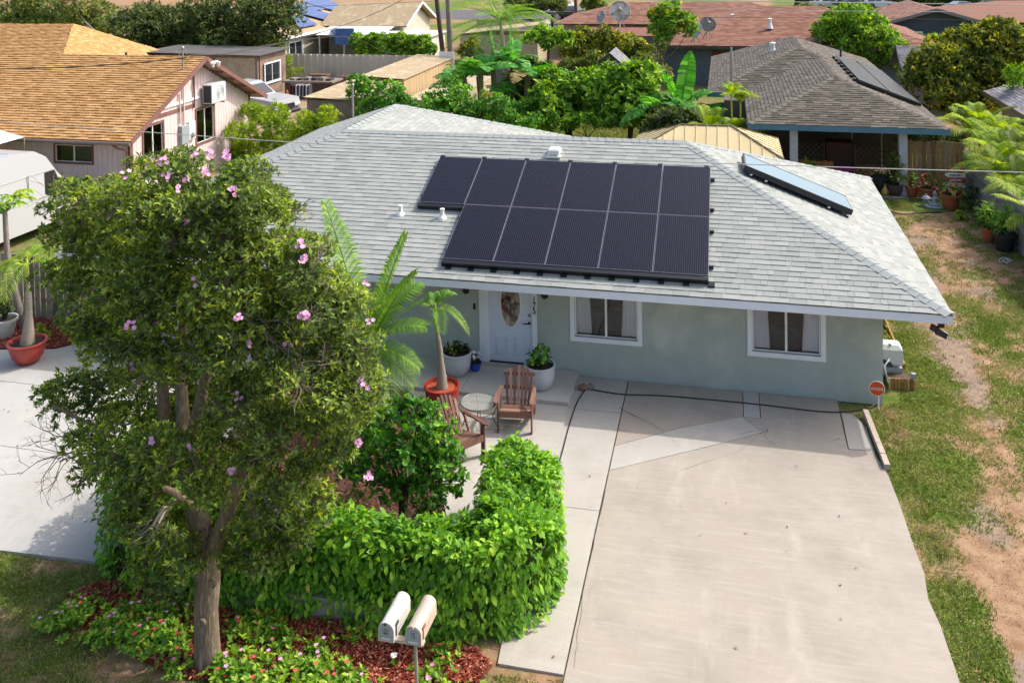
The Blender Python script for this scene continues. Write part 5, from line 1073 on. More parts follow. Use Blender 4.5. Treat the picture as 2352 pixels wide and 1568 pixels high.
# ================================================================== right-hand yard
XW = 4.98; MR('block_grey', [(0, '#6b6c70'), (.5, '#7b7c80'), (1, '#8c8d90')], per='object', grain=.12, gscale=30); M('mortar', '#5c5b5a', rough=1)
bw_ = thing('block_wall', 'grey concrete block wall along the right side of the yard', 'wall', (XW, 11, 0)); B().box(XW+.012, XW+.178, 4.0, 15.3, -.05, 1.44).build('mortar_core', 'mortar', bw_)
bm = B().bbox(0, .19, 0, .39, 0, .19, .008).build('block', 'block_grey', None); bme = bm.data; bpy.data.objects.remove(bm); inv = rootinv(bw_)
for r_ in range(7):
    y = 4.0+(.2 if r_ % 2 else 0); top = r_ == 6
    while y < 15.2:
        if not (r_ >= 5 and y < 6.6):
            o = bpy.data.objects.new('block', bme); COL.objects.link(o); o.parent = bw_; o.matrix_basis = inv @ Matrix.Translation((XW, y, r_*.2+.05))
        y += .4
y = 6.6; cm = B().bbox(-.03, .22, 0, .395, 0, .06, .008).build('cap_block', M('cap_stone', '#a89c8f', '#948a7e', scale=5, rough=.95), None); cme = cm.data; bpy.data.objects.remove(cm)
while y < 15.2: o = bpy.data.objects.new('cap_block', cme); COL.objects.link(o); o.parent = bw_; o.matrix_basis = inv @ Matrix.Translation((XW, y, 1.445)); y += .4
def boards(parent, a, c, h, w, mat, name='board', th=.02, jit=.03, gap=.006, z0=.03, round_=False, hv=None):
    a, c = Vector(a), Vector(c); d = (c-a); L = d.length; d /= L; s = Vector((-d.y, d.x, 0)); n = int(L/w)
    for i in range(n):
        hh = h+random.uniform(-jit, jit); p = a+d*(w*(i+.5)); b = B()
        if round_: b.prism([p-d*(w/2-gap)+Vector((0, 0, z0)), p+d*(w/2-gap)+Vector((0, 0, z0)), p+d*(w/2-gap)+Vector((0, 0, hh-.04)), p+d*(w/4)+Vector((0, 0, hh)), p-d*(w/4)+Vector((0, 0, hh)), p-d*(w/2-gap)+Vector((0, 0, hh-.04))], s*th)
        else: b.obox(p+Vector((0, 0, (hh+z0)/2)), d, s, (0, 0, 1), w/2-gap, th/2, (hh-z0)/2)
        b.build(name, mat, parent)
MR('fence_brown', [(0, '#7a6044'), (.35, '#8f7350'), (.65, '#a8855a'), (1, '#8c8072')], per='object', grain=.2, gscale=9, rough=.9); MR('fence_grey', [(0, '#5e564e'), (.5, '#756c62'), (1, '#8c8377')], per='object', grain=.2, gscale=9, rough=.95); MR('picket_orange', [(0, '#a06a42'), (.5, '#b5794c'), (1, '#c08a60')], per='object', grain=.15, gscale=12)
fr_ = thing('wooden_fence', 'brown board fence behind the potted garden at the right', 'fence', (4, 15.5, 0)); boards(fr_, (2.95, 15.6, 0), (5.2, 15.6, 0), 1.75, .15, 'fence_brown'); B().box(2.95, 5.2, 15.62, 15.66, .4, .49).build('rail', 'fence_brown', fr_); B().box(2.95, 5.2, 15.62, 15.66, 1.3, 1.39).build('rail', 'fence_brown', fr_)
fl_ = thing('wooden_fence', 'weathered grey-brown board fence behind the left palm pot', 'fence', (-18, .3, 0)); boards(fl_, (-20.6, .42, 0), (-16.45, .3, 0), 1.5, .16, 'fence_grey', gap=.014); B().box(-20.6, -16.45, .46, .5, .4, .48).build('rail', 'fence_grey', fl_); B().box(-20.6, -16.45, .46, .5, 1.15, 1.23).build('rail', 'fence_grey', fl_)
def gp(x, y): q = P(x, y, .03); return (q.x, q.y, .03)
G = 'pots by the wooden fence'
c = gp(2184, 480); pot('terracotta_pot', 'largest terracotta pot, rightmost of the flower pots by the fence', c, .3, .5, 'pot_terra', 'taper', group=G); potplant('geranium', 'orange and white flowering plant in the largest terracotta pot', (c[0], c[1], .48), .32, .45, 'leaf_bright', .09, .06, 40, petals='petal_salmon', npet=9, fr=.045)
c = gp(2132, 458); pot('terracotta_pot', 'wide terracotta pot in the middle with coral geraniums', c, .28, .4, 'pot_terra', 'taper', group=G); potplant('geranium', 'coral-red geranium in the middle terracotta pot', (c[0], c[1], .38), .34, .5, 'leaf_dark', .09, .06, 40, petals=M('petal_coral', '#e05a4a', '#e8746a', scale=20, rough=.6), npet=9, fr=.055)
c = gp(2095, 452); pot('terracotta_pot', 'smaller terracotta pot nearest the white post', c, .2, .38, 'pot_terra', 'taper', group=G); potplant('geranium', 'green plant with one orange bloom in the smaller terracotta pot', (c[0], c[1], .36), .2, .5, 'leaf_bright', .1, .04, 26, petals='petal_salmon', npet=3, fr=.05)
c = gp(2055, 449); pot('dark_pot', 'dark brown pot with a pale leafy plant before the white post', c, .26, .4, M('pot_brown', '#4a3a34', '#5c4a42', rough=.7), 'round'); potplant('potted_plant', 'tall pale green leafy plant in the dark pot before the white post', (c[0], c[1], .38), .3, 1.15, 'leaf_olive', .16, .06, 60, up=.2)
c = gp(2021, 445); pot('black_bucket', 'black plastic bucket at the back corner of the roof', c, .26, .6, 'pot_black', 'taper')
c = gp(2033, 451); one(B().lathe([(.06, 0), (.13, .06), (.14, .16), (.06, .3), (.035, .38), (.05, .42), (.0001, .42)], 18, c), 'vase', M('gold', '#b59a52', '#a3883f', rough=.35, metal=.5), 'small golden bottle-shaped vase by the black bucket', 'vase', smooth=True)
# stone lantern and seated figure statue
M('statue', '#9aa0a4', '#868c90', scale=8, rough=.9, bump=.3)
c = gp(2127, 473); b = B().box(c[0]-.12, c[0]+.12, c[1]-.1, c[1]+.1, 0, .05); [b.box(c[0]+dx-.02, c[0]+dx+.02, c[1]+dy-.02, c[1]+dy+.02, .05, .17) for dx in (-.08, .08) for dy in (-.06, .06)]; b.lathe([(.11, .17), (.11, .2), (.07, .2), (.07, .27), (.16, .28), (.1, .34), (.03, .38), (.03, .41), (.0001, .43)], 8, (c[0], c[1], 0)); one(b, 'stone_lantern', 'statue', 'small grey stone garden lantern beside the seated statue', 'lantern')
c = gp(2147, 477); b = B().lathe([(.0001, 0), (.26, 0), (.27, .04), (.2, .07), (.0001, .07)], 14, c, 1.1, .7).lathe([(.15, .07), (.16, .12), (.1, .16), (.09, .24), (.1, .31), (.045, .36), (.035, .38), (.055, .41), (.06, .46), (.045, .51), (.02, .54), (.0001, .56)], 14, c, 1, .8); one(b, 'statue', 'statue', 'small grey seated figure statue on a round base', 'statue', smooth=True)
c = gp(2196, 470); sb = thing('arrow_sign', 'signpost of four stacked red and white arrow boards among the pots', 'sign', c); M('sign_red', '#a82a48', '#98243e', rough=.5); B().box(c[0]-.015, c[0]+.015, c[1], c[1]+.03, 0, 1.25).build('post', 'timber', sb)
for i, (mt, s) in enumerate((('sign_red', 1), ('white_paint', -1), ('sign_red', 1), ('white_paint', -1))):
    z = 1.16-.165*i; x0, x1 = c[0]-.27, c[0]+.27; pts = [(x0, z-.06), (x1, z-.06), (x1+.07*(s > 0), z), (x1, z+.06), (x0, z+.06), (x0-.07*(s < 0), z)]; bd = B().prism([(x, c[1]-.03, zz_) for x, zz_ in pts], (0, .02, 0)).build('arrow_board', mt, sb)
    tx = B(); [tx.box(c[0]-.2+k*.055, c[0]-.2+k*.055+.035, c[1]-.036, c[1]-.031, z-.022, z+.022+.008*(k % 3)) for k in range(7)]; tx.build('lettering', 'ink' if mt == 'white_paint' else 'white_paint', bd)['kind'] = 'stuff'
for (x, y, lab, mt, w, h, L, Wd) in ((2205, 505, 'pale low shrub at the foot of the block wall', 'leaf_lime', .2, .3, .08, .03), (2232, 480, 'dark shrub behind the arrow sign against the wall', 'leaf_dark', .4, 1.0, .12, .04), (2225, 430, 'tall dark spiky plant between fence and block wall', 'leaf_dark', .35, 1.3, .16, .04), (2120, 425, 'tall thin-leaved plant behind the coral geranium', 'leaf_olive', .35, 1.25, .14, .025), (2150, 425, 'tall sparse plant standing against the fence boards', 'leaf_olive', .35, 1.35, .14, .025), (2250, 515, 'spreading green bush before the block wall', 'leaf_dark', .35, .7, .12, .04)):
    c = gp(x, y); potplant('garden_plant', lab, c, w, h, mt, L, Wd, 50, up=.3)
c = gp(2271, 556); pot('terracotta_pot', 'tall terracotta pot at the block wall with strap leaves', c, .19, .42, 'pot_terra', 'taper', group=G); potplant('strap_leaf_plant', 'bright green strap-leaved plant spilling from a pot at the wall', (c[0], c[1], .4), .35, .75, 'leaf_bright', .26, .035, 46, up=.2, spread=1.2)
c = gp(2308, 575); pot('black_pot', 'large black nursery pot against the block wall', c, .3, .5, 'pot_black', 'taper'); potplant('strap_leaf_plant', 'second strap-leaved plant above the black nursery pot', (c[0], c[1], .48), .35, .8, 'leaf_bright', .26, .035, 40, up=.2, spread=1.2)
c = gp(2312, 603); b = B(); th_ = np.linspace(0, 14, 60); b.tube([Vector((c[0]+.2*math.cos(t)*(.6+.4*math.sin(t*.37)), c[1]+.2*math.sin(t*1.07)*(.7+.3*math.cos(t*.5)), .05+.05*abs(math.sin(t*.9)))) for t in th_], .014, 6); one(b, 'hose_coil', M('hose_grey', '#a9aca6', rough=.6), 'tangled grey hose lying below the black pot', 'hose', smooth=True)
ste = thing('stone_edging', 'flat stones edging the small grass patch before the dark pot', 'edging', gp(2060, 460))
for i in range(7): q = P(2028+i*9, 457+.4*i, 0); B().bbox(q.x-.07, q.x+.06, q.y-.08, q.y+.08, .0, .1, .02).build('stone', 'stone_grey', ste)
one(B().tube(smooth_path([P(2046, 486, .05), P(2075, 492, .05), P(2110, 489, .05), P(2160, 487, .05)]), .022, 6), 'lawn_edging', 'pot_black', 'black edging strip bounding the small grass patch', 'edging')
for t_ in (0,):
    gpz = [P(2040, 462), P(2085, 464), P(2105, 487), P(2052, 487)]; grass([(q.x, q.y) for q in gpz], 6000, lambda x, y: np.full(len(x), .9), 'patch_grass', 'small yellow-green grass patch before the potted garden', h=.04)
# ================================================================== wires
M('wire_white', '#b9b9b5', rough=.5); M('wire_dark', '#3a3836', rough=.6)
def wire(label, pts, r, mat, group='overhead wires'): return one(B().tube(smooth_path([Vector(q) for q in pts], 6), r, 6), 'overhead_wire', mat, label, 'wire', group, smooth=True)
wire('pale wire crossing in front of the roof and solar panels', [PY(-60, 278, -9), PY(0, 281, -9), PY(327, 303, -9), PY(612, 323, -9), PY(872, 339, -9), PY(1280, 361, -9), PY(1638, 375, -9), PY(2021, 387, -9), PY(2352, 396, -9), PY(2420, 398, -9)], .005, 'wire_white')
# ================================================================== neighbours and background
def gable(x0, x1, y0, y1, ze, zr, axis='x', ov=0):
    """two slopes of a gable roof, ridge along axis"""
    V = Vector
    if axis == 'x':
        ym = (y0+y1)/2; p = (zr-ze)/(ym-y0); A = [V((x0, y0, ze)), V((x1, y0, ze)), V((x1, ym, zr)), V((x0, ym, zr))]; Bk = [V((x1, y1, ze)), V((x0, y1, ze)), V((x0, ym, zr)), V((x1, ym, zr))]
        return [(A, V((1, 0, 0)), V((0, 1, p)).normalized()), (Bk, V((-1, 0, 0)), V((0, -1, p)).normalized())]
    xm = (x0+x1)/2; p = (zr-ze)/(xm-x0); A = [V((x1, y0, ze)), V((x1, y1, ze)), V((xm, y1, zr)), V((xm, y0, zr))]; Bk = [V((x0, y1, ze)), V((x0, y0, ze)), V((xm, y0, zr)), V((xm, y1, zr))]
    return [(A, V((0, 1, 0)), V((-1, 0, p)).normalized()), (Bk, V((0, -1, 0)), V((1, 0, p)).normalized())]
def shmat(nm, st): MR('shingle_'+nm, st, rough=.95, grain=.12, gscale=40); MR('shingle_%s_one' % nm, st, rough=.95, per='object', grain=.12, gscale=40)
shmat('orange', [(0, '#a37a4a'), (.4, '#ad8452'), (.75, '#b58d5b'), (1, '#be986a')]); shmat('dark', [(0, '#4a453d'), (.4, '#565048'), (.75, '#615a51'), (1, '#6e675d')]); shmat('brown', [(0, '#6e4a3c'), (.5, '#7f5747'), (1, '#906857')]); shmat('slate', [(0, '#66656a'), (.5, '#78777c'), (1, '#8c8b90')])
M('pink_siding', '#c9b6b4', '#d4c2c0', scale=2, rough=.85); M('pink_wall_back', '#8a7474', rough=.9); M('brown_trim', '#6e4a44', '#7d574f', scale=4, rough=.8); M('pink_soffit', '#b08c80', '#a58074', rough=.9)
# ---------------------------------------------------------------- pink house with orange roof
ph = thing('neighbour_house', 'pale pink board-sided house with orange-brown shingle roof at the left', 'house', (-28, 13, 0)); OX, ZO = -21.95, 2.4
g1 = gable(-37, OX, 8.4, 17.6, ZO, 4.62); rf = deck(g1, .08).build('roof', 'deck_dark', ph)
shingle_face(g1, .145, (.3, .26, .34, .22), rf, MATS['shingle_orange'], MATS['shingle_orange_one'], singles=300, seed=40, thick=.032)
cap_line(Vector((-37, 13, 4.62)), Vector((OX, 13, 4.62)), g1[0][1].cross(g1[0][2]), g1[1][1].cross(g1[1][2]), rf, M('cap_orange', '#96703f', '#a27b48', rough=.95), step=.28)
so = B()
for (poly, e, s) in g1: so.poly([p_-Vector((0, 0, .09)) for p_ in poly])
so.build('soffit', 'pink_soffit', rf)
for a, c in (((OX+.02, 8.38, ZO-.06), (OX+.02, 13, 4.56)), ((OX+.02, 17.62, ZO-.06), (OX+.02, 13, 4.56))): B().bar(a, c, .04, .16).build('rake_board', 'brown_trim', rf)
B().tube([(-37, 8.32, ZO-.08), (OX+.02, 8.32, ZO-.08)], .06, 8).build('gutter', M('gutter', '#7a6a60', rough=.5), rf); B().tube([(-22.6, 8.32, ZO-.12), (-22.6, 8.6, ZO-.3), (-22.5, 8.93, ZO-.45), (-22.5, 8.93, .1)], .04, 8).build('downpipe', 'brown_trim', rf)
for k in range(4): y = 14.2+k*.85; z = 4.62-(y-13)*.4826-.16; B().box(-22.44, OX-.02, y-.03, y+.03, z-.05, z+.02).build('rafter_tail', 'brown_trim', rf)
XG = -22.45
pw_ = B(); wallgrid(pw_, 'x', XG-.03, 9, 17, 0, 2.64, [(9.77, 10.9, 1.38, 2.54), (13.03, 14.24, 1.28, 2.56)]); pw_.poly([(XG-.03, 9.2, 2.64), (XG-.03, 16.8, 2.64), (XG-.03, 13, 4.46)])
wallgrid(pw_, 'y', 9.03, -37, XG-.03, 0, 2.55, [(-25.35, -23.89, 1.46, 2.06)]); pw_.poly([(-37, 17, 0), (XG, 17, 0), (XG, 17, 2.5), (-37, 17, 2.5)]); pw_.build('wall', 'pink_wall_back', ph)
def rz_(y): return 4.5-abs(y-13)*.4826
wins = [(9.69, 10.98, 1.3, 2.62), (12.95, 14.32, 1.2, 2.64)]
for i in range(40):
    y0, y1 = 9+i*.2+.006, 9+(i+1)*.2-.006; segs = [(0, min(rz_(y0), rz_(y1))-.02)]
    for (a, c, z0, z1) in wins:
        if a+.05 < (y0+y1)/2 < c-.05: segs = [(0, z0+.04), (z1-.04, segs[-1][1])]
    for z0, z1 in segs: B().box(XG-.028, XG, y0, y1, z0, z1).build('siding_board', 'pink_siding', ph)
for i in range(52):
    x0 = -32.9+i*.2
    if -25.4 < x0+.1 < -23.84: zz = [(0, 1.45), (2.08, 2.5)]
    else: zz = [(0, 2.5)]
    for z0, z1 in zz: B().box(x0+.006, x0+.194, 9.0, 9.028, z0, z1).build('siding_board', 'pink_siding', ph)
for (a, c, z0, z1) in wins: window(ph, a, c, z0, z1, y=XG, ax='x', out=1, hang=False, trim='brown_trim', tr=.08, room=True)
window(ph, -25.41, -23.83, 1.4, 2.12, y=9.0, hang=False, trim='brown_trim', tr=.06)
B().box(XG-.01, XG+.05, 8.97, 9.12, 0, 2.5).build('corner_board', 'brown_trim', ph); B().box(XG-.01, XG+.05, 16.95, 17.05, 0, 2.55).build('corner_board', 'brown_trim', ph)
B().box(XG+.002, XG+.03, 9.9, 12.9, 2.72, 2.86).build('trim_band', 'brown_trim', ph); B().box(XG+.002, XG+.06, 10.6, 13.2, 3.0, 3.1).build('cable_duct', 'white_paint', ph)
for y, z0, z1 in ((11.9, 2.28, 3.4), (12.15, 2.2, 3.9), (12.85, 2.7, 4.3)): B().tube([(XG+.06, y, z0), (XG+.06, y, min(z1, rz_(y)-.1))], .035, 8).build('conduit', 'pink_siding' if y < 12.5 else 'brown_trim', ph)
mb_ = thing('electric_meter', 'grey electric meter boxes on the pink gable wall', 'meter', (XG+.1, 12.3, 1.5)); B().bbox(XG+.002, XG+.16, 11.85, 12.3, 1.5, 2.2, .02).build('box', 'abs_grey', mb_); B().bbox(XG+.002, XG+.13, 12.36, 12.78, 1.55, 2.25, .02).build('box', 'abs_white', mb_); b = B().lathe([(.09, 0), (.09, .08), (.07, .1)], 14); b.v = [(XG+.13+z, 12.57+x, 1.75+y) for x, y, z in b.v]; b.build('dial', 'abs_grey', mb_)
ac = thing('air_conditioner', 'white air-conditioner unit mounted high on the pink gable wall', 'air conditioner', (XG+.3, 13.85, 2.75)); B().bbox(XG+.1, XG+.5, 13.35, 14.35, 2.75, 3.5, .03).build('case', 'abs_white', ac)
b = B(); [b.tube([(XG+.505, 13.95+.27*k/5*math.cos(R(a)), 3.12+.27*k/5*math.sin(R(a))) for a in range(0, 361, 20)], .006, 4) for k in range(1, 6)]; b.build('fan_grille', 'abs_grey', ac); B().box(XG+.14, XG+.46, 13.342, 13.349, 2.8, 3.45).build('side_grille', 'ink', ac); [B().bar((XG, y, 2.72), (XG+.52, y, 2.72), .04, .04).build('bracket', 'ink', ac) for y in (13.5, 14.2)]
wh_ = thing('weatherhead', 'metal service mast with cable loop standing on the orange roof', 'mast', (-22.9, 12.3, 4.2)); mbp = PY(420, 146, 12.2); B().tube([(mbp.x, 12.2, 4.1), (mbp.x, 12.2, 5.0)], .035, 8).build('mast', 'galv', wh_); B().tube([(mbp.x+.16*math.cos(R(a)), 12.2, 4.85+.2*math.sin(R(a))) for a in range(0, 361, 20)], .012, 5).build('cable_loop', 'galv', wh_); B().ball((mbp.x, 12.2, 5.04), .07, 8, 6).build('cap', 'galv', wh_)
sec = thing('security_light', 'white double security light at the gable peak of the pink house', 'lamp', (OX+.1, 13.4, 4.2)); B().box(OX, OX+.1, 13.2, 13.7, 4.3, 4.4).build('base', 'white_paint', sec); [B().lathe([(.05, 0), (.1, .16)], 10, (OX+.15, y, 4.2)).build('head', 'white_paint', sec) for y in (13.2, 13.6)]
# rear wing of the pink house
pr_ = thing('rear_neighbour_house', 'second orange-brown shingle roof behind the pink house', 'house', (-36, 27, 0)); pk = P(169, 55, 4.6); g2 = [([Vector((-52, pk.y-5.5, 2.1)), Vector((pk.x+3.2, pk.y-5.5, 2.1)), Vector((pk.x, pk.y, 4.6)), Vector((-52, pk.y, 4.6))], Vector((1, 0, 0)), Vector((0, 5.5, 2.5)).normalized())]
r2 = deck(g2, .08).build('roof', 'deck_dark', pr_); shingle_face(g2, .15, (.3, .26, .34), r2, MATS['shingle_orange'], MATS['shingle_orange_one'], seed=44, thick=.035); B().poly([(-52, pk.y-4.9, 0), (pk.x+2.6, pk.y-4.9, 0), (pk.x+2.6, pk.y-4.9, 2.3), (-52, pk.y-4.9, 2.3)]).poly([(pk.x+2.6, pk.y-4.9, 0), (pk.x+2.6, pk.y+5, 0), (pk.x+2.6, pk.y+5, 2.2), (pk.x+2.6, pk.y-4.9, 2.3)]).build('wall', 'pink_siding', pr_)
ghip = [([Vector((pk.x+3.2, pk.y-5.5, 2.1)), Vector((pk.x+3.2, pk.y+5.5, 2.1)), Vector((pk.x, pk.y, 4.6))], Vector((0, 1, 0)), Vector((-3.2, 0, 2.5)).normalized())]; shingle_face(ghip, .15, (.3, .26, .34), r2, MATS['shingle_orange'], MATS['shingle_orange_one'], seed=45)
bk = deck([([Vector((pk.x+3.2, pk.y+5.5, 2.1)), Vector((-52, pk.y+5.5, 2.1)), Vector((-52, pk.y, 4.6)), Vector((pk.x, pk.y, 4.6))], Vector((-1, 0, 0)), Vector((0, -1, .45)))]+[([Vector((pk.x+3.2, pk.y-5.5, 2.1)), Vector((pk.x+3.2, pk.y+5.5, 2.1)), Vector((pk.x, pk.y, 4.6))], None, None)], .08).build('roof_back', 'cap_orange', pr_)
for x, y in ((228, 98), (290, 132)): q = P(x, y, 3.3); B().tube([q-Vector((0, 0, .4)), q+Vector((0, 0, .25))], .06, 8).build('pipe_vent', 'ink', pr_)
# ---------------------------------------------------------------- vehicles
def mcar(n, c): return M('paint_'+n, c, c, rough=.35, spec=.5, coat=.6)
M('tyre', '#17171a', '#202024', rough=.85); M('rim', '#8a8c90', rough=.35, metal=.7); M('car_glass', '#12161a', '#1a2026', rough=.06, spec=.9); M('car_trim', '#1b1c1f', rough=.6); M('lamp_clear', '#c9cdd0', rough=.15); M('lamp_red', '#8a1a1a', rough=.25)
def taper(prof, hw, top, zt, zb):
    n = len(prof); L = []; Rr = []
    for x, z in prof: w = hw-(hw-top)*max(0, min(1, (z-zb)/(zt-zb))); L.append((x, w, z)); Rr.append((x, -w, z))
    b = B(); b.add(L+Rr, [tuple(range(n))[::-1], tuple(range(n, 2*n))]+[(i, (i+1) % n, (i+1) % n+n, i+n) for i in range(n)]); return b
def car(name, label, cat, loc, rz, kind, paint, group=None, tail=None):
    t = thing(name, label, cat, loc, rz, group)
    S = {'van': dict(L=5.9, w=1.0, lower=[(-2.95, .35), (2.85, .35), (2.95, .6), (2.9, 1.0), (2.35, 1.18), (-2.95, 1.18)], upper=[(-2.95, 1.18), (2.35, 1.18), (1.75, 1.85), (1.35, 2.4), (.9, 2.66), (.2, 2.74), (-2.8, 2.72), (-2.93, 2.55)], zt=2.74, top=.86, wheels=(-1.75, 1.9), r=.36),
         'suv': dict(L=4.7, w=.92, lower=[(-2.3, .35), (2.25, .35), (2.35, .65), (2.2, .95), (1.3, 1.08), (-2.3, 1.1)], upper=[(-2.3, 1.1), (1.3, 1.08), (.6, 1.6), (.2, 1.72), (-1.9, 1.74), (-2.2, 1.5)], zt=1.74, top=.7, wheels=(-1.4, 1.45), r=.36),
         'sedan': dict(L=4.5, w=.9, lower=[(-2.25, .3), (2.2, .3), (2.3, .55), (2.1, .82), (1.0, .95), (-1.6, .97), (-2.25, .9)], upper=[(-1.7, .97), (1.0, .95), (.3, 1.38), (-.9, 1.42)], zt=1.42, top=.66, wheels=(-1.35, 1.4), r=.33),
         'pickup': dict(L=5.6, w=.98, lower=[(-2.8, .5), (2.65, .45), (2.78, .75), (2.7, 1.1), (1.3, 1.22), (-.7, 1.22), (-.72, 1.2), (-2.8, 1.2)], upper=[(-.75, 1.2), (1.2, 1.2), (.6, 1.72), (.35, 1.84), (-.55, 1.86)], zt=1.86, top=.74, wheels=(-1.75, 1.75), r=.42)}[kind]
    w, zt, top = S['w'], S['zt'], S['top']; zb = S['upper'][0][1]; body = taper(S['lower'], w, w*.97, zb, .4).build('body', paint, t, world=False); cab = taper(S['upper'], w*.97, top, zt, zb).build('cabin', paint, t, world=False)
    up = S['upper']; hwz = lambda z: w*.97-(w*.97-top)*max(0, min(1, (z-zb)/(zt-zb)))
    f0, f1_ = up[1], up[2]                                                   # windshield lies between these two points
    a = (f0[0]*.9+f1_[0]*.1, f0[1]*.9+f1_[1]*.1); c = (f1_[0], f1_[1]); nrm = Vector((f1_[1]-f0[1], 0, f0[0]-f1_[0])).normalized()*.012
    B().poly([Vector((a[0], -hwz(a[1])*.92, a[1]))+nrm, Vector((a[0], hwz(a[1])*.92, a[1]))+nrm, Vector((c[0], hwz(c[1])*.92, c[1]))+nrm, Vector((c[0], -hwz(c[1])*.92, c[1]))+nrm]).build('windshield', 'car_glass', t, world=False)
    z0, z1 = zb+.06, zb+(zt-zb)*(.8 if kind != 'van' else .48); xs = {'van': [(1.2, 1.95)], 'suv': [(-.05, .75), (-1.05, -.12), (-2.0, -1.12)], 'sedan': [(-.2, .55), (-1.1, -.27)], 'pickup': [(.05, .75), (-.65, -.02)]}[kind]
    for s in (-1, 1):
        for (x0, x1) in xs:
            ys0, ys1 = s*(hwz(z0)+.008), s*(hwz(z1)+.008); sh = .3*(x1 == xs[0][1]); B().poly([(x0, ys0, z0), (x1, ys0, z0), (x1-sh, ys1, z1), (x0+.03, ys1, z1)][::s]).build('side_window', 'car_glass', t, world=False)
        for wx in S['wheels']:
            b = B().lathe([(S['r']*.5, -.1), (S['r']*.97, -.1), (S['r'], -.06), (S['r'], .06), (S['r']*.97, .1), (S['r']*.5, .1)], 20); b.v = [(wx+x, s*(w-.1)+z, S['r']+y) for x, y, z in b.v]; wo = b.build('wheel', 'tyre', t, world=False)
            b = B().lathe([(.001, -.112), (S['r']*.55, -.105), (S['r']*.55, .105), (.001, .112)], 14); b.v = [(wx+x, s*(w-.1)+z, S['r']+y) for x, y, z in b.v]; b.build('rim', 'rim', wo, world=False)
        fx = S['lower'][2][0]; B().bbox(fx-.18, fx+.02, min(s*w*.55, s*w*.93), max(s*w*.55, s*w*.93), .68, .86, .02).build('headlight', 'lamp_clear', t, world=False)
        bx = S['lower'][0][0]; B().box(bx-.015, bx+.05, min(s*w*.72, s*w*.95), max(s*w*.72, s*w*.95), .75, 1.05).build('tail_light', 'lamp_red', t, world=False)
    fx = S['lower'][2][0]; B().box(fx-.1, fx+.025, -w*.5, w*.5, .62, .88).build('grille', 'car_trim', t, world=False); B().bbox(fx-.2, fx+.06, -w*.95, w*.95, .36, .56, .05).build('bumper', 'car_trim' if kind != 'van' else paint, t, world=False); B().box(fx+.062, fx+.07, -.16, .16, .42, .52).build('licence_plate', 'white_paint', t, world=False)
    bx = S['lower'][0][0]; B().bbox(bx-.06, bx+.12, -w*.95, w*.95, .36, .55, .04).build('bumper', 'car_trim', t, world=False)
    if kind in ('suv', 'sedan', 'van'):
        b0_, b1_ = up[-1], up[0]; B().poly([(b1_[0]+(b0_[0]-b1_[0])*.15-.012, -hwz(b1_[1])*.85, b1_[1]+.08), (b0_[0]-.012, -hwz(b0_[1])*.85, b0_[1]-.05), (b0_[0]-.012, hwz(b0_[1])*.85, b0_[1]-.05), (b1_[0]+(b0_[0]-b1_[0])*.15-.012, hwz(b1_[1])*.85, b1_[1]+.08)]).build('rear_window', 'car_glass', t, world=False)
    if kind == 'pickup': B().box(-2.7, -.85, -w*.85, w*.85, 1.1, 1.206).build('bed_floor', 'car_trim', t, world=False); [B().box(-2.78, -.75, s*w*.98-.06*(s > 0), s*w*.98+.06*(s < 0), 1.2, 1.3).build('bed_side', paint, t, world=False) for s in (-1, 1)]; B().box(-2.8, -2.74, -w*.9, w*.9, 1.2, 1.3).build('tailgate', paint, t, world=False); B().poly([(-.66, -hwz(1.3)*.85, 1.3), (-.57, -hwz(1.75)*.85, 1.75), (-.57, hwz(1.75)*.85, 1.75), (-.66, hwz(1.3)*.85, 1.3)]).build('rear_window', 'car_glass', t, world=False)
    if kind == 'van':
        for k in range(6): x = -2.4+k*.5; B().box(x, x+.05, -w*.7, w*.7, 2.715, 2.752).build('roof_rib', paint, t, world=False)
        for s in (-1, 1):
            for z in (.75, 1.22, 1.95): B().box(-2.9, 1.6 if z < 2 else .6, min(s*hwz(z)*1.0, s*(hwz(z)+.012)), max(s*hwz(z)*1.0, s*(hwz(z)+.012)), z, z+.035).build('side_moulding', 'abs_grey' if z < 1 else paint, t, world=False)
            B().box(.55, .57, min(s*hwz(1.5), s*(hwz(1.5)+.02)), max(s*hwz(1.5), s*(hwz(1.5)+.02)), .5, 2.0).build('door_seam', 'abs_grey', t, world=False); B().bbox(1.9, 2.05, min(s*1.0, s*1.22), max(s*1.0, s*1.22), 1.25, 1.6, .03).build('mirror', 'car_trim', t, world=False)
    return t
pw = mcar('white', '#aeb0b2'); 
car('cargo_van', 'white high-roofed cargo van parked behind the left fence', 'van', (-24.15, 4.7, 0), R(88), 'van', pw)
car('pickup_truck', 'white pickup truck parked behind the pink house', 'truck', (-26.9, 24.6, 0), R(-14), 'pickup', pw)
cn = thing('canopy', 'plain white canopy top behind the cargo van', 'canopy', (-28.5, 7.2, 0)); M('canvas_white', '#cfd1d2', '#c5c8ca', rough=.8); ap = Vector((-28.6, 6.6, 3.75)); cr_ = [Vector((-31.2, 5.0, 2.45)), Vector((-25.9, 5.0, 2.45)), Vector((-25.9, 8.2, 2.45)), Vector((-31.2, 8.2, 2.45))]
B().add([ap]+cr_, [(0, 1, 2), (0, 2, 3), (0, 3, 4), (0, 4, 1)]).build('top', 'canvas_white', cn); [B().tube([q-Vector((0, 0, 2.3)), q], .025, 8).build('pole', 'galv', cn) for q in cr_]
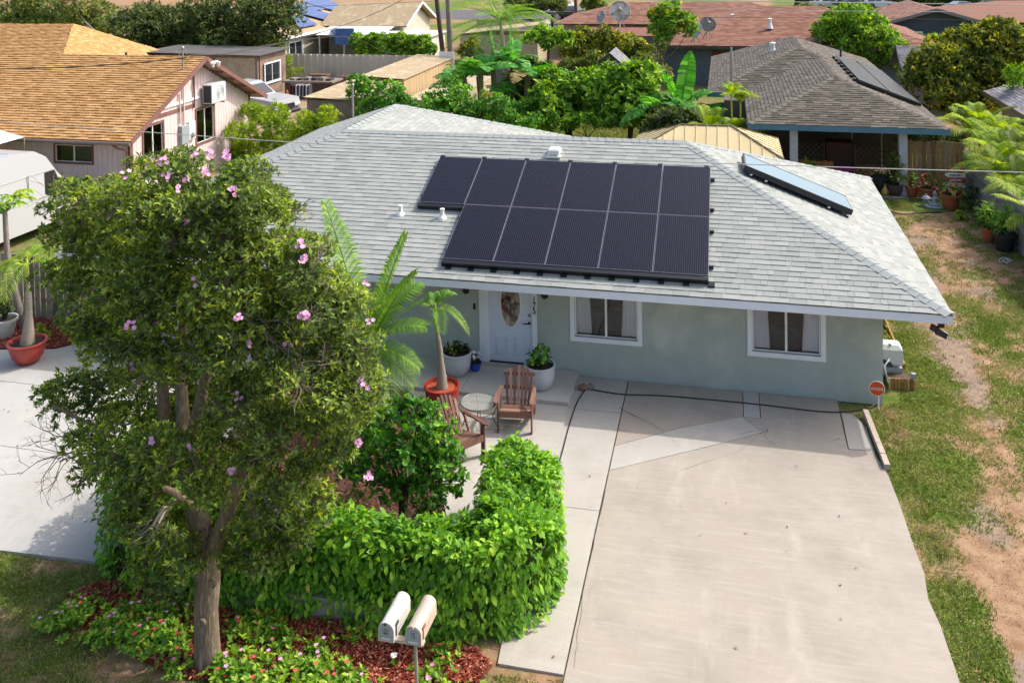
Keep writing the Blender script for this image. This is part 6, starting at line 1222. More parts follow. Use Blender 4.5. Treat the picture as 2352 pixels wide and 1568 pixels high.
# ---------------------------------------------------------------- sheds, fences and yards on the left
M('shed_tan', '#a08a68', '#b49b74', scale=3, rough=.9, bump=.3, stretch=(1, 1, .2)); M('shed_roof', '#b09c7a', '#9a886a', scale=1.5, rough=.85, c3='#c4b294'); M('shed_grey', '#857a70', '#746a60', scale=2, rough=.9); M('ply_pale', '#b3a58c', '#a0927a', scale=3, rough=.9)
def shed(name, label, x0, x1, y0, y1, z0, z1, wall, roofm, strips=0, cat='shed', ov=.12):
    t = thing(name, label, cat, ((x0+x1)/2, (y0+y1)/2, 0)); b = B().box(x0, x1, y0, y1, 0, min(z0, z1)-.02); b.build('wall', wall, t); rr = B()
    n = max(1, strips); 
    for i in range(n):
        a, c = y0-ov+(y1-y0+2*ov)*i/n, y0-ov+(y1-y0+2*ov)*(i+1)/n-.015; B().add([(x0-ov, a, z0), (x1+ov, a, z1), (x1+ov, c, z1), (x0-ov, c, z0), (x0-ov, a, z0+.03), (x1+ov, a, z1+.03), (x1+ov, c, z1+.03+.006*(i % 2)), (x0-ov, c, z0+.03)], [(0, 3, 2, 1), (4, 5, 6, 7), (0, 1, 5, 4), (1, 2, 6, 5), (2, 3, 7, 6), (3, 0, 4, 7)]).build('roof_panel', roofm, t)
    return t
s1_ = shed('long_shed', 'low flat-roofed tan shed nearest the lime shrubs', -21.2, -18.7, 19.9, 25.0, 1.95, 1.85, 'shed_grey', 'shed_roof', 6)
s2_ = shed('long_shed', 'long tan shed with rusty sheet roof running back to the poles', -20.8, -18.7, 25.6, 34.3, 2.1, 1.95, 'shed_tan', 'shed_roof', 9)
for i in range(18): B().box(-18.69, -18.665, 25.65+i*.48, 25.65+i*.48+.46, .02, 1.88).build('wall_panel', 'shed_tan', s2_)
B().box(-19.4, -18.5, 33.9, 33.96, .9, 2.35).build('white_board', 'white_paint', s2_)
mf = thing('metal_fence', 'ribbed grey-tan sheet metal fence behind the clothes rack', 'fence', (-25, 35.6, 0)); M('fence_metal', '#c2baa6', '#cfc7b3', scale=.8, rough=.6)
for i in range(27):
    x = -31+i*.44; b = B().prism([(x, 35.5, .05), (x+.30, 35.5, .05), (x+.34, 35.42, .05), (x+.42, 35.42, .05), (x+.44, 35.5, .05), (x+.44, 35.52, .05), (x, 35.52, .05)][::-1], (0, 0, 1.85)); b.build('sheet', 'fence_metal', mf)
bb2 = shed('back_building', 'brown flat-roofed outbuilding with white window behind the pink house', -36, -28.9, 29.5, 33.0, 2.65, 2.55, M('brown_stucco', '#7a685a', '#8a776a', scale=2, rough=.9), M('tar_roof', '#4c4a4a', '#5c5a58', scale=1, rough=.9), 3, 'building', .3)
window(bb2, 30.2, 32.2, .75, 2.0, y=-28.88, ax='x', out=1, hang=True, room=False); B().tube([(-28.8, 29.6, 0), (-28.8, 29.6, 2.6)], .04, 6).build('drainpipe', 'ink', bb2); B().box(-31.5, -29.0, 29.46, 29.495, .1, 2.4).build('plywood', 'ply_pale', bb2)
# clothes rack, cone, grill bench
c = P(692, 249); rk = thing('clothes_rack', 'metal clothes rack hung with dark and white garments beside the traffic cone', 'clothes rack', tuple(c)); [B().tube([(c.x+dx, c.y, 0), (c.x+dx, c.y, 1.35)], .015, 6).build('post', 'galv', rk) for dx in (-.55, .55)]; B().tube([(c.x-.6, c.y, 1.35), (c.x+.6, c.y, 1.35)], .015, 6).build('rail', 'galv', rk); [B().box(c.x+dx-.3, c.x+dx+.3, c.y-.2, c.y+.2, .0, .03).build('foot', 'galv', rk) for dx in (-.55, .55)]
for i in range(11):
    x = c.x-.5+i*.1; mt = ['#1c1c20', '#7a2430', '#202228', '#c9c9c9', '#26262a', '#b4b6b8', '#303038', '#8c8e90', '#1a1a1c', '#d0d0d0', '#33333a'][i]; B().prism([(x, c.y-.22, 1.28), (x, c.y+.22, 1.28), (x, c.y+.26, .55+.2*random.random()), (x, c.y-.26, .5+.2*random.random())], (.06, 0, 0)).build('garment', M('cloth%d' % i, mt, mt, rough=.95), rk)
c = P(660, 247); tc_ = thing('traffic_cone', 'orange traffic cone with white band in the left yard', 'cone', tuple(c)); M('cone_orange', '#c8592e', '#d46a3c', rough=.6); B().lathe([(.2, .03), (.14, .3), (.07, .8), (.04, .95), (.0001, .96)], 14, c).build('cone', 'cone_orange', tc_, smooth=True); B().box(c.x-.24, c.x+.24, c.y-.24, c.y+.24, 0, .035).build('base', 'cone_orange', tc_); B().lathe([(.148, .3), (.115, .5)], 14, c).build('band', 'white_paint', tc_)
c = P(690, 235); bq = thing('work_counter', 'dark weathered counter with clutter on top behind the clothes rack', 'counter', (c.x, c.y+1.2, 0)); B().box(c.x-1.4, c.x+1.5, c.y+.9, c.y+2.2, 0, .95).build('body', 'bark_dark', bq); B().box(c.x-1.5, c.x+1.6, c.y+.8, c.y+2.3, .95, 1.05).build('top', 'shed_grey', bq); [B().bbox(c.x-1.2+i*.45, c.x-.9+i*.45, c.y+1.1, c.y+1.6, 1.05, 1.15+.12*random.random(), .02).build('clutter', 'ink' if i % 2 else 'shed_grey', bq) for i in range(6)]
for i, (x, y, lab) in enumerate(((800, 205, 'brown cabinet standing against the metal fence'), (735, 200, 'low dark box beside the grey counter'))):
    c = P(x, y); one(B().bbox(c.x-.6, c.x+.6, c.y-.3, c.y+.5, 0, .8, .03), 'storage_box', M('box_brown', '#5c4636', '#6e5646', scale=3), lab, 'box')
p_ = P(812, 265); rmast = thing('roof_mast', 'grey pipe mast at the left rear edge of the grey roof', 'mast', (p_.x, p_.y, 0)); pm = PY(811, 262, 13.2); B().tube([(pm.x, 13.2, 2.2), (pm.x, 13.2, PY(811, 198, 13.2).z)], .04, 8).build('pipe', 'galv', rmast); B().ball((pm.x, 13.2, PY(811, 196, 13.2).z), .07, 8, 6).build('cap', 'galv', rmast)
# house with the blue solar panels
shmat('tan', [(0, '#9a8468'), (.5, '#ab9474'), (1, '#bba586')]); sh_ = thing('solar_roof_house', 'tan-roofed house with blue solar panels at the top left', 'house', (-33, 47, 0)); fS, _ = hip(-46, -31.8, 38.8, 56, 2.6, .26); rS = deck(fS).build('roof', 'shingle_tan', sh_)
B().box(-45.3, -32.4, 39.4, 55, 0, 2.62).build('wall', M('cream_wall', '#b5ab98', '#a59b88', rough=.9), sh_); gS = gable(-32.5, -25.6, 45.6, 53, 2.75, 4.3); rW = deck(gS).build('wing_roof', 'shed_roof', sh_); B().box(-32, -26.1, 46.1, 52.5, 0, 2.75).poly([(-26.1, 46.1, 2.75), (-26.1, 52.5, 2.75), (-26.1, 49.3, 4.1)]).build('wing_wall', M('wall_offwhite', '#c2bcae', '#b0aa9c', rough=.9), sh_)
for a in ((-25.58, 45.6, 2.72, 49.3, 4.28), (-25.58, 53, 2.72, 49.3, 4.28)): B().bar((a[0], a[1], a[2]), (a[0], a[3], a[4]), .05, .2).build('rake_board', 'white_paint', rW)
B().box(-31.85, -31.77, 38.8, 46, 2.42, 2.6).build('fascia', 'white_paint', rS); window(sh_, 40.2, 42.4, .8, 2.1, y=-32.38, ax='x', out=1, hang=False, room=False); window(sh_, 48.4, 50.2, 1.0, 2.2, y=-26.08, ax='x', out=1, hang=False, room=False)
stripes('pv_blue', '#3c4c86', '#8a98c0', 1.0, 0, .03, .2, cell=[(1, .8, .03)], spec=.6)
def on_tan(px_, py_, off): d = ray(px_, py_); t = (2.6+off+.26*(-31.8-CAM[0])-CAM[2])/(d[2]+.26*d[0]); return Vector(CAM+d*t)
for q in (((667, 37), (688, 65), (729, 57), (694, 36)), ((694, 33), (758, 50), (796, 41), (720, 24)), ((658, 16), (690, 30), (745, 22), (690, 8)), ((690, 5), (762, 24), (797, 17), (740, -4))):
    B().prism([on_tan(x, y, .14) for x, y in q], (0, 0, .05)).build('solar_panels', 'pv_blue', sh_)
lt = [(-31.6, -26.8, 43.2, 46.5)]; 
for i in range(12): x = -31.6+i*.42; B().add([(x, 43.0, 2.3), (x+.41, 43.0, 2.3), (x+.41, 46.6, 2.85), (x, 46.6, 2.85), (x, 43.0, 2.33), (x+.41, 43.0, 2.34), (x+.41, 46.6, 2.89), (x, 46.6, 2.88)], [(0, 3, 2, 1), (4, 5, 6, 7), (0, 1, 5, 4), (1, 2, 6, 5), (2, 3, 7, 6), (3, 0, 4, 7)]).build('lean_to_sheet', 'white_paint', sh_)
for x in (-31.4, -29.5, -27.2): B().tube([(x, 43.2, 0), (x, 43.2, 2.3)], .06, 8).build('porch_post', 'white_paint', sh_)
wb2 = shed('white_outbuilding', 'white flat-roofed outbuilding left of the utility poles', -27.4, -22.8, 41.5, 46, 2.4, 2.35, M('white_wall', '#c6c2b8', '#b4b0a6', rough=.9), 'white_paint', 6, 'building', .2); window(wb2, 42.4, 43.4, .9, 1.9, y=-22.78, ax='x', out=1, hang=False, room=False)
fb_ = shed('far_building', 'pale building with grey roof beyond the utility poles', -22.6, -17.4, 54, 62, 2.5, 2.6, 'white_wall', 'tar_roof', 4, 'building', .3); [window(fb_, y, y+1.1, .8, 2.0, y=-17.38, ax='x', out=1, hang=False, room=False) for y in (55, 57.5)]; B().box(-17.36, -17.2, 59.2, 61.5, .3, 2.6).build('art_panel', 'ink', fb_)
tp_ = thing('blue_tarp', 'blue tarpaulin hanging from the lean-to of the solar house', 'tarp', (-31.5, 42, 0)); M('tarp_blue', '#3f5fa0', '#5577b4', scale=2, rough=.6); q0, q1 = PY(770, 66, 42.6), PY(812, 66, 42.6); q2_, q3_ = PY(812, 104, 42.6), PY(772, 103, 42.6); B().prism([q0, q3_, q2_, q1], (0, .15, 0)).build('sheet', 'tarp_blue', tp_); q4, q5 = PY(758, 70, 44.5), PY(762, 98, 44.5); B().prism([q0, q4, q5, q3_], (.03, .05, 0)).build('side_sheet', 'tarp_blue', tp_)
# utility poles
def pole(label, xb, yb, Y, xt, yt, r, mat):
    a, c = PY(xb, yb, Y), PY(xt, yt, Y); d = (c-a)/(c.z-a.z); a0 = a-d*a.z; t = thing('utility_pole', label, 'pole', tuple(a0), 0, 'utility poles'); B().tube([a0, a0+d*11], [r, r*.75], 12).build('shaft', mat, t, smooth=True); B().bar(a0+d*10.2-Vector((1.1, 0, 0)), a0+d*10.2+Vector((1.1, 0, 0)), .1, .12).build('crossarm', mat, t); return t
M('pole_brown', '#4f3f36', '#5f4e43', scale=4, rough=.9, stretch=(4, 4, .4)); M('pole_grey', '#7d756c', '#8a8278', scale=4, rough=.9, stretch=(4, 4, .4))
pole('dark brown leaning utility pole, left of the two', 1018, 132, 37.5, 1003, 0, .16, 'pole_brown'); pole('thicker grey utility pole, right of the two', 1035, 132, 37.5, 1029, 0, .19, 'pole_grey'); pole('distant dark utility pole beside the white car', 1324, 45, 70, 1322, 0, .17, 'pole_brown')
bwl = shed('grey_block_wall', 'grey block wall beside the long shed end', -18.2, -15.8, 36.5, 36.7, 1.5, 1.5, 'block_grey', 'block_grey', 1, 'wall', .02)
shed('tan_shed', 'tan lean-to shed behind the banana plants at the left', -21.5, -15.8, 45.5, 49, 2.2, 2.9, 'ply_pale', 'shed_roof', 4)
fw_ = shed('garden_wall', 'low tan wall behind the citrus trees', -18.4, -16.0, 25, 33.5, 1.0, 1.0, 'ply_pale', 'ply_pale', 1, 'wall', .02)
# ---------------------------------------------------------------- dark-roofed house behind, its carport and garden
dh = thing('carport_house', 'house with dark grey shingle roof, blue fascia and open carport behind the yard', 'house', (1, 22, 0)); dA, hA = hip(-2.06, 4.33, 14.5, 26, 2.4, .39); dB, hB = hip(-3.55, 4.32, 21, 33, 2.4, .39); rd_ = deck(dA).build('roof', 'deck_dark', dh); deck(dB).build('rear_deck', 'deck_dark', rd_)
shingle_face(dA[:2]+[dA[3]]+dB, .145, (.3, .26, .34, .22), rd_, MATS['shingle_dark'], MATS['shingle_dark_one'], singles=300, seed=60, thick=.02)
nA = [e.cross(s) for _, e, s in dA]; nB = [e.cross(s) for _, e, s in dB]; M('cap_dark', '#6b655b', '#5f594f', rough=.95); cap_line(hA[0][0], hA[0][1], nA[0], nA[1], rd_, MATS['cap_dark'], .28); cap_line(hA[1][0], hA[1][1], nA[0], nA[3], rd_, MATS['cap_dark'], .28); cap_line(hA[4][0], hA[4][1], nA[1], nA[3], rd_, MATS['cap_dark'], .28); cap_line(hB[4][0], hB[4][1], nB[1], nB[3], rd_, MATS['cap_dark'], .28); cap_line(hB[0][0], hB[0][1], nB[0], nB[1], rd_, MATS['cap_dark'], .28); cap_line(hB[1][0], hB[1][1], nB[0], nB[3], rd_, MATS['cap_dark'], .28)
M('fascia_blue', '#4a7184', '#557d90', scale=2, rough=.6); B().box(-2.09, 4.36, 14.46, 14.5, 2.2, 2.385).build('fascia', 'fascia_blue', rd_); B().box(4.33, 4.37, 14.5, 33, 2.2, 2.385).build('fascia', 'fascia_blue', rd_); B().box(-2.1, -2.06, 14.5, 21, 2.2, 2.385).build('fascia', 'fascia_blue', rd_); B().box(-3.6, -2.06, 20.96, 21, 2.2, 2.385).build('fascia', 'fascia_blue', rd_)
for x, y in ((-.55, 14.95), (2.98, 14.95), (-1.75, 18.5)): B().box(x-.13, x+.13, y-.13, y+.13, 0, 2.38).build('post', M('post_white', '#b9bcc0', '#adb0b4', rough=.7), dh)
M('dark_wall', '#4a423c', '#5a5048', scale=2, rough=.9); B().box(-2.9, 3.9, 19.2, 32.4, 0, 2.38).build('wall', 'dark_wall', dh); B().poly([(-2.0, 14.6, 2.36), (-2.0, 19.2, 2.36), (4.2, 19.2, 2.36), (4.2, 14.6, 2.36)]).build('ceiling', M('ceiling_brown', '#5a4a40', rough=.9), dh)
for (px_, py_) in ((1882, 98), (1931, 128)): d_ = ray(px_, py_); q = P(px_, py_, 3.2); B().tube([q-Vector((0, 0, .5)), q+Vector((0, 0, .35))], .05, 8).build('pipe_vent', 'ink', rd_)
q = P(1680, 158, 3.3); B().tube([q-Vector((0, 0, .8)), q+Vector((0, 0, .9))], .045, 8).build('vent_mast', 'galv', rd_)
def on_east(px_, py_, off): d = ray(px_, py_); t = (2.4+off+.39*(4.33-CAM[0])-CAM[2])/(d[2]+.39*d[0]); return Vector(CAM+d*t)
pa = thing('roof_solar_panels', 'black solar panels on the right slope of the dark roof', 'solar array', tuple(on_east(2010, 180, 0))); rn2 = Vector((.39, 0, 1)).normalized(); M('pv_black', '#17181b', '#202226', scale=.5, rough=.45, spec=.25)
quads = [[(1922, 133), (1968, 129), (2117, 238), (2073, 234)], [(1922, 133), (2073, 234)]]
yA0, yA1 = 17.9, 26.6; up_ = lambda v, y, off: Vector((4.33-v, y, 2.4+.39*v))+rn2*off
for (v0, v1, ya, yb) in ((.28, 1.33, 17.9, 26.6), (1.38, 2.4, 17.9, 25.2)):
    n = 5
    for i in range(n):
        a, c = ya+(yb-ya)*i/n, ya+(yb-ya)*(i+1)/n-.03; b = B().prism([up_(v1, a, .13), up_(v1, c, .13), up_(v0, c, .13), up_(v0, a, .13)][::-1], rn2*.04); b.build('panel', 'pv_black', pa)
B().bar(up_(.25, 17.85, .1), up_(2.42, 17.85, .1), .06, .1, rn2).build('skirt', 'pv_frame', pa)
for k in range(8): B().obox(up_(2.5, 18.2+k*.95, .08), (0, 1, 0), (-1, 0, .39), rn2, .12, .05, .05).build('mount', 'pv_frame', pa)
# under the carport: lattice screens, red bench, picket fence, table, shelves
lt_ = thing('lattice_screen', 'brown diagonal lattice screen on the left under the carport', 'lattice', (-.2, 17, 0)); M('lattice', '#7d6654', '#6a5546', scale=5, rough=.9)
def lattice(t, x0, x1, y, z0, z1, mat):
    for s in (-1, 1):
        k = x0-(z1-z0)
        while k < x1+(z1-z0):
            a, c = (k, z0), (k+s*0+(z1-z0), z1); 
            if s < 0: a, c = (k, z1), (k+(z1-z0), z0)
            ta = max(0, (x0-a[0])/(c[0]-a[0])); tb_ = min(1, (x1-a[0])/(c[0]-a[0]))
            if tb_ > ta+.03: B().bar((a[0]+(c[0]-a[0])*ta, y+.015*s, a[1]+(c[1]-a[1])*ta), (a[0]+(c[0]-a[0])*tb_, y+.015*s, a[1]+(c[1]-a[1])*tb_), .02, .035, (0, 1, 0)).build('lath', mat, t)
            k += .2
    B().box(x0-.04, x0, y-.03, y+.03, 0, z1+.05).build('stile', mat, t); B().box(x1, x1+.04, y-.03, y+.03, 0, z1+.05).build('stile', mat, t)
lattice(lt_, -.35, .65, 17.2, .1, 1.2, 'lattice'); l2_ = thing('lattice_screen', 'pale diagonal lattice screen on the right under the carport', 'lattice', (2.4, 17, 0)); lattice(l2_, 1.75, 2.8, 17.0, .1, 1.15, 'lattice'); l3_ = thing('lattice_screen', 'small white lattice panel hanging below the carport eave', 'lattice', (2.2, 18, 1.5)); lattice(l3_, 1.8, 2.8, 18.2, 1.5, 2.3, 'post_white')
rb_ = thing('cabinet', 'dark red wooden cabinet between the lattices under the carport', 'cabinet', (1.2, 17.4, 0)); B().bbox(.75, 1.72, 17.1, 17.7, .35, 1.3, .03).build('body', M('dark_red', '#43201f', '#522927', scale=3, rough=.6), rb_); [B().box(x, x+.08, 17.15, 17.6, 0, .35).build('leg', 'bark_dark', rb_) for x in (.8, 1.6)]
pf = thing('picket_fence', 'low orange-brown picket fence behind the grey roof edge', 'fence', (.2, 16.1, 0)); boards(pf, (-.63, 16.17, 0), (.95, 16.1, 0), .82, .19, 'picket_orange', name='picket', round_=True, th=.025, jit=.015)
rt_ = thing('pink_table', 'small magenta round table under the carport', 'table', (1.1, 15.3, 0)); B().lathe([(.001, .75), (.35, .75), (.36, .79), (.001, .8)], 20, (1.15, 15.3, 0)).build('top', M('magenta', '#8e2a5c', '#9c3468', rough=.5), rt_); B().tube([(1.15, 15.3, 0), (1.15, 15.3, .75)], .04, 8).build('stem', 'ink', rt_)
for (x, y, z, lab, mt, w, h, L, Wd) in ((.05, 15.6, 0, 'bright spiky plant behind the picket fence', 'leaf_areca', .25, 1.0, .35, .04), (2.35, 15.6, 0, 'round-leaved green plant under the carport', 'leaf_bright', .3, .6, .14, .09), (1.75, 14.3, .3, 'cream variegated plant at the end of the picket fence', 'leaf_lime', .25, .4, .12, .05), (2.6, 15.2, 0, 'dark shrub inside the carport by the white post', 'leaf_dark', .35, .9, .12, .05)): potplant('carport_plant', lab, (x, y, z), w, h, mt, L, Wd, 40, up=.4)
# beige metal gazebo roof
gz = thing('gazebo', 'beige metal-roofed gazebo just behind the grey roof', 'gazebo', (-3.45, 11.4, 0)); M('gazebo_beige', '#b8a678', '#c4b287', scale=1, rough=.6); gA, gh = hip(-5.72, -1.17, 9.9, 12.85, 2.25, .44); deck(gA, .03).build('roof', 'gazebo_beige', gz)
for (poly, e, s) in gA:
    o_ = poly[0]; Ln = (poly[1]-poly[0]).length; k = .33; nrm = e.cross(s).normalized(); mx_ = max((p_-o_).dot(s) for p_ in poly); half = 1.475
    while k < Ln:
        d_ = min(k, Ln-k, half)/half*mx_; a = o_+e*k; B().bar(a+nrm*.012, a+s*d_+nrm*.012, .02, .02, nrm).build('seam', 'gazebo_beige', gz); k += .33
for a, c in gh: B().bar(a+Vector((0, 0, .02)), c+Vector((0, 0, .02)), .05, .03).build('hip_trim', M('gaz_trim', '#6b5c40', rough=.6), gz)
[B().box(x-.06, x+.06, y-.06, y+.06, 0, 2.25).build('post', 'dark_wall', gz) for x in (-5.5, -1.4) for y in (10.1, 12.6)]
# small grey shed among the bananas, right-hand grey shed, house at the right edge
gs_ = thing('garden_shed', 'small grey gabled shed behind the bright leafy trees', 'shed', (-8.8, 32, 0)); gg = gable(-9.75, -7.95, 30.5, 33.5, 2.0, 2.8, 'y'); rg_ = deck(gg, .05).build('roof', 'deck_dark', gs_); shingle_face(gg, .14, (.3, .26), rg_, MATS['shingle_slate'], MATS['shingle_slate_one'], seed=71); M('siding_grey', '#7f8187', '#74767c', scale=2, rough=.85)
for i in range(13): z = .05+i*.17; hw_ = .78 if z < 2.0 else .78*(2.8-z)/.8; B().box(-8.85-hw_, -8.85+hw_, 30.7-.02*(1), 30.72, z, z+.16).build('clapboard', 'siding_grey', gs_)
B().box(-9.63, -8.07, 30.73, 33.4, 0, 2.0).build('wall', 'siding_grey', gs_); [B().bar((-8.85, 30.47, 2.78), (-8.85+s*.93, 30.47, 1.97), .03, .1).build('rake_board', 'ink', gs_) for s in (-1, 1)]
g3 = thing('garden_shed', 'grey shed with slate-coloured shingle roof beside the mango tree', 'shed', (7, 31, 0)); gg = gable(5.6, 9.6, 30.2, 33.0, 2.2, 3.25, 'x'); rg_ = deck(gg, .06).build('roof', 'deck_dark', g3); shingle_face(gg, .145, (.3, .26, .34), rg_, MATS['shingle_slate'], MATS['shingle_slate_one'], seed=72); B().box(5.9, 9.4, 30.5, 32.7, 0, 2.2).poly([(5.9, 30.5, 2.2), (5.9, 32.7, 2.2), (5.9, 31.6, 3.1)][::-1]).build('wall', 'siding_grey', g3); [B().bar((5.58, 31.6, 3.22), (5.58, 31.6+s*1.42, 2.17), .04, .16).build('rake_board', 'ink', g3) for s in (-1, 1)]; window(g3, 30.9, 31.5, 1.1, 1.9, y=5.88, ax='x', out=-1, hang=False, room=False)
g4 = thing('edge_house', 'cream house with slate roof at the right edge of the picture', 'house', (10, 20, 0)); gg = gable(7.7, 16, 17.0, 23.5, 2.3, 3.6, 'y'); rg_ = deck(gg, .08).build('roof', 'deck_dark', g4); shingle_face(gg, .145, (.3, .26), rg_, MATS['shingle_slate'], MATS['shingle_slate_one'], seed=73); B().box(8.2, 15, 17.4, 23, 0, 2.35).build('wall', M('cream2', '#c2a880', '#b49a72', rough=.9), g4); B().box(7.6, 7.7, 17, 23.5, 2.15, 2.3).build('gutter', 'gutter', g4)
# brown-roofed house with the dishes
bh = thing('brown_roof_house', 'large house with brown shingle hip roofs carrying satellite dishes', 'house', (0, 45, 0)); bA, hA2 = hip(-7.0, 9.3, 37.3, 50, 2.5, .3); bB, _ = hip(-15.5, 4, 50, 60, 2.6, .26); rB = deck(bA).build('roof', 'shingle_brown', bh); deck(bB).build('rear_roof', 'shingle_brown', rB); shingle_face([bA[0], bA[1], bA[3]], .2, (.34, .4, .46), rB, MATS['shingle_brown'], MATS['shingle_brown_one'], seed=81); shingle_face([bB[0]], .24, (.4, .5), rB, MATS['shingle_brown'], MATS['shingle_brown_one'], seed=82)
B().box(-6.4, 8.7, 38, 49.5, 0, 2.5).build('wall', M('wall_bluegrey', '#5c626c', '#6a707a', rough=.9), bh); B().box(-14.8, 3.4, 50.6, 59.5, 0, 2.6).build('rear_wall', 'cream_wall', bh); B().box(-7.03, 9.33, 37.26, 37.3, 2.3, 2.48).build('fascia', 'dark_wall', bh); B().box(-3.6, -2.7, 37.95, 37.99, .05, 2.1).build('door', M('door_rust', '#7a3a28', rough=.7), bh)
lo_ = B(); [lo_.box(-12.8+i*.45, -12.8+i*.45+.43, 43.5, 49.5, 2.35+.006*(i % 2), 2.4+.006*(i % 2)) for i in range(12)]; lo_.build('patio_roof', M('rust_roof', '#7c4636', '#6d3c30', scale=1, rough=.8), bh)['kind'] = 'stuff'
for x, y in ((1683, 45), (1768, 55), (1775, 114), (1846, 46), (1739, 45)): q = P(x, y, 3.6); B().lathe([(.2, -.3), (.12, .0), (.1, .05), (.1, .3), (.15, .3), (.0001, .36)], 10, q).build('roof_vent', 'white_paint', rB)
def dish(label, px_, py_, Y, r, mat, tilt, legs=True):
    c = PY(px_, py_, Y); t = thing('satellite_dish', label, 'dish', (c.x, c.y, c.z-r*1.6), 0, 'satellite dishes'); prof = [(.0001, 0)]+[(r*k/8, .28*r*(k/8)**2) for k in range(1, 9)]; b = B().lathe(prof, 28); d = Vector(tilt).normalized(); mt = d.to_track_quat('Z', 'Y').to_matrix(); b.v = [tuple(mt @ Vector(v)+c) for v in b.v]; b.build('reflector', mat, t, smooth=True)
    B().tube([tuple(mt @ Vector((r*math.cos(R(a)), r*math.sin(R(a)), .28*r))+c) for a in range(0, 361, 15)], .02*r+.01, 5).build('rim', mat, t); ft = mt @ Vector((0, 0, .75*r))+c; [B().tube([tuple(mt @ Vector((.9*r*math.cos(R(a)), .9*r*math.sin(R(a)), .25*r))+c), ft], .018, 4).build('strut', 'galv', t) for a in (90, 210, 330)]; B().ball(ft, .12*r+.04, 8, 6).build('feed', 'galv', t)
    B().tube([c-d*.02, c-Vector((0, 0, r*1.7))], .05, 8).build('mast', 'galv', t)
    if legs: [B().tube([c-Vector((0, 0, r*.7)), c+Vector((r*.7*math.cos(R(a)), r*.7*math.sin(R(a)), -r*1.75))], .03, 6).build('leg', 'galv', t) for a in (30, 150, 270)]
m, n, l, b, o = newmat('dish_mesh'); b.inputs['Roughness'].default_value = .7; tc = n.new('ShaderNodeTexCoord'); wv = n.new('ShaderNodeTexNoise'); wv.inputs['Scale'].default_value = 2.2; l.new(tc.outputs['Object'], wv.inputs['Vector']); rp = ramp(n, [(.4, '#8a8076'), (.6, '#c2bcb2')]); l.new(wv.outputs[0], rp.inputs[0]); l.new(rp.outputs[0], b.inputs['Base Color'])
M('dish_grey', '#9fa4a8', '#8f9498', rough=.6); M('dish_dark', '#3c3e42', '#4c4e52', rough=.6)
dish('largest pale mesh satellite dish on the left of the brown roofs', 1424, 28, 45, .72, 'dish_mesh', (.1, -1, .45)); dish('small grey dish left of the largest dish', 1383, 40, 46, .42, 'dish_grey', (-.8, -.8, .5)); dish('dark oval dish on the right above the banana plants', 1625, 58, 37.5, .46, 'dish_dark', (.3, -1, .6)); dish('pale grey dish left of the dark dish', 1597, 70, 37, .42, 'dish_grey', (-.2, -1, .5))
# dark blue house
dbh = thing('dark_blue_house', 'dark blue gabled house with brown shingle roof at the top right', 'house', (13, 54, 0)); gg = gable(8.6, 15.0, 52.2, 63, 2.6, 3.55, 'y'); rD = deck(gg, .1).build('roof', 'shingle_brown', dbh); shingle_face(gg, .25, (.4, .5), rD, MATS['shingle_brown'], MATS['shingle_brown_one'], seed=91); M('navy_wall', '#39424c', '#424c57', scale=1, rough=.85); B().poly([(9.0, 52.7, 0), (14.6, 52.7, 0), (14.6, 52.7, 2.62), (11.8, 52.7, 3.45), (9.0, 52.7, 2.62)]).box(9.0, 14.6, 52.71, 62, 0, 2.6).build('wall', 'navy_wall', dbh)
[B().bar((11.8, 52.15, 3.55), (11.8+s*3.25, 52.15, 2.58), .06, .22).build('rake_board', M('rake_grey', '#7a7478', rough=.7), rD) for s in (-1, 1)]; window(dbh, 9.55, 10.95, 1.0, 1.95, y=52.69, hang=False, room=False, tr=.1); window(dbh, 13.2, 13.95, .9, 1.95, y=52.69, hang=False, room=False, tr=.1); dbb, _ = hip(12, 26, 54, 66, 2.5, .2); deck(dbb).build('wing_roof', 'shingle_brown', rD); B().box(13, 25, 54.6, 65, 0, 2.5).build('wing_wall', 'navy_wall', dbh)
# street, cars
M('asphalt', '#4c4c4e', '#58585a', scale=1.5, rough=.95); structure(B().slab([(-80, 84, .02), (90, 84, .02), (90, 98, .02), (-80, 98, .02)], .1), 'road', 'asphalt'); structure(B().slab([(18, 70, .02), (40, 70, .02), (40, 84, .02), (18, 84, .02)], .1), 'driveway', 'conc_drive', 'far pale driveway under the black pickup')
car('parked_car', 'white sport utility vehicle at the top beside the dark pole', 'car', (-22.2, 93, 0), R(78), 'suv', pw, 'cars parked far behind'); car('parked_car', 'dark car parked just below the white one at the top', 'car', (-19.9, 86, 0), R(80), 'sedan', mcar('dark', '#23252a'), 'cars parked far behind'); car('pickup_truck', 'black pickup truck parked at the top right', 'truck', (24.6, 88.5, 0), R(95), 'pickup', mcar('black', '#1a1b1e'))
for (x, y, lab, c, a, k) in ((1960, 10, 'dark blue car left of the brown ridge at the top', '#2a3040', 20, 'sedan'), (2010, 8, 'white car behind the brown ridge at the top', '#c8cacc', 10, 'sedan'), (2215, 18, 'silver car left of the black pickup', '#7c868e', 15, 'sedan'), (1905, 8, 'white sedan at the top left of the green tree', '#c4c6c8', 12, 'sedan'), (2345, 5, 'grey car at the top right corner', '#6a6c70', 15, 'sedan')):
    q = P(x, y, .7); car('parked_car', lab, 'car', (q.x, q.y, 0), R(a), k, mcar('c%d' % x, c), 'cars parked far behind')
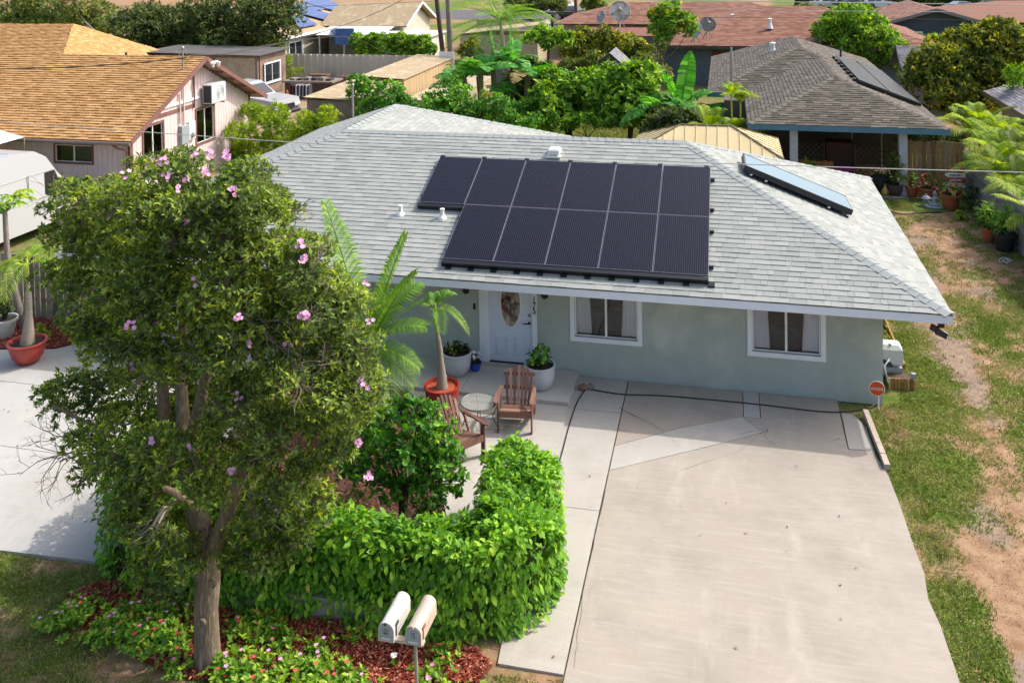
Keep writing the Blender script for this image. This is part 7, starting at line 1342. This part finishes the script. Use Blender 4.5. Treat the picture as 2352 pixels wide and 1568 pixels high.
# ================================================================== background planting
random.seed(5)
def vtree(name, label, pts, Y, leafmat, L, Wd, r, tips=90, per=6, trunk=None, tr=.12, barkmat='bark_dark', group=None, cat='tree', jit=.8, base=None, flat=.85, twigs=False, detail=0, updens=.5, up=.35, stems=1, inner=.15):
    mx_, my_ = sum(q[0] for q in pts)/len(pts), sum(q[1] for q in pts)/len(pts); k_ = .93; rp_ = r*.42*FPX/(Y-CAM[1])*.6
    cl = [(tuple(PY(mx_+(x-mx_)*k_, my_+(y-my_)*k_+rp_*.5, Y+random.uniform(-jit, jit))), r*random.uniform(.62, 1.0)) for x, y in pts]
    cx = sum(c[0][0] for c in cl)/len(cl); b = Vector(base) if base else Vector((cx, Y, 0)); zz = sum(c[0][2] for c in cl)/len(cl)
    top = trunk or (b.x, b.y, max(.3, min(c[0][2] for c in cl)))
    return tree(name, label, cat, b, top, tr, cl, leafmat, L, Wd, tips=int(tips*(.45/r)**2), per=per, barkmat=barkmat, group=group, flat=flat, twigs=twigs, detail=detail, updens=updens, up=up, stems=stems, inner=inner)
vtree('shade_tree', 'huge dark spreading tree with pale limbs behind the orange roofs', [(330, 95), (375, 55), (420, 100), (440, 25), (380, 115), (330, 30), (500, 12), (560, 25), (610, 20), (640, 55), (600, 85), (625, 105), (560, 110), (510, 118), (470, 112), (420, 62), (650, 20), (545, 72), (300, 60), (470, 60)], 36, 'leaf_dark', .28, .09, 1.7, tips=420, tr=.45, barkmat='bark_grey', jit=1.5, base=(-37, 37, 0), trunk=(-36.5, 37, 2.5))
vtree('shade_tree', 'dark olive tree at the top left corner', [(20, 20), (60, 45), (100, 15), (140, 35), (180, 10), (200, 45), (245, 30), (260, 70), (20, 55), (110, 55), (230, 85), (60, 10)], 40, 'leaf_olive', .26, .09, 1.6, tips=330, tr=.35, barkmat='bark_grey', jit=2, base=(-46, 40, 0))
for i, (pts, lab) in enumerate(((((545, 335), (570, 295), (535, 365), (585, 250), (565, 380), (600, 365), (540, 300), (605, 320), (560, 345)), 'feathery lime-green shrub nearest the pink house'), (((625, 330), (650, 300), (620, 275), (660, 345), (640, 365), (680, 320), (640, 250)), 'feathery lime-green shrub in the middle of the left side yard'), (((700, 300), (735, 280), (720, 320), (690, 335), (755, 262), (745, 300), (700, 270)), 'feathery lime-green shrub by the roof edge and tan shed'))):
    vtree('lime_shrub', lab, pts, 15.5, 'leaf_lime', .2, .04, .6, tips=140, per=7, tr=.05, group='lime shrubs beside the roof', cat='shrub', stems=3, jit=.9)
vtree('citrus_tree', 'dense citrus tree in front of the tan sheds', [(825, 215), (860, 195), (900, 215), (870, 240), (930, 230), (910, 255), (845, 255), (820, 190), (945, 250)], 19.5, 'leaf_citrus', .17, .08, .8, tips=170, tr=.09)
vtree('citrus_tree', 'wide citrus tree behind the left part of the roof ridge', [(985, 225), (1020, 240), (1050, 215), (1080, 250), (1110, 270), (1000, 260), (1150, 265), (1060, 275), (1190, 285), (1130, 235), (1035, 200), (1180, 250), (1220, 290)], 19.5, 'leaf_citrus', .17, .08, .85, tips=170, tr=.09)
vtree('soursop_tree', 'bright broad-leaved fruit tree left of centre behind the roof', [(1265, 175), (1300, 195), (1335, 180), (1290, 230), (1250, 215), (1330, 235), (1370, 205), (1390, 180), (1230, 250), (1310, 265), (1365, 250), (1270, 262)], 21.5, 'leaf_bright', .3, .13, .82, tips=130, per=6, tr=.08, detail=1, stems=3)
vtree('soursop_tree', 'bright broad-leaved fruit tree right of centre behind the roof', [(1415, 185), (1440, 165), (1470, 200), (1420, 225), (1460, 240), (1440, 265), (1400, 255), (1480, 170), (1475, 265)], 21.5, 'leaf_bright', .3, .13, .82, tips=130, per=6, tr=.08, detail=1, stems=2)
vtree('leafy_thicket', 'dense dark greenery between the bananas and the left fruit tree', [(1180, 250), (1210, 225), (1240, 200), (1170, 210), (1200, 180), (1225, 270), (1250, 160), (1215, 150)], 24.5, 'leaf_dark', .28, .1, .8, tips=150, tr=.08, cat='shrub')
vtree('leafy_thicket', 'broad dark greenery under the right banana leaves', [(1510, 260), (1540, 275), (1575, 280), (1605, 270), (1630, 285), (1500, 290), (1560, 295)], 19.0, 'leaf_dark', .3, .11, .6, tips=110, tr=.08, cat='shrub')
vtree('leafy_thicket', 'mixed greenery behind the small grey shed', [(1330, 150), (1360, 140), (1480, 140), (1500, 155), (1520, 170), (1300, 150)], 33.5, 'leaf_olive', .26, .09, .8, tips=150, tr=.08, cat='shrub')
vtree('young_tree', 'small forked sapling standing on the lawn behind the ridge', [(1300, 285), (1330, 275), (1375, 282), (1350, 268), (1395, 275)], 20.5, 'leaf_bright', .2, .08, .3, tips=60, per=6, tr=.05, detail=1, base=(-8.6, 20.4, 0), trunk=(-8.6, 20.4, .5))
vtree('mango_tree', 'rounded olive mango tree before the satellite dishes', [(1310, 95), (1340, 80), (1370, 95), (1400, 82), (1430, 95), (1460, 105), (1490, 120), (1330, 120), (1365, 125), (1400, 120), (1435, 128), (1470, 135), (1300, 120), (1385, 105), (1350, 105), (1450, 90)], 36, 'leaf_mango', .24, .09, .9, tips=220, tr=.2, jit=.7)
vtree('flowering_yellow_tree', 'slender tree with yellow blossom before the brown roof', [(1500, 30), (1525, 18), (1555, 25), (1575, 45), (1535, 45), (1510, 55), (1550, 62), (1585, 65), (1500, 70), (1530, 75), (1545, 8), (1520, 95)], 31, 'leaf_bright', .22, .09, .5, tips=90, tr=.09, barkmat='bark_grey', base=(-6.35, 31, 0), trunk=(-6.3, 31, 2.3), stems=2)
yb = B(); 
for (x, y) in ((1500, 26), (1528, 28), (1565, 68), (1580, 60), (1570, 52), (1515, 30), (1585, 70)):
    c = PY(x, y, 30.2); [yb.add([c+Vector(rdir(1)[0])*.18+Vector(v)*3.5 for v in fv.v], fv.f) for k in range(6)]
o = yb.build('yellow_blossom', 'petal_yellow', bpy.data.objects['flowering_yellow_tree']); o['kind'] = 'stuff'
vtree('shrub_row', 'leafy green hedge row along the metal fence', [(815+i*21, 92+6*math.sin(i*2.1)) for i in range(9)]+[(825+i*21, 112) for i in range(9)], 38.5, 'leaf_bright', .2, .1, .6, tips=190, tr=.05, cat='hedge', jit=.3)
vtree('weedy_shrub', 'thin yellow-green shrub growing by the metal fence corner', [(655, 150), (670, 165), (650, 175), (690, 160), (660, 135)], 34.3, 'leaf_lime', .12, .03, .45, tips=90, tr=.03, cat='shrub')
vtree('green_tree', 'bright green tree between the dark roof and the navy house', [(1890, 60), (1920, 35), (1950, 25), (1985, 30), (2020, 55), (2040, 85), (2005, 75), (1960, 60), (1925, 75), (1945, 100), (1985, 105), (2020, 115), (2055, 110), (1965, 130), (2000, 135), (1900, 85), (2030, 135), (2060, 130)], 38, 'leaf_bright', .25, .1, 1.0, tips=230, tr=.2, jit=.9)
vtree('green_tree', 'dull green bush at the far left of the bright green tree', [(1845, 30), (1870, 25), (1890, 35), (1865, 45), (1880, 55)], 52, 'leaf_olive', .2, .08, .9, tips=160, tr=.15)
vtree('mango_tree', 'large dome-shaped mango tree with yellow new leaves at the right', [(2130, 130), (2160, 105), (2195, 85), (2230, 72), (2265, 75), (2300, 65), (2335, 90), (2145, 160), (2185, 140), (2225, 120), (2265, 115), (2305, 110), (2345, 130), (2130, 190), (2170, 185), (2210, 170), (2250, 160), (2290, 155), (2330, 165), (2160, 215), (2200, 215), (2240, 210), (2280, 200), (2320, 200), (2200, 245), (2240, 250), (2270, 245), (2110, 165), (2320, 80), (2355, 110)], 26, 'leaf_mango', .25, .09, .95, tips=240, tr=.25, jit=1., base=(8.2, 26.4, 0), trunk=(8.2, 26.4, 1.2))
vtree('light_green_tree', 'fresh green tree at the right edge below the mango', [(2325, 170), (2345, 195), (2320, 215), (2350, 160), (2340, 230)], 22.5, 'leaf_bright', .14, .05, .6, tips=150, tr=.1)
vtree('shrub_row', 'mixed green shrubs below the navy house windows', [(2065, 95), (2085, 88), (2105, 92), (2125, 90), (2145, 88), (2160, 100), (2080, 102), (2115, 104)], 44, 'leaf_bright', .2, .06, .5, tips=150, tr=.05, cat='hedge')
vtree('dark_bush', 'dark bush behind the wooden fence under the carport eave', [(2085, 320), (2115, 325), (2145, 322), (2175, 325), (2205, 322), (2100, 305), (2160, 305)], 17.2, 'leaf_dark', .14, .05, .5, tips=120, tr=.05, cat='shrub')
vtree('twiggy_bush', 'twiggy dark bush at the right edge below the cream house', [(2320, 290), (2340, 300), (2345, 325), (2330, 340)], 18.5, 'leaf_dark', .12, .05, .4, tips=60, tr=.04, cat='shrub', twigs=True)
vtree('umbrella_tree', 'bright green umbrella-leaved tree above the left bananas', [(1215, 85), (1240, 75), (1270, 85), (1300, 92), (1255, 95), (1285, 80)], 31, 'leaf_bright', .3, .14, .5, tips=60, tr=.08)
vtree('croton_shrub', 'orange and yellow leaved shrub beside the utility poles', [(1070, 105), (1090, 95), (1060, 120), (1085, 115)], 39.5, 'leaf_mango', .22, .07, .5, tips=80, tr=.05, cat='shrub'); vtree('cycad_shrub', 'small dark green shrub right of the croton', [(1080, 120), (1100, 118), (1092, 128)], 38, 'leaf_dark', .25, .05, .45, tips=70, tr=.05, cat='shrub')
vtree('far_trees', 'dark green trees beyond the far road', [(1840+i*36, -6+4*math.sin(i*1.7)) for i in range(15)], 104, 'leaf_dark', .5, .2, 2.2, tips=500, tr=.3, jit=3)['kind'] = 'stuff'
vtree('far_bush', 'dark hedge by the white car at the top', [(1180+i*22, 8+5*math.sin(i*1.3)) for i in range(6)], 60, 'leaf_olive', .35, .12, .9, tips=300, tr=.1, cat='hedge'); vtree('far_bush', 'pale flowering bush right of the white car', [(1345, 10), (1365, 6), (1380, 14)], 66, 'leaf_olive', .3, .12, .8, tips=200, tr=.1, cat='shrub')
# papaya by the left fence
pb = P(12, 780, .03); pq = thing('papaya_tree', 'slim papaya tree with green fruit at the left edge', 'tree', (pb.x, pb.y+.6, 0)); tpz = PY(10, 470, pb.y+.6); B().tube([(pb.x, pb.y+.6, 0), (tpz.x+.05, pb.y+.6, tpz.z*.5), tuple(tpz)], [.09, .07, .05], 10).build('trunk', 'bark_grey', pq, smooth=True)
for k in range(7): a = k*.9; B().ball((tpz.x+.09*math.cos(a), tpz.y+.09*math.sin(a), tpz.z-.02-.05*(k % 3)), .055, 10, 7, 1, 1, 1.4).build('fruit', M('papaya_green', '#4f7a30', '#5f8a3a', rough=.5), pq)
for k in range(14):
    a = k*2.4; el = random.uniform(-.1, .7); d = Vector((math.cos(a)*math.cos(el), math.sin(a)*math.cos(el), math.sin(el))); e0 = tpz+d*random.uniform(.35, .6); B().tube([tpz, e0], [.012, .007], 5).build('stalk', 'palm_green', pq); n_ = 7
    dd_ = np.array([[math.cos(a+u), math.sin(a+u), -.25] for u in np.linspace(-1.6, 1.6, n_)]); link('leaf', leafmesh('leaf', np.array([tuple(e0)]*n_), dd_, np.tile([0, 0, 1.], (n_, 1)), np.full(n_, .26), np.full(n_, .085), MATS['leaf_bright' if k % 4 else 'leaf_areca'], detail=1, droop=.15), pq, True)
# ---------------------------------------------------------------- bananas
def banana_leaf(p0, az, el, L, wd_, sag, torn=.5, roll=0.):
    d = Vector((math.cos(az)*math.cos(el), math.sin(az)*math.cos(el), math.sin(el))); p0 = Vector(p0); b = B(); pt_ = lambda t: p0+d*(L*t)+Vector((0, 0, -1))*(sag*L*t*t)
    b.tube([pt_(t/6) for t in range(7)], [.03*(1-.75*t/6) for t in range(7)], 5); n = 12; side0 = d.cross(Vector((0, 0, 1))).normalized(); side0 = (Matrix.Rotation(roll, 3, d) @ side0)
    for s in (-1, 1):
        ang = 0
        for i in range(n):
            t0, t1 = .16+.84*i/n, .16+.84*(i+1)/n-(.012 if random.random() < torn else 0); w0 = wd_*math.sin(math.pi*min(1, .1+.9*t0))**.6; w1 = wd_*math.sin(math.pi*min(.995, .1+.9*t1))**.6
            if random.random() < torn: ang = random.uniform(-.5, .15)
            up_ = side0.cross(d).normalized(); dv = (side0*s*math.cos(.35+ang)+up_*math.sin(.35+ang)*.8-Vector((0, 0, .2)) if True else 0).normalized(); tg = d*.25
            a, c = pt_(t0), pt_(t1); k = len(b.v); b.v += [tuple(a), tuple(c), tuple(c+(dv+tg)*w1*.55), tuple(a+(dv+tg)*w0*.55), tuple(c+(dv+tg)*w1-Vector((0, 0, .12*w1))), tuple(a+(dv+tg)*w0-Vector((0, 0, .12*w0)))]; b.f += [(k, k+1, k+2, k+3), (k+3, k+2, k+4, k+5)]
    return b
def banana(label, base, stems, leaves):
    t = thing('banana_plant', label, 'banana plant', tuple(base), 0, 'banana plants behind the roof'); base = Vector(base)
    for (dx, dy, h, r) in stems: B().tube([base+Vector((dx, dy, -.05)), base+Vector((dx*1.1, dy, h*.5)), base+Vector((dx*1.2, dy, h))], [r*1.2, r, r*.7], 10).build('stem', M('banana_stem', '#8a8a5a', '#6e6a44', scale=3, rough=.7, stretch=(2, 2, .4), c3='#7a5c40'), t, smooth=True)
    for (i, az, el, L, wd_, sag, roll) in leaves: dx, dy, h, r = stems[i]; banana_leaf(base+Vector((dx*1.2, dy, h)), az, el, L, wd_, sag, roll=roll).build('leaf', 'leaf_banana' if random.random() > .14 else M('banana_dry', '#9a8458', '#7d6a44', scale=3, rough=.9), t)
    return t
bl = lambda i, n, L: [(i, 2*math.pi*k/n+random.uniform(-.3, .3), random.uniform(.5, 1.1), L*random.uniform(.75, 1.1), random.uniform(.36, .48), random.uniform(.3, .8), random.uniform(-.5, .5)) for k in range(n)]
bL = Vector((-12.6, 23.0, 0)); banana('tall clump of banana plants with tattered leaves left of centre', bL, [(-.6, 0, 2.9, .16), (.1, .3, 3.2, .16), (.8, -.2, 2.7, .15), (-1.3, .4, 2.5, .14), (1.5, .3, 2.4, .14), (-.2, -.6, 1.8, .13)], bl(0, 7, 2.1)+bl(1, 7, 2.2)+bl(2, 6, 2.0)+bl(3, 6, 1.9)+bl(4, 6, 1.9)+bl(5, 6, 1.6)+[(1, -1.5, 1.45, 2.3, .4, .05, 1.57), (0, 2.0, 1.3, 2.2, .36, .15, 1.3)])
bR = Vector((-4.9, 20.5, 0)); banana('tall clump of banana plants with a large upright leaf right of centre', bR, [(-.6, 0, 1.6, .14), (.2, .2, 1.8, .15), (.9, .1, 1.5, .13), (-.1, -.5, 1.0, .12)], bl(0, 7, 2.0)+bl(1, 7, 2.0)+bl(2, 7, 1.9)+bl(3, 7, 1.5)+[(1, .2, 1.4, 2.5, .42, .04, 1.57), (1, 2.6, 1.1, 2.0, .36, .2, 1.2), (2, .3, .35, 1.9, .3, .3, 0)])
bS = Vector((-7.0, 26.0, 0)); banana('smaller banana plant beside the small grey shed', bS, [(0, 0, 1.8, .12), (.4, 0, 1.6, .11)], bl(0, 5, 1.5)+bl(1, 4, 1.4))
bM = Vector((-14.4, 22.0, 0)); banana('banana plants with drooping tattered leaves above the wide citrus', bM, [(0, 0, 2.6, .14), (.6, .2, 2.9, .15), (-.5, .3, 2.2, .13)], bl(0, 7, 2.2)+bl(1, 7, 2.2)+bl(2, 6, 2.0))
# ---------------------------------------------------------------- areca and coconut palms
def areca(label, base, n, h, L, lf, mat='areca', group=None, canes=4):
    t = thing('areca_palm', label, 'palm', tuple(base), 0, group); base = Vector(base); tops = []
    for k in range(canes): o_ = Vector((random.uniform(-.35, .35), random.uniform(-.35, .35), 0)); tp_2 = base+o_*1.6+Vector((0, 0, h*random.uniform(.75, 1.05))); B().tube([base+o_, tp_2], [.045, .03], 8).build('cane', 'palm_green', t, smooth=True); tops.append(tp_2)
    for k in range(n): frond(tops[k % canes], 2*math.pi*k/n*1.7+random.uniform(-.4, .4), random.uniform(.6, 1.35), L*random.uniform(.75, 1.1), lf, 30, random.uniform(.3, .65), .032).build('frond', 'leaf_'+mat if random.random() > .1 else 'leaf_olive', t)
    return t
areca('yellow-green palm clump beside the beige gazebo', (-2.9, 16.4, 0), 20, 1.5, 1.7, .5, canes=5); areca('slim palm above the others by the dark roof', (-2.4, 16.6, 0), 11, 2.9, 1.0, .4, canes=2)
AR = 'areca palms behind the block wall'
for i, (x, y, h) in enumerate(((5.9, 9.2, 1.3), (6.2, 11.0, 1.5), (6.0, 12.8, 1.7), (6.1, 14.6, 1.9), (5.9, 16.4, 2.0), (5.6, 18.2, 2.1), (7.2, 13.4, 1.8))): areca(['yellow-green palm nearest the camera over the block wall', 'yellow-green palm second from the front over the block wall', 'yellow-green palm above the middle of the block wall', 'yellow-green palm leaning over the far end of the block wall', 'yellow-green palm beside the corner of the dark roof', 'rearmost yellow-green palm along the right eave of the dark roof', 'yellow-green palm set back behind the others at the right'][i], (x, y, 0), 20, h*.8, 2.1, .5, group=AR)
cb_ = Vector((-16.3, 37, 0)); ct = PY(1148, 48, 37); palm('coconut_palm', 'coconut palm with long drooping fronds at the top centre-left', cb_, ct, .14, [(R(k*360/20+random.uniform(-12, 12)), random.uniform(-.1, 1.25), random.uniform(3.2, 4.3), .8, 50, random.uniform(.25, .6)) for k in range(20)], 'palm', shaft=False)
# orange tub hanging in the trees, citrus fence details
q = PY(1122, 221, 19); og = thing('orange_sling', 'orange hammock-like sling hanging among the citrus leaves', 'hammock', (q.x, q.y, q.z-.4)); B().add([q+Vector(v) for v in ((-.32, 0, .05), (-.1, -.1, -.16), (.22, -.1, -.1), (.36, 0, .2), (.1, .15, .12), (-.2, .12, .08))], [(0, 1, 5), (1, 4, 5), (1, 2, 4), (2, 3, 4)]).build('cloth', 'cone_orange', og); B().tube([q+Vector((.36, 0, .2)), q+Vector((.6, .1, .9))], .012, 5).build('rope', 'wire_dark', og); B().tube([q+Vector((-.32, 0, .05)), q+Vector((-.5, .1, .9))], .012, 5).build('rope', 'wire_dark', og)
# leaf litter
MR('litter', [(0, '#5a4430'), (.4, '#7d6340'), (.8, '#a0844e'), (1, '#6f7a34')], rough=.9)
for lab, poly, nn_ in (('few fallen leaves scattered over the driveway and walkway', [(-5.5, -.2), (-.5, -.2), (-.3, -7.8), (-5.4, -7.4)], 22), ('dry fallen leaves on the side lawn', [(0, -7), (1.5, -7), (4, 6), (1, 6)], 260), ('dry fallen leaves under the flowering tree', [(-13, -7.1), (-8, -8.2), (-8, -10), (-13, -10)], 400), ('few fallen leaves on the left driveway', [(-16, -6.8), (-11.6, -6.8), (-11.6, -2), (-18, -2)], 60)):
    x, y = scatter(poly, nn_); m_ = len(x); d = rdir(m_); d[:, 2] = .05; tag(link('fallen_leaves', leafmesh('fallen_leaves', np.c_[x, y, np.full(m_, .04)+.02*(np.asarray(x) > 0)], d, rdir(m_, 3), RNG.uniform(.03, .075, m_), RNG.uniform(.015, .03, m_), MATS['litter'])), lab, 'leaf litter', kind='stuff')
# lawn behind the ridge
grass([(-12, 19), (-6, 19), (-6, 26), (-12, 26)], 16000, lambda x, y: np.full(len(x), .9), 'back_grass', 'sunlit green grass behind the roof ridge', h=.1)
# ---------------------------------------------------------------- more wires
for lab, a, r, mt in (('white wire along the very top right', [PY(1380, -2, 30), PY(1800, 5, 30), PY(2380, 12, 30)], .022, 'wire_white'), ('thin pale wire below the top one at the right', [PY(1500, 16, 30), PY(1850, 25, 30), PY(2380, 29, 30)], .014, 'wire_white'), ('thin dark wire across the brown roofs', [PY(1330, 32, 38), PY(1600, 40, 38), PY(2000, 42, 38), PY(2380, 52, 38)], .012, 'wire_dark'),
                      ('dark cable drooping over the orange roof to its mast', [PY(-40, 160, 10), PY(150, 155, 10.6), PY(300, 146, 11.4), PY(430, 133, 12.2)], .022, 'wire_dark'), ('cable rising from the orange roof mast to the poles', [PY(430, 128, 12.2), PY(560, 118, 20), PY(720, 80, 28), PY(840, 40, 34), PY(920, 2, 37), PY(960, -30, 38)], .02, 'wire_dark'), ('second thin cable from mast towards the poles', [PY(500, 128, 14), PY(640, 100, 22), PY(800, 85, 30), PY(880, 118, 34), PY(960, 135, 36)], .014, 'wire_dark'),
                      ('thin wire from the poles to the tan shed and right', [PY(960, 135, 36), PY(1060, 150, 33), PY(1200, 158, 30)], .012, 'wire_dark'), ('thin wires high over the blue solar panels', [PY(640, 18, 38), PY(800, 12, 38), PY(1000, 3, 38)], .012, 'wire_dark')): wire(lab, a, r, mt)
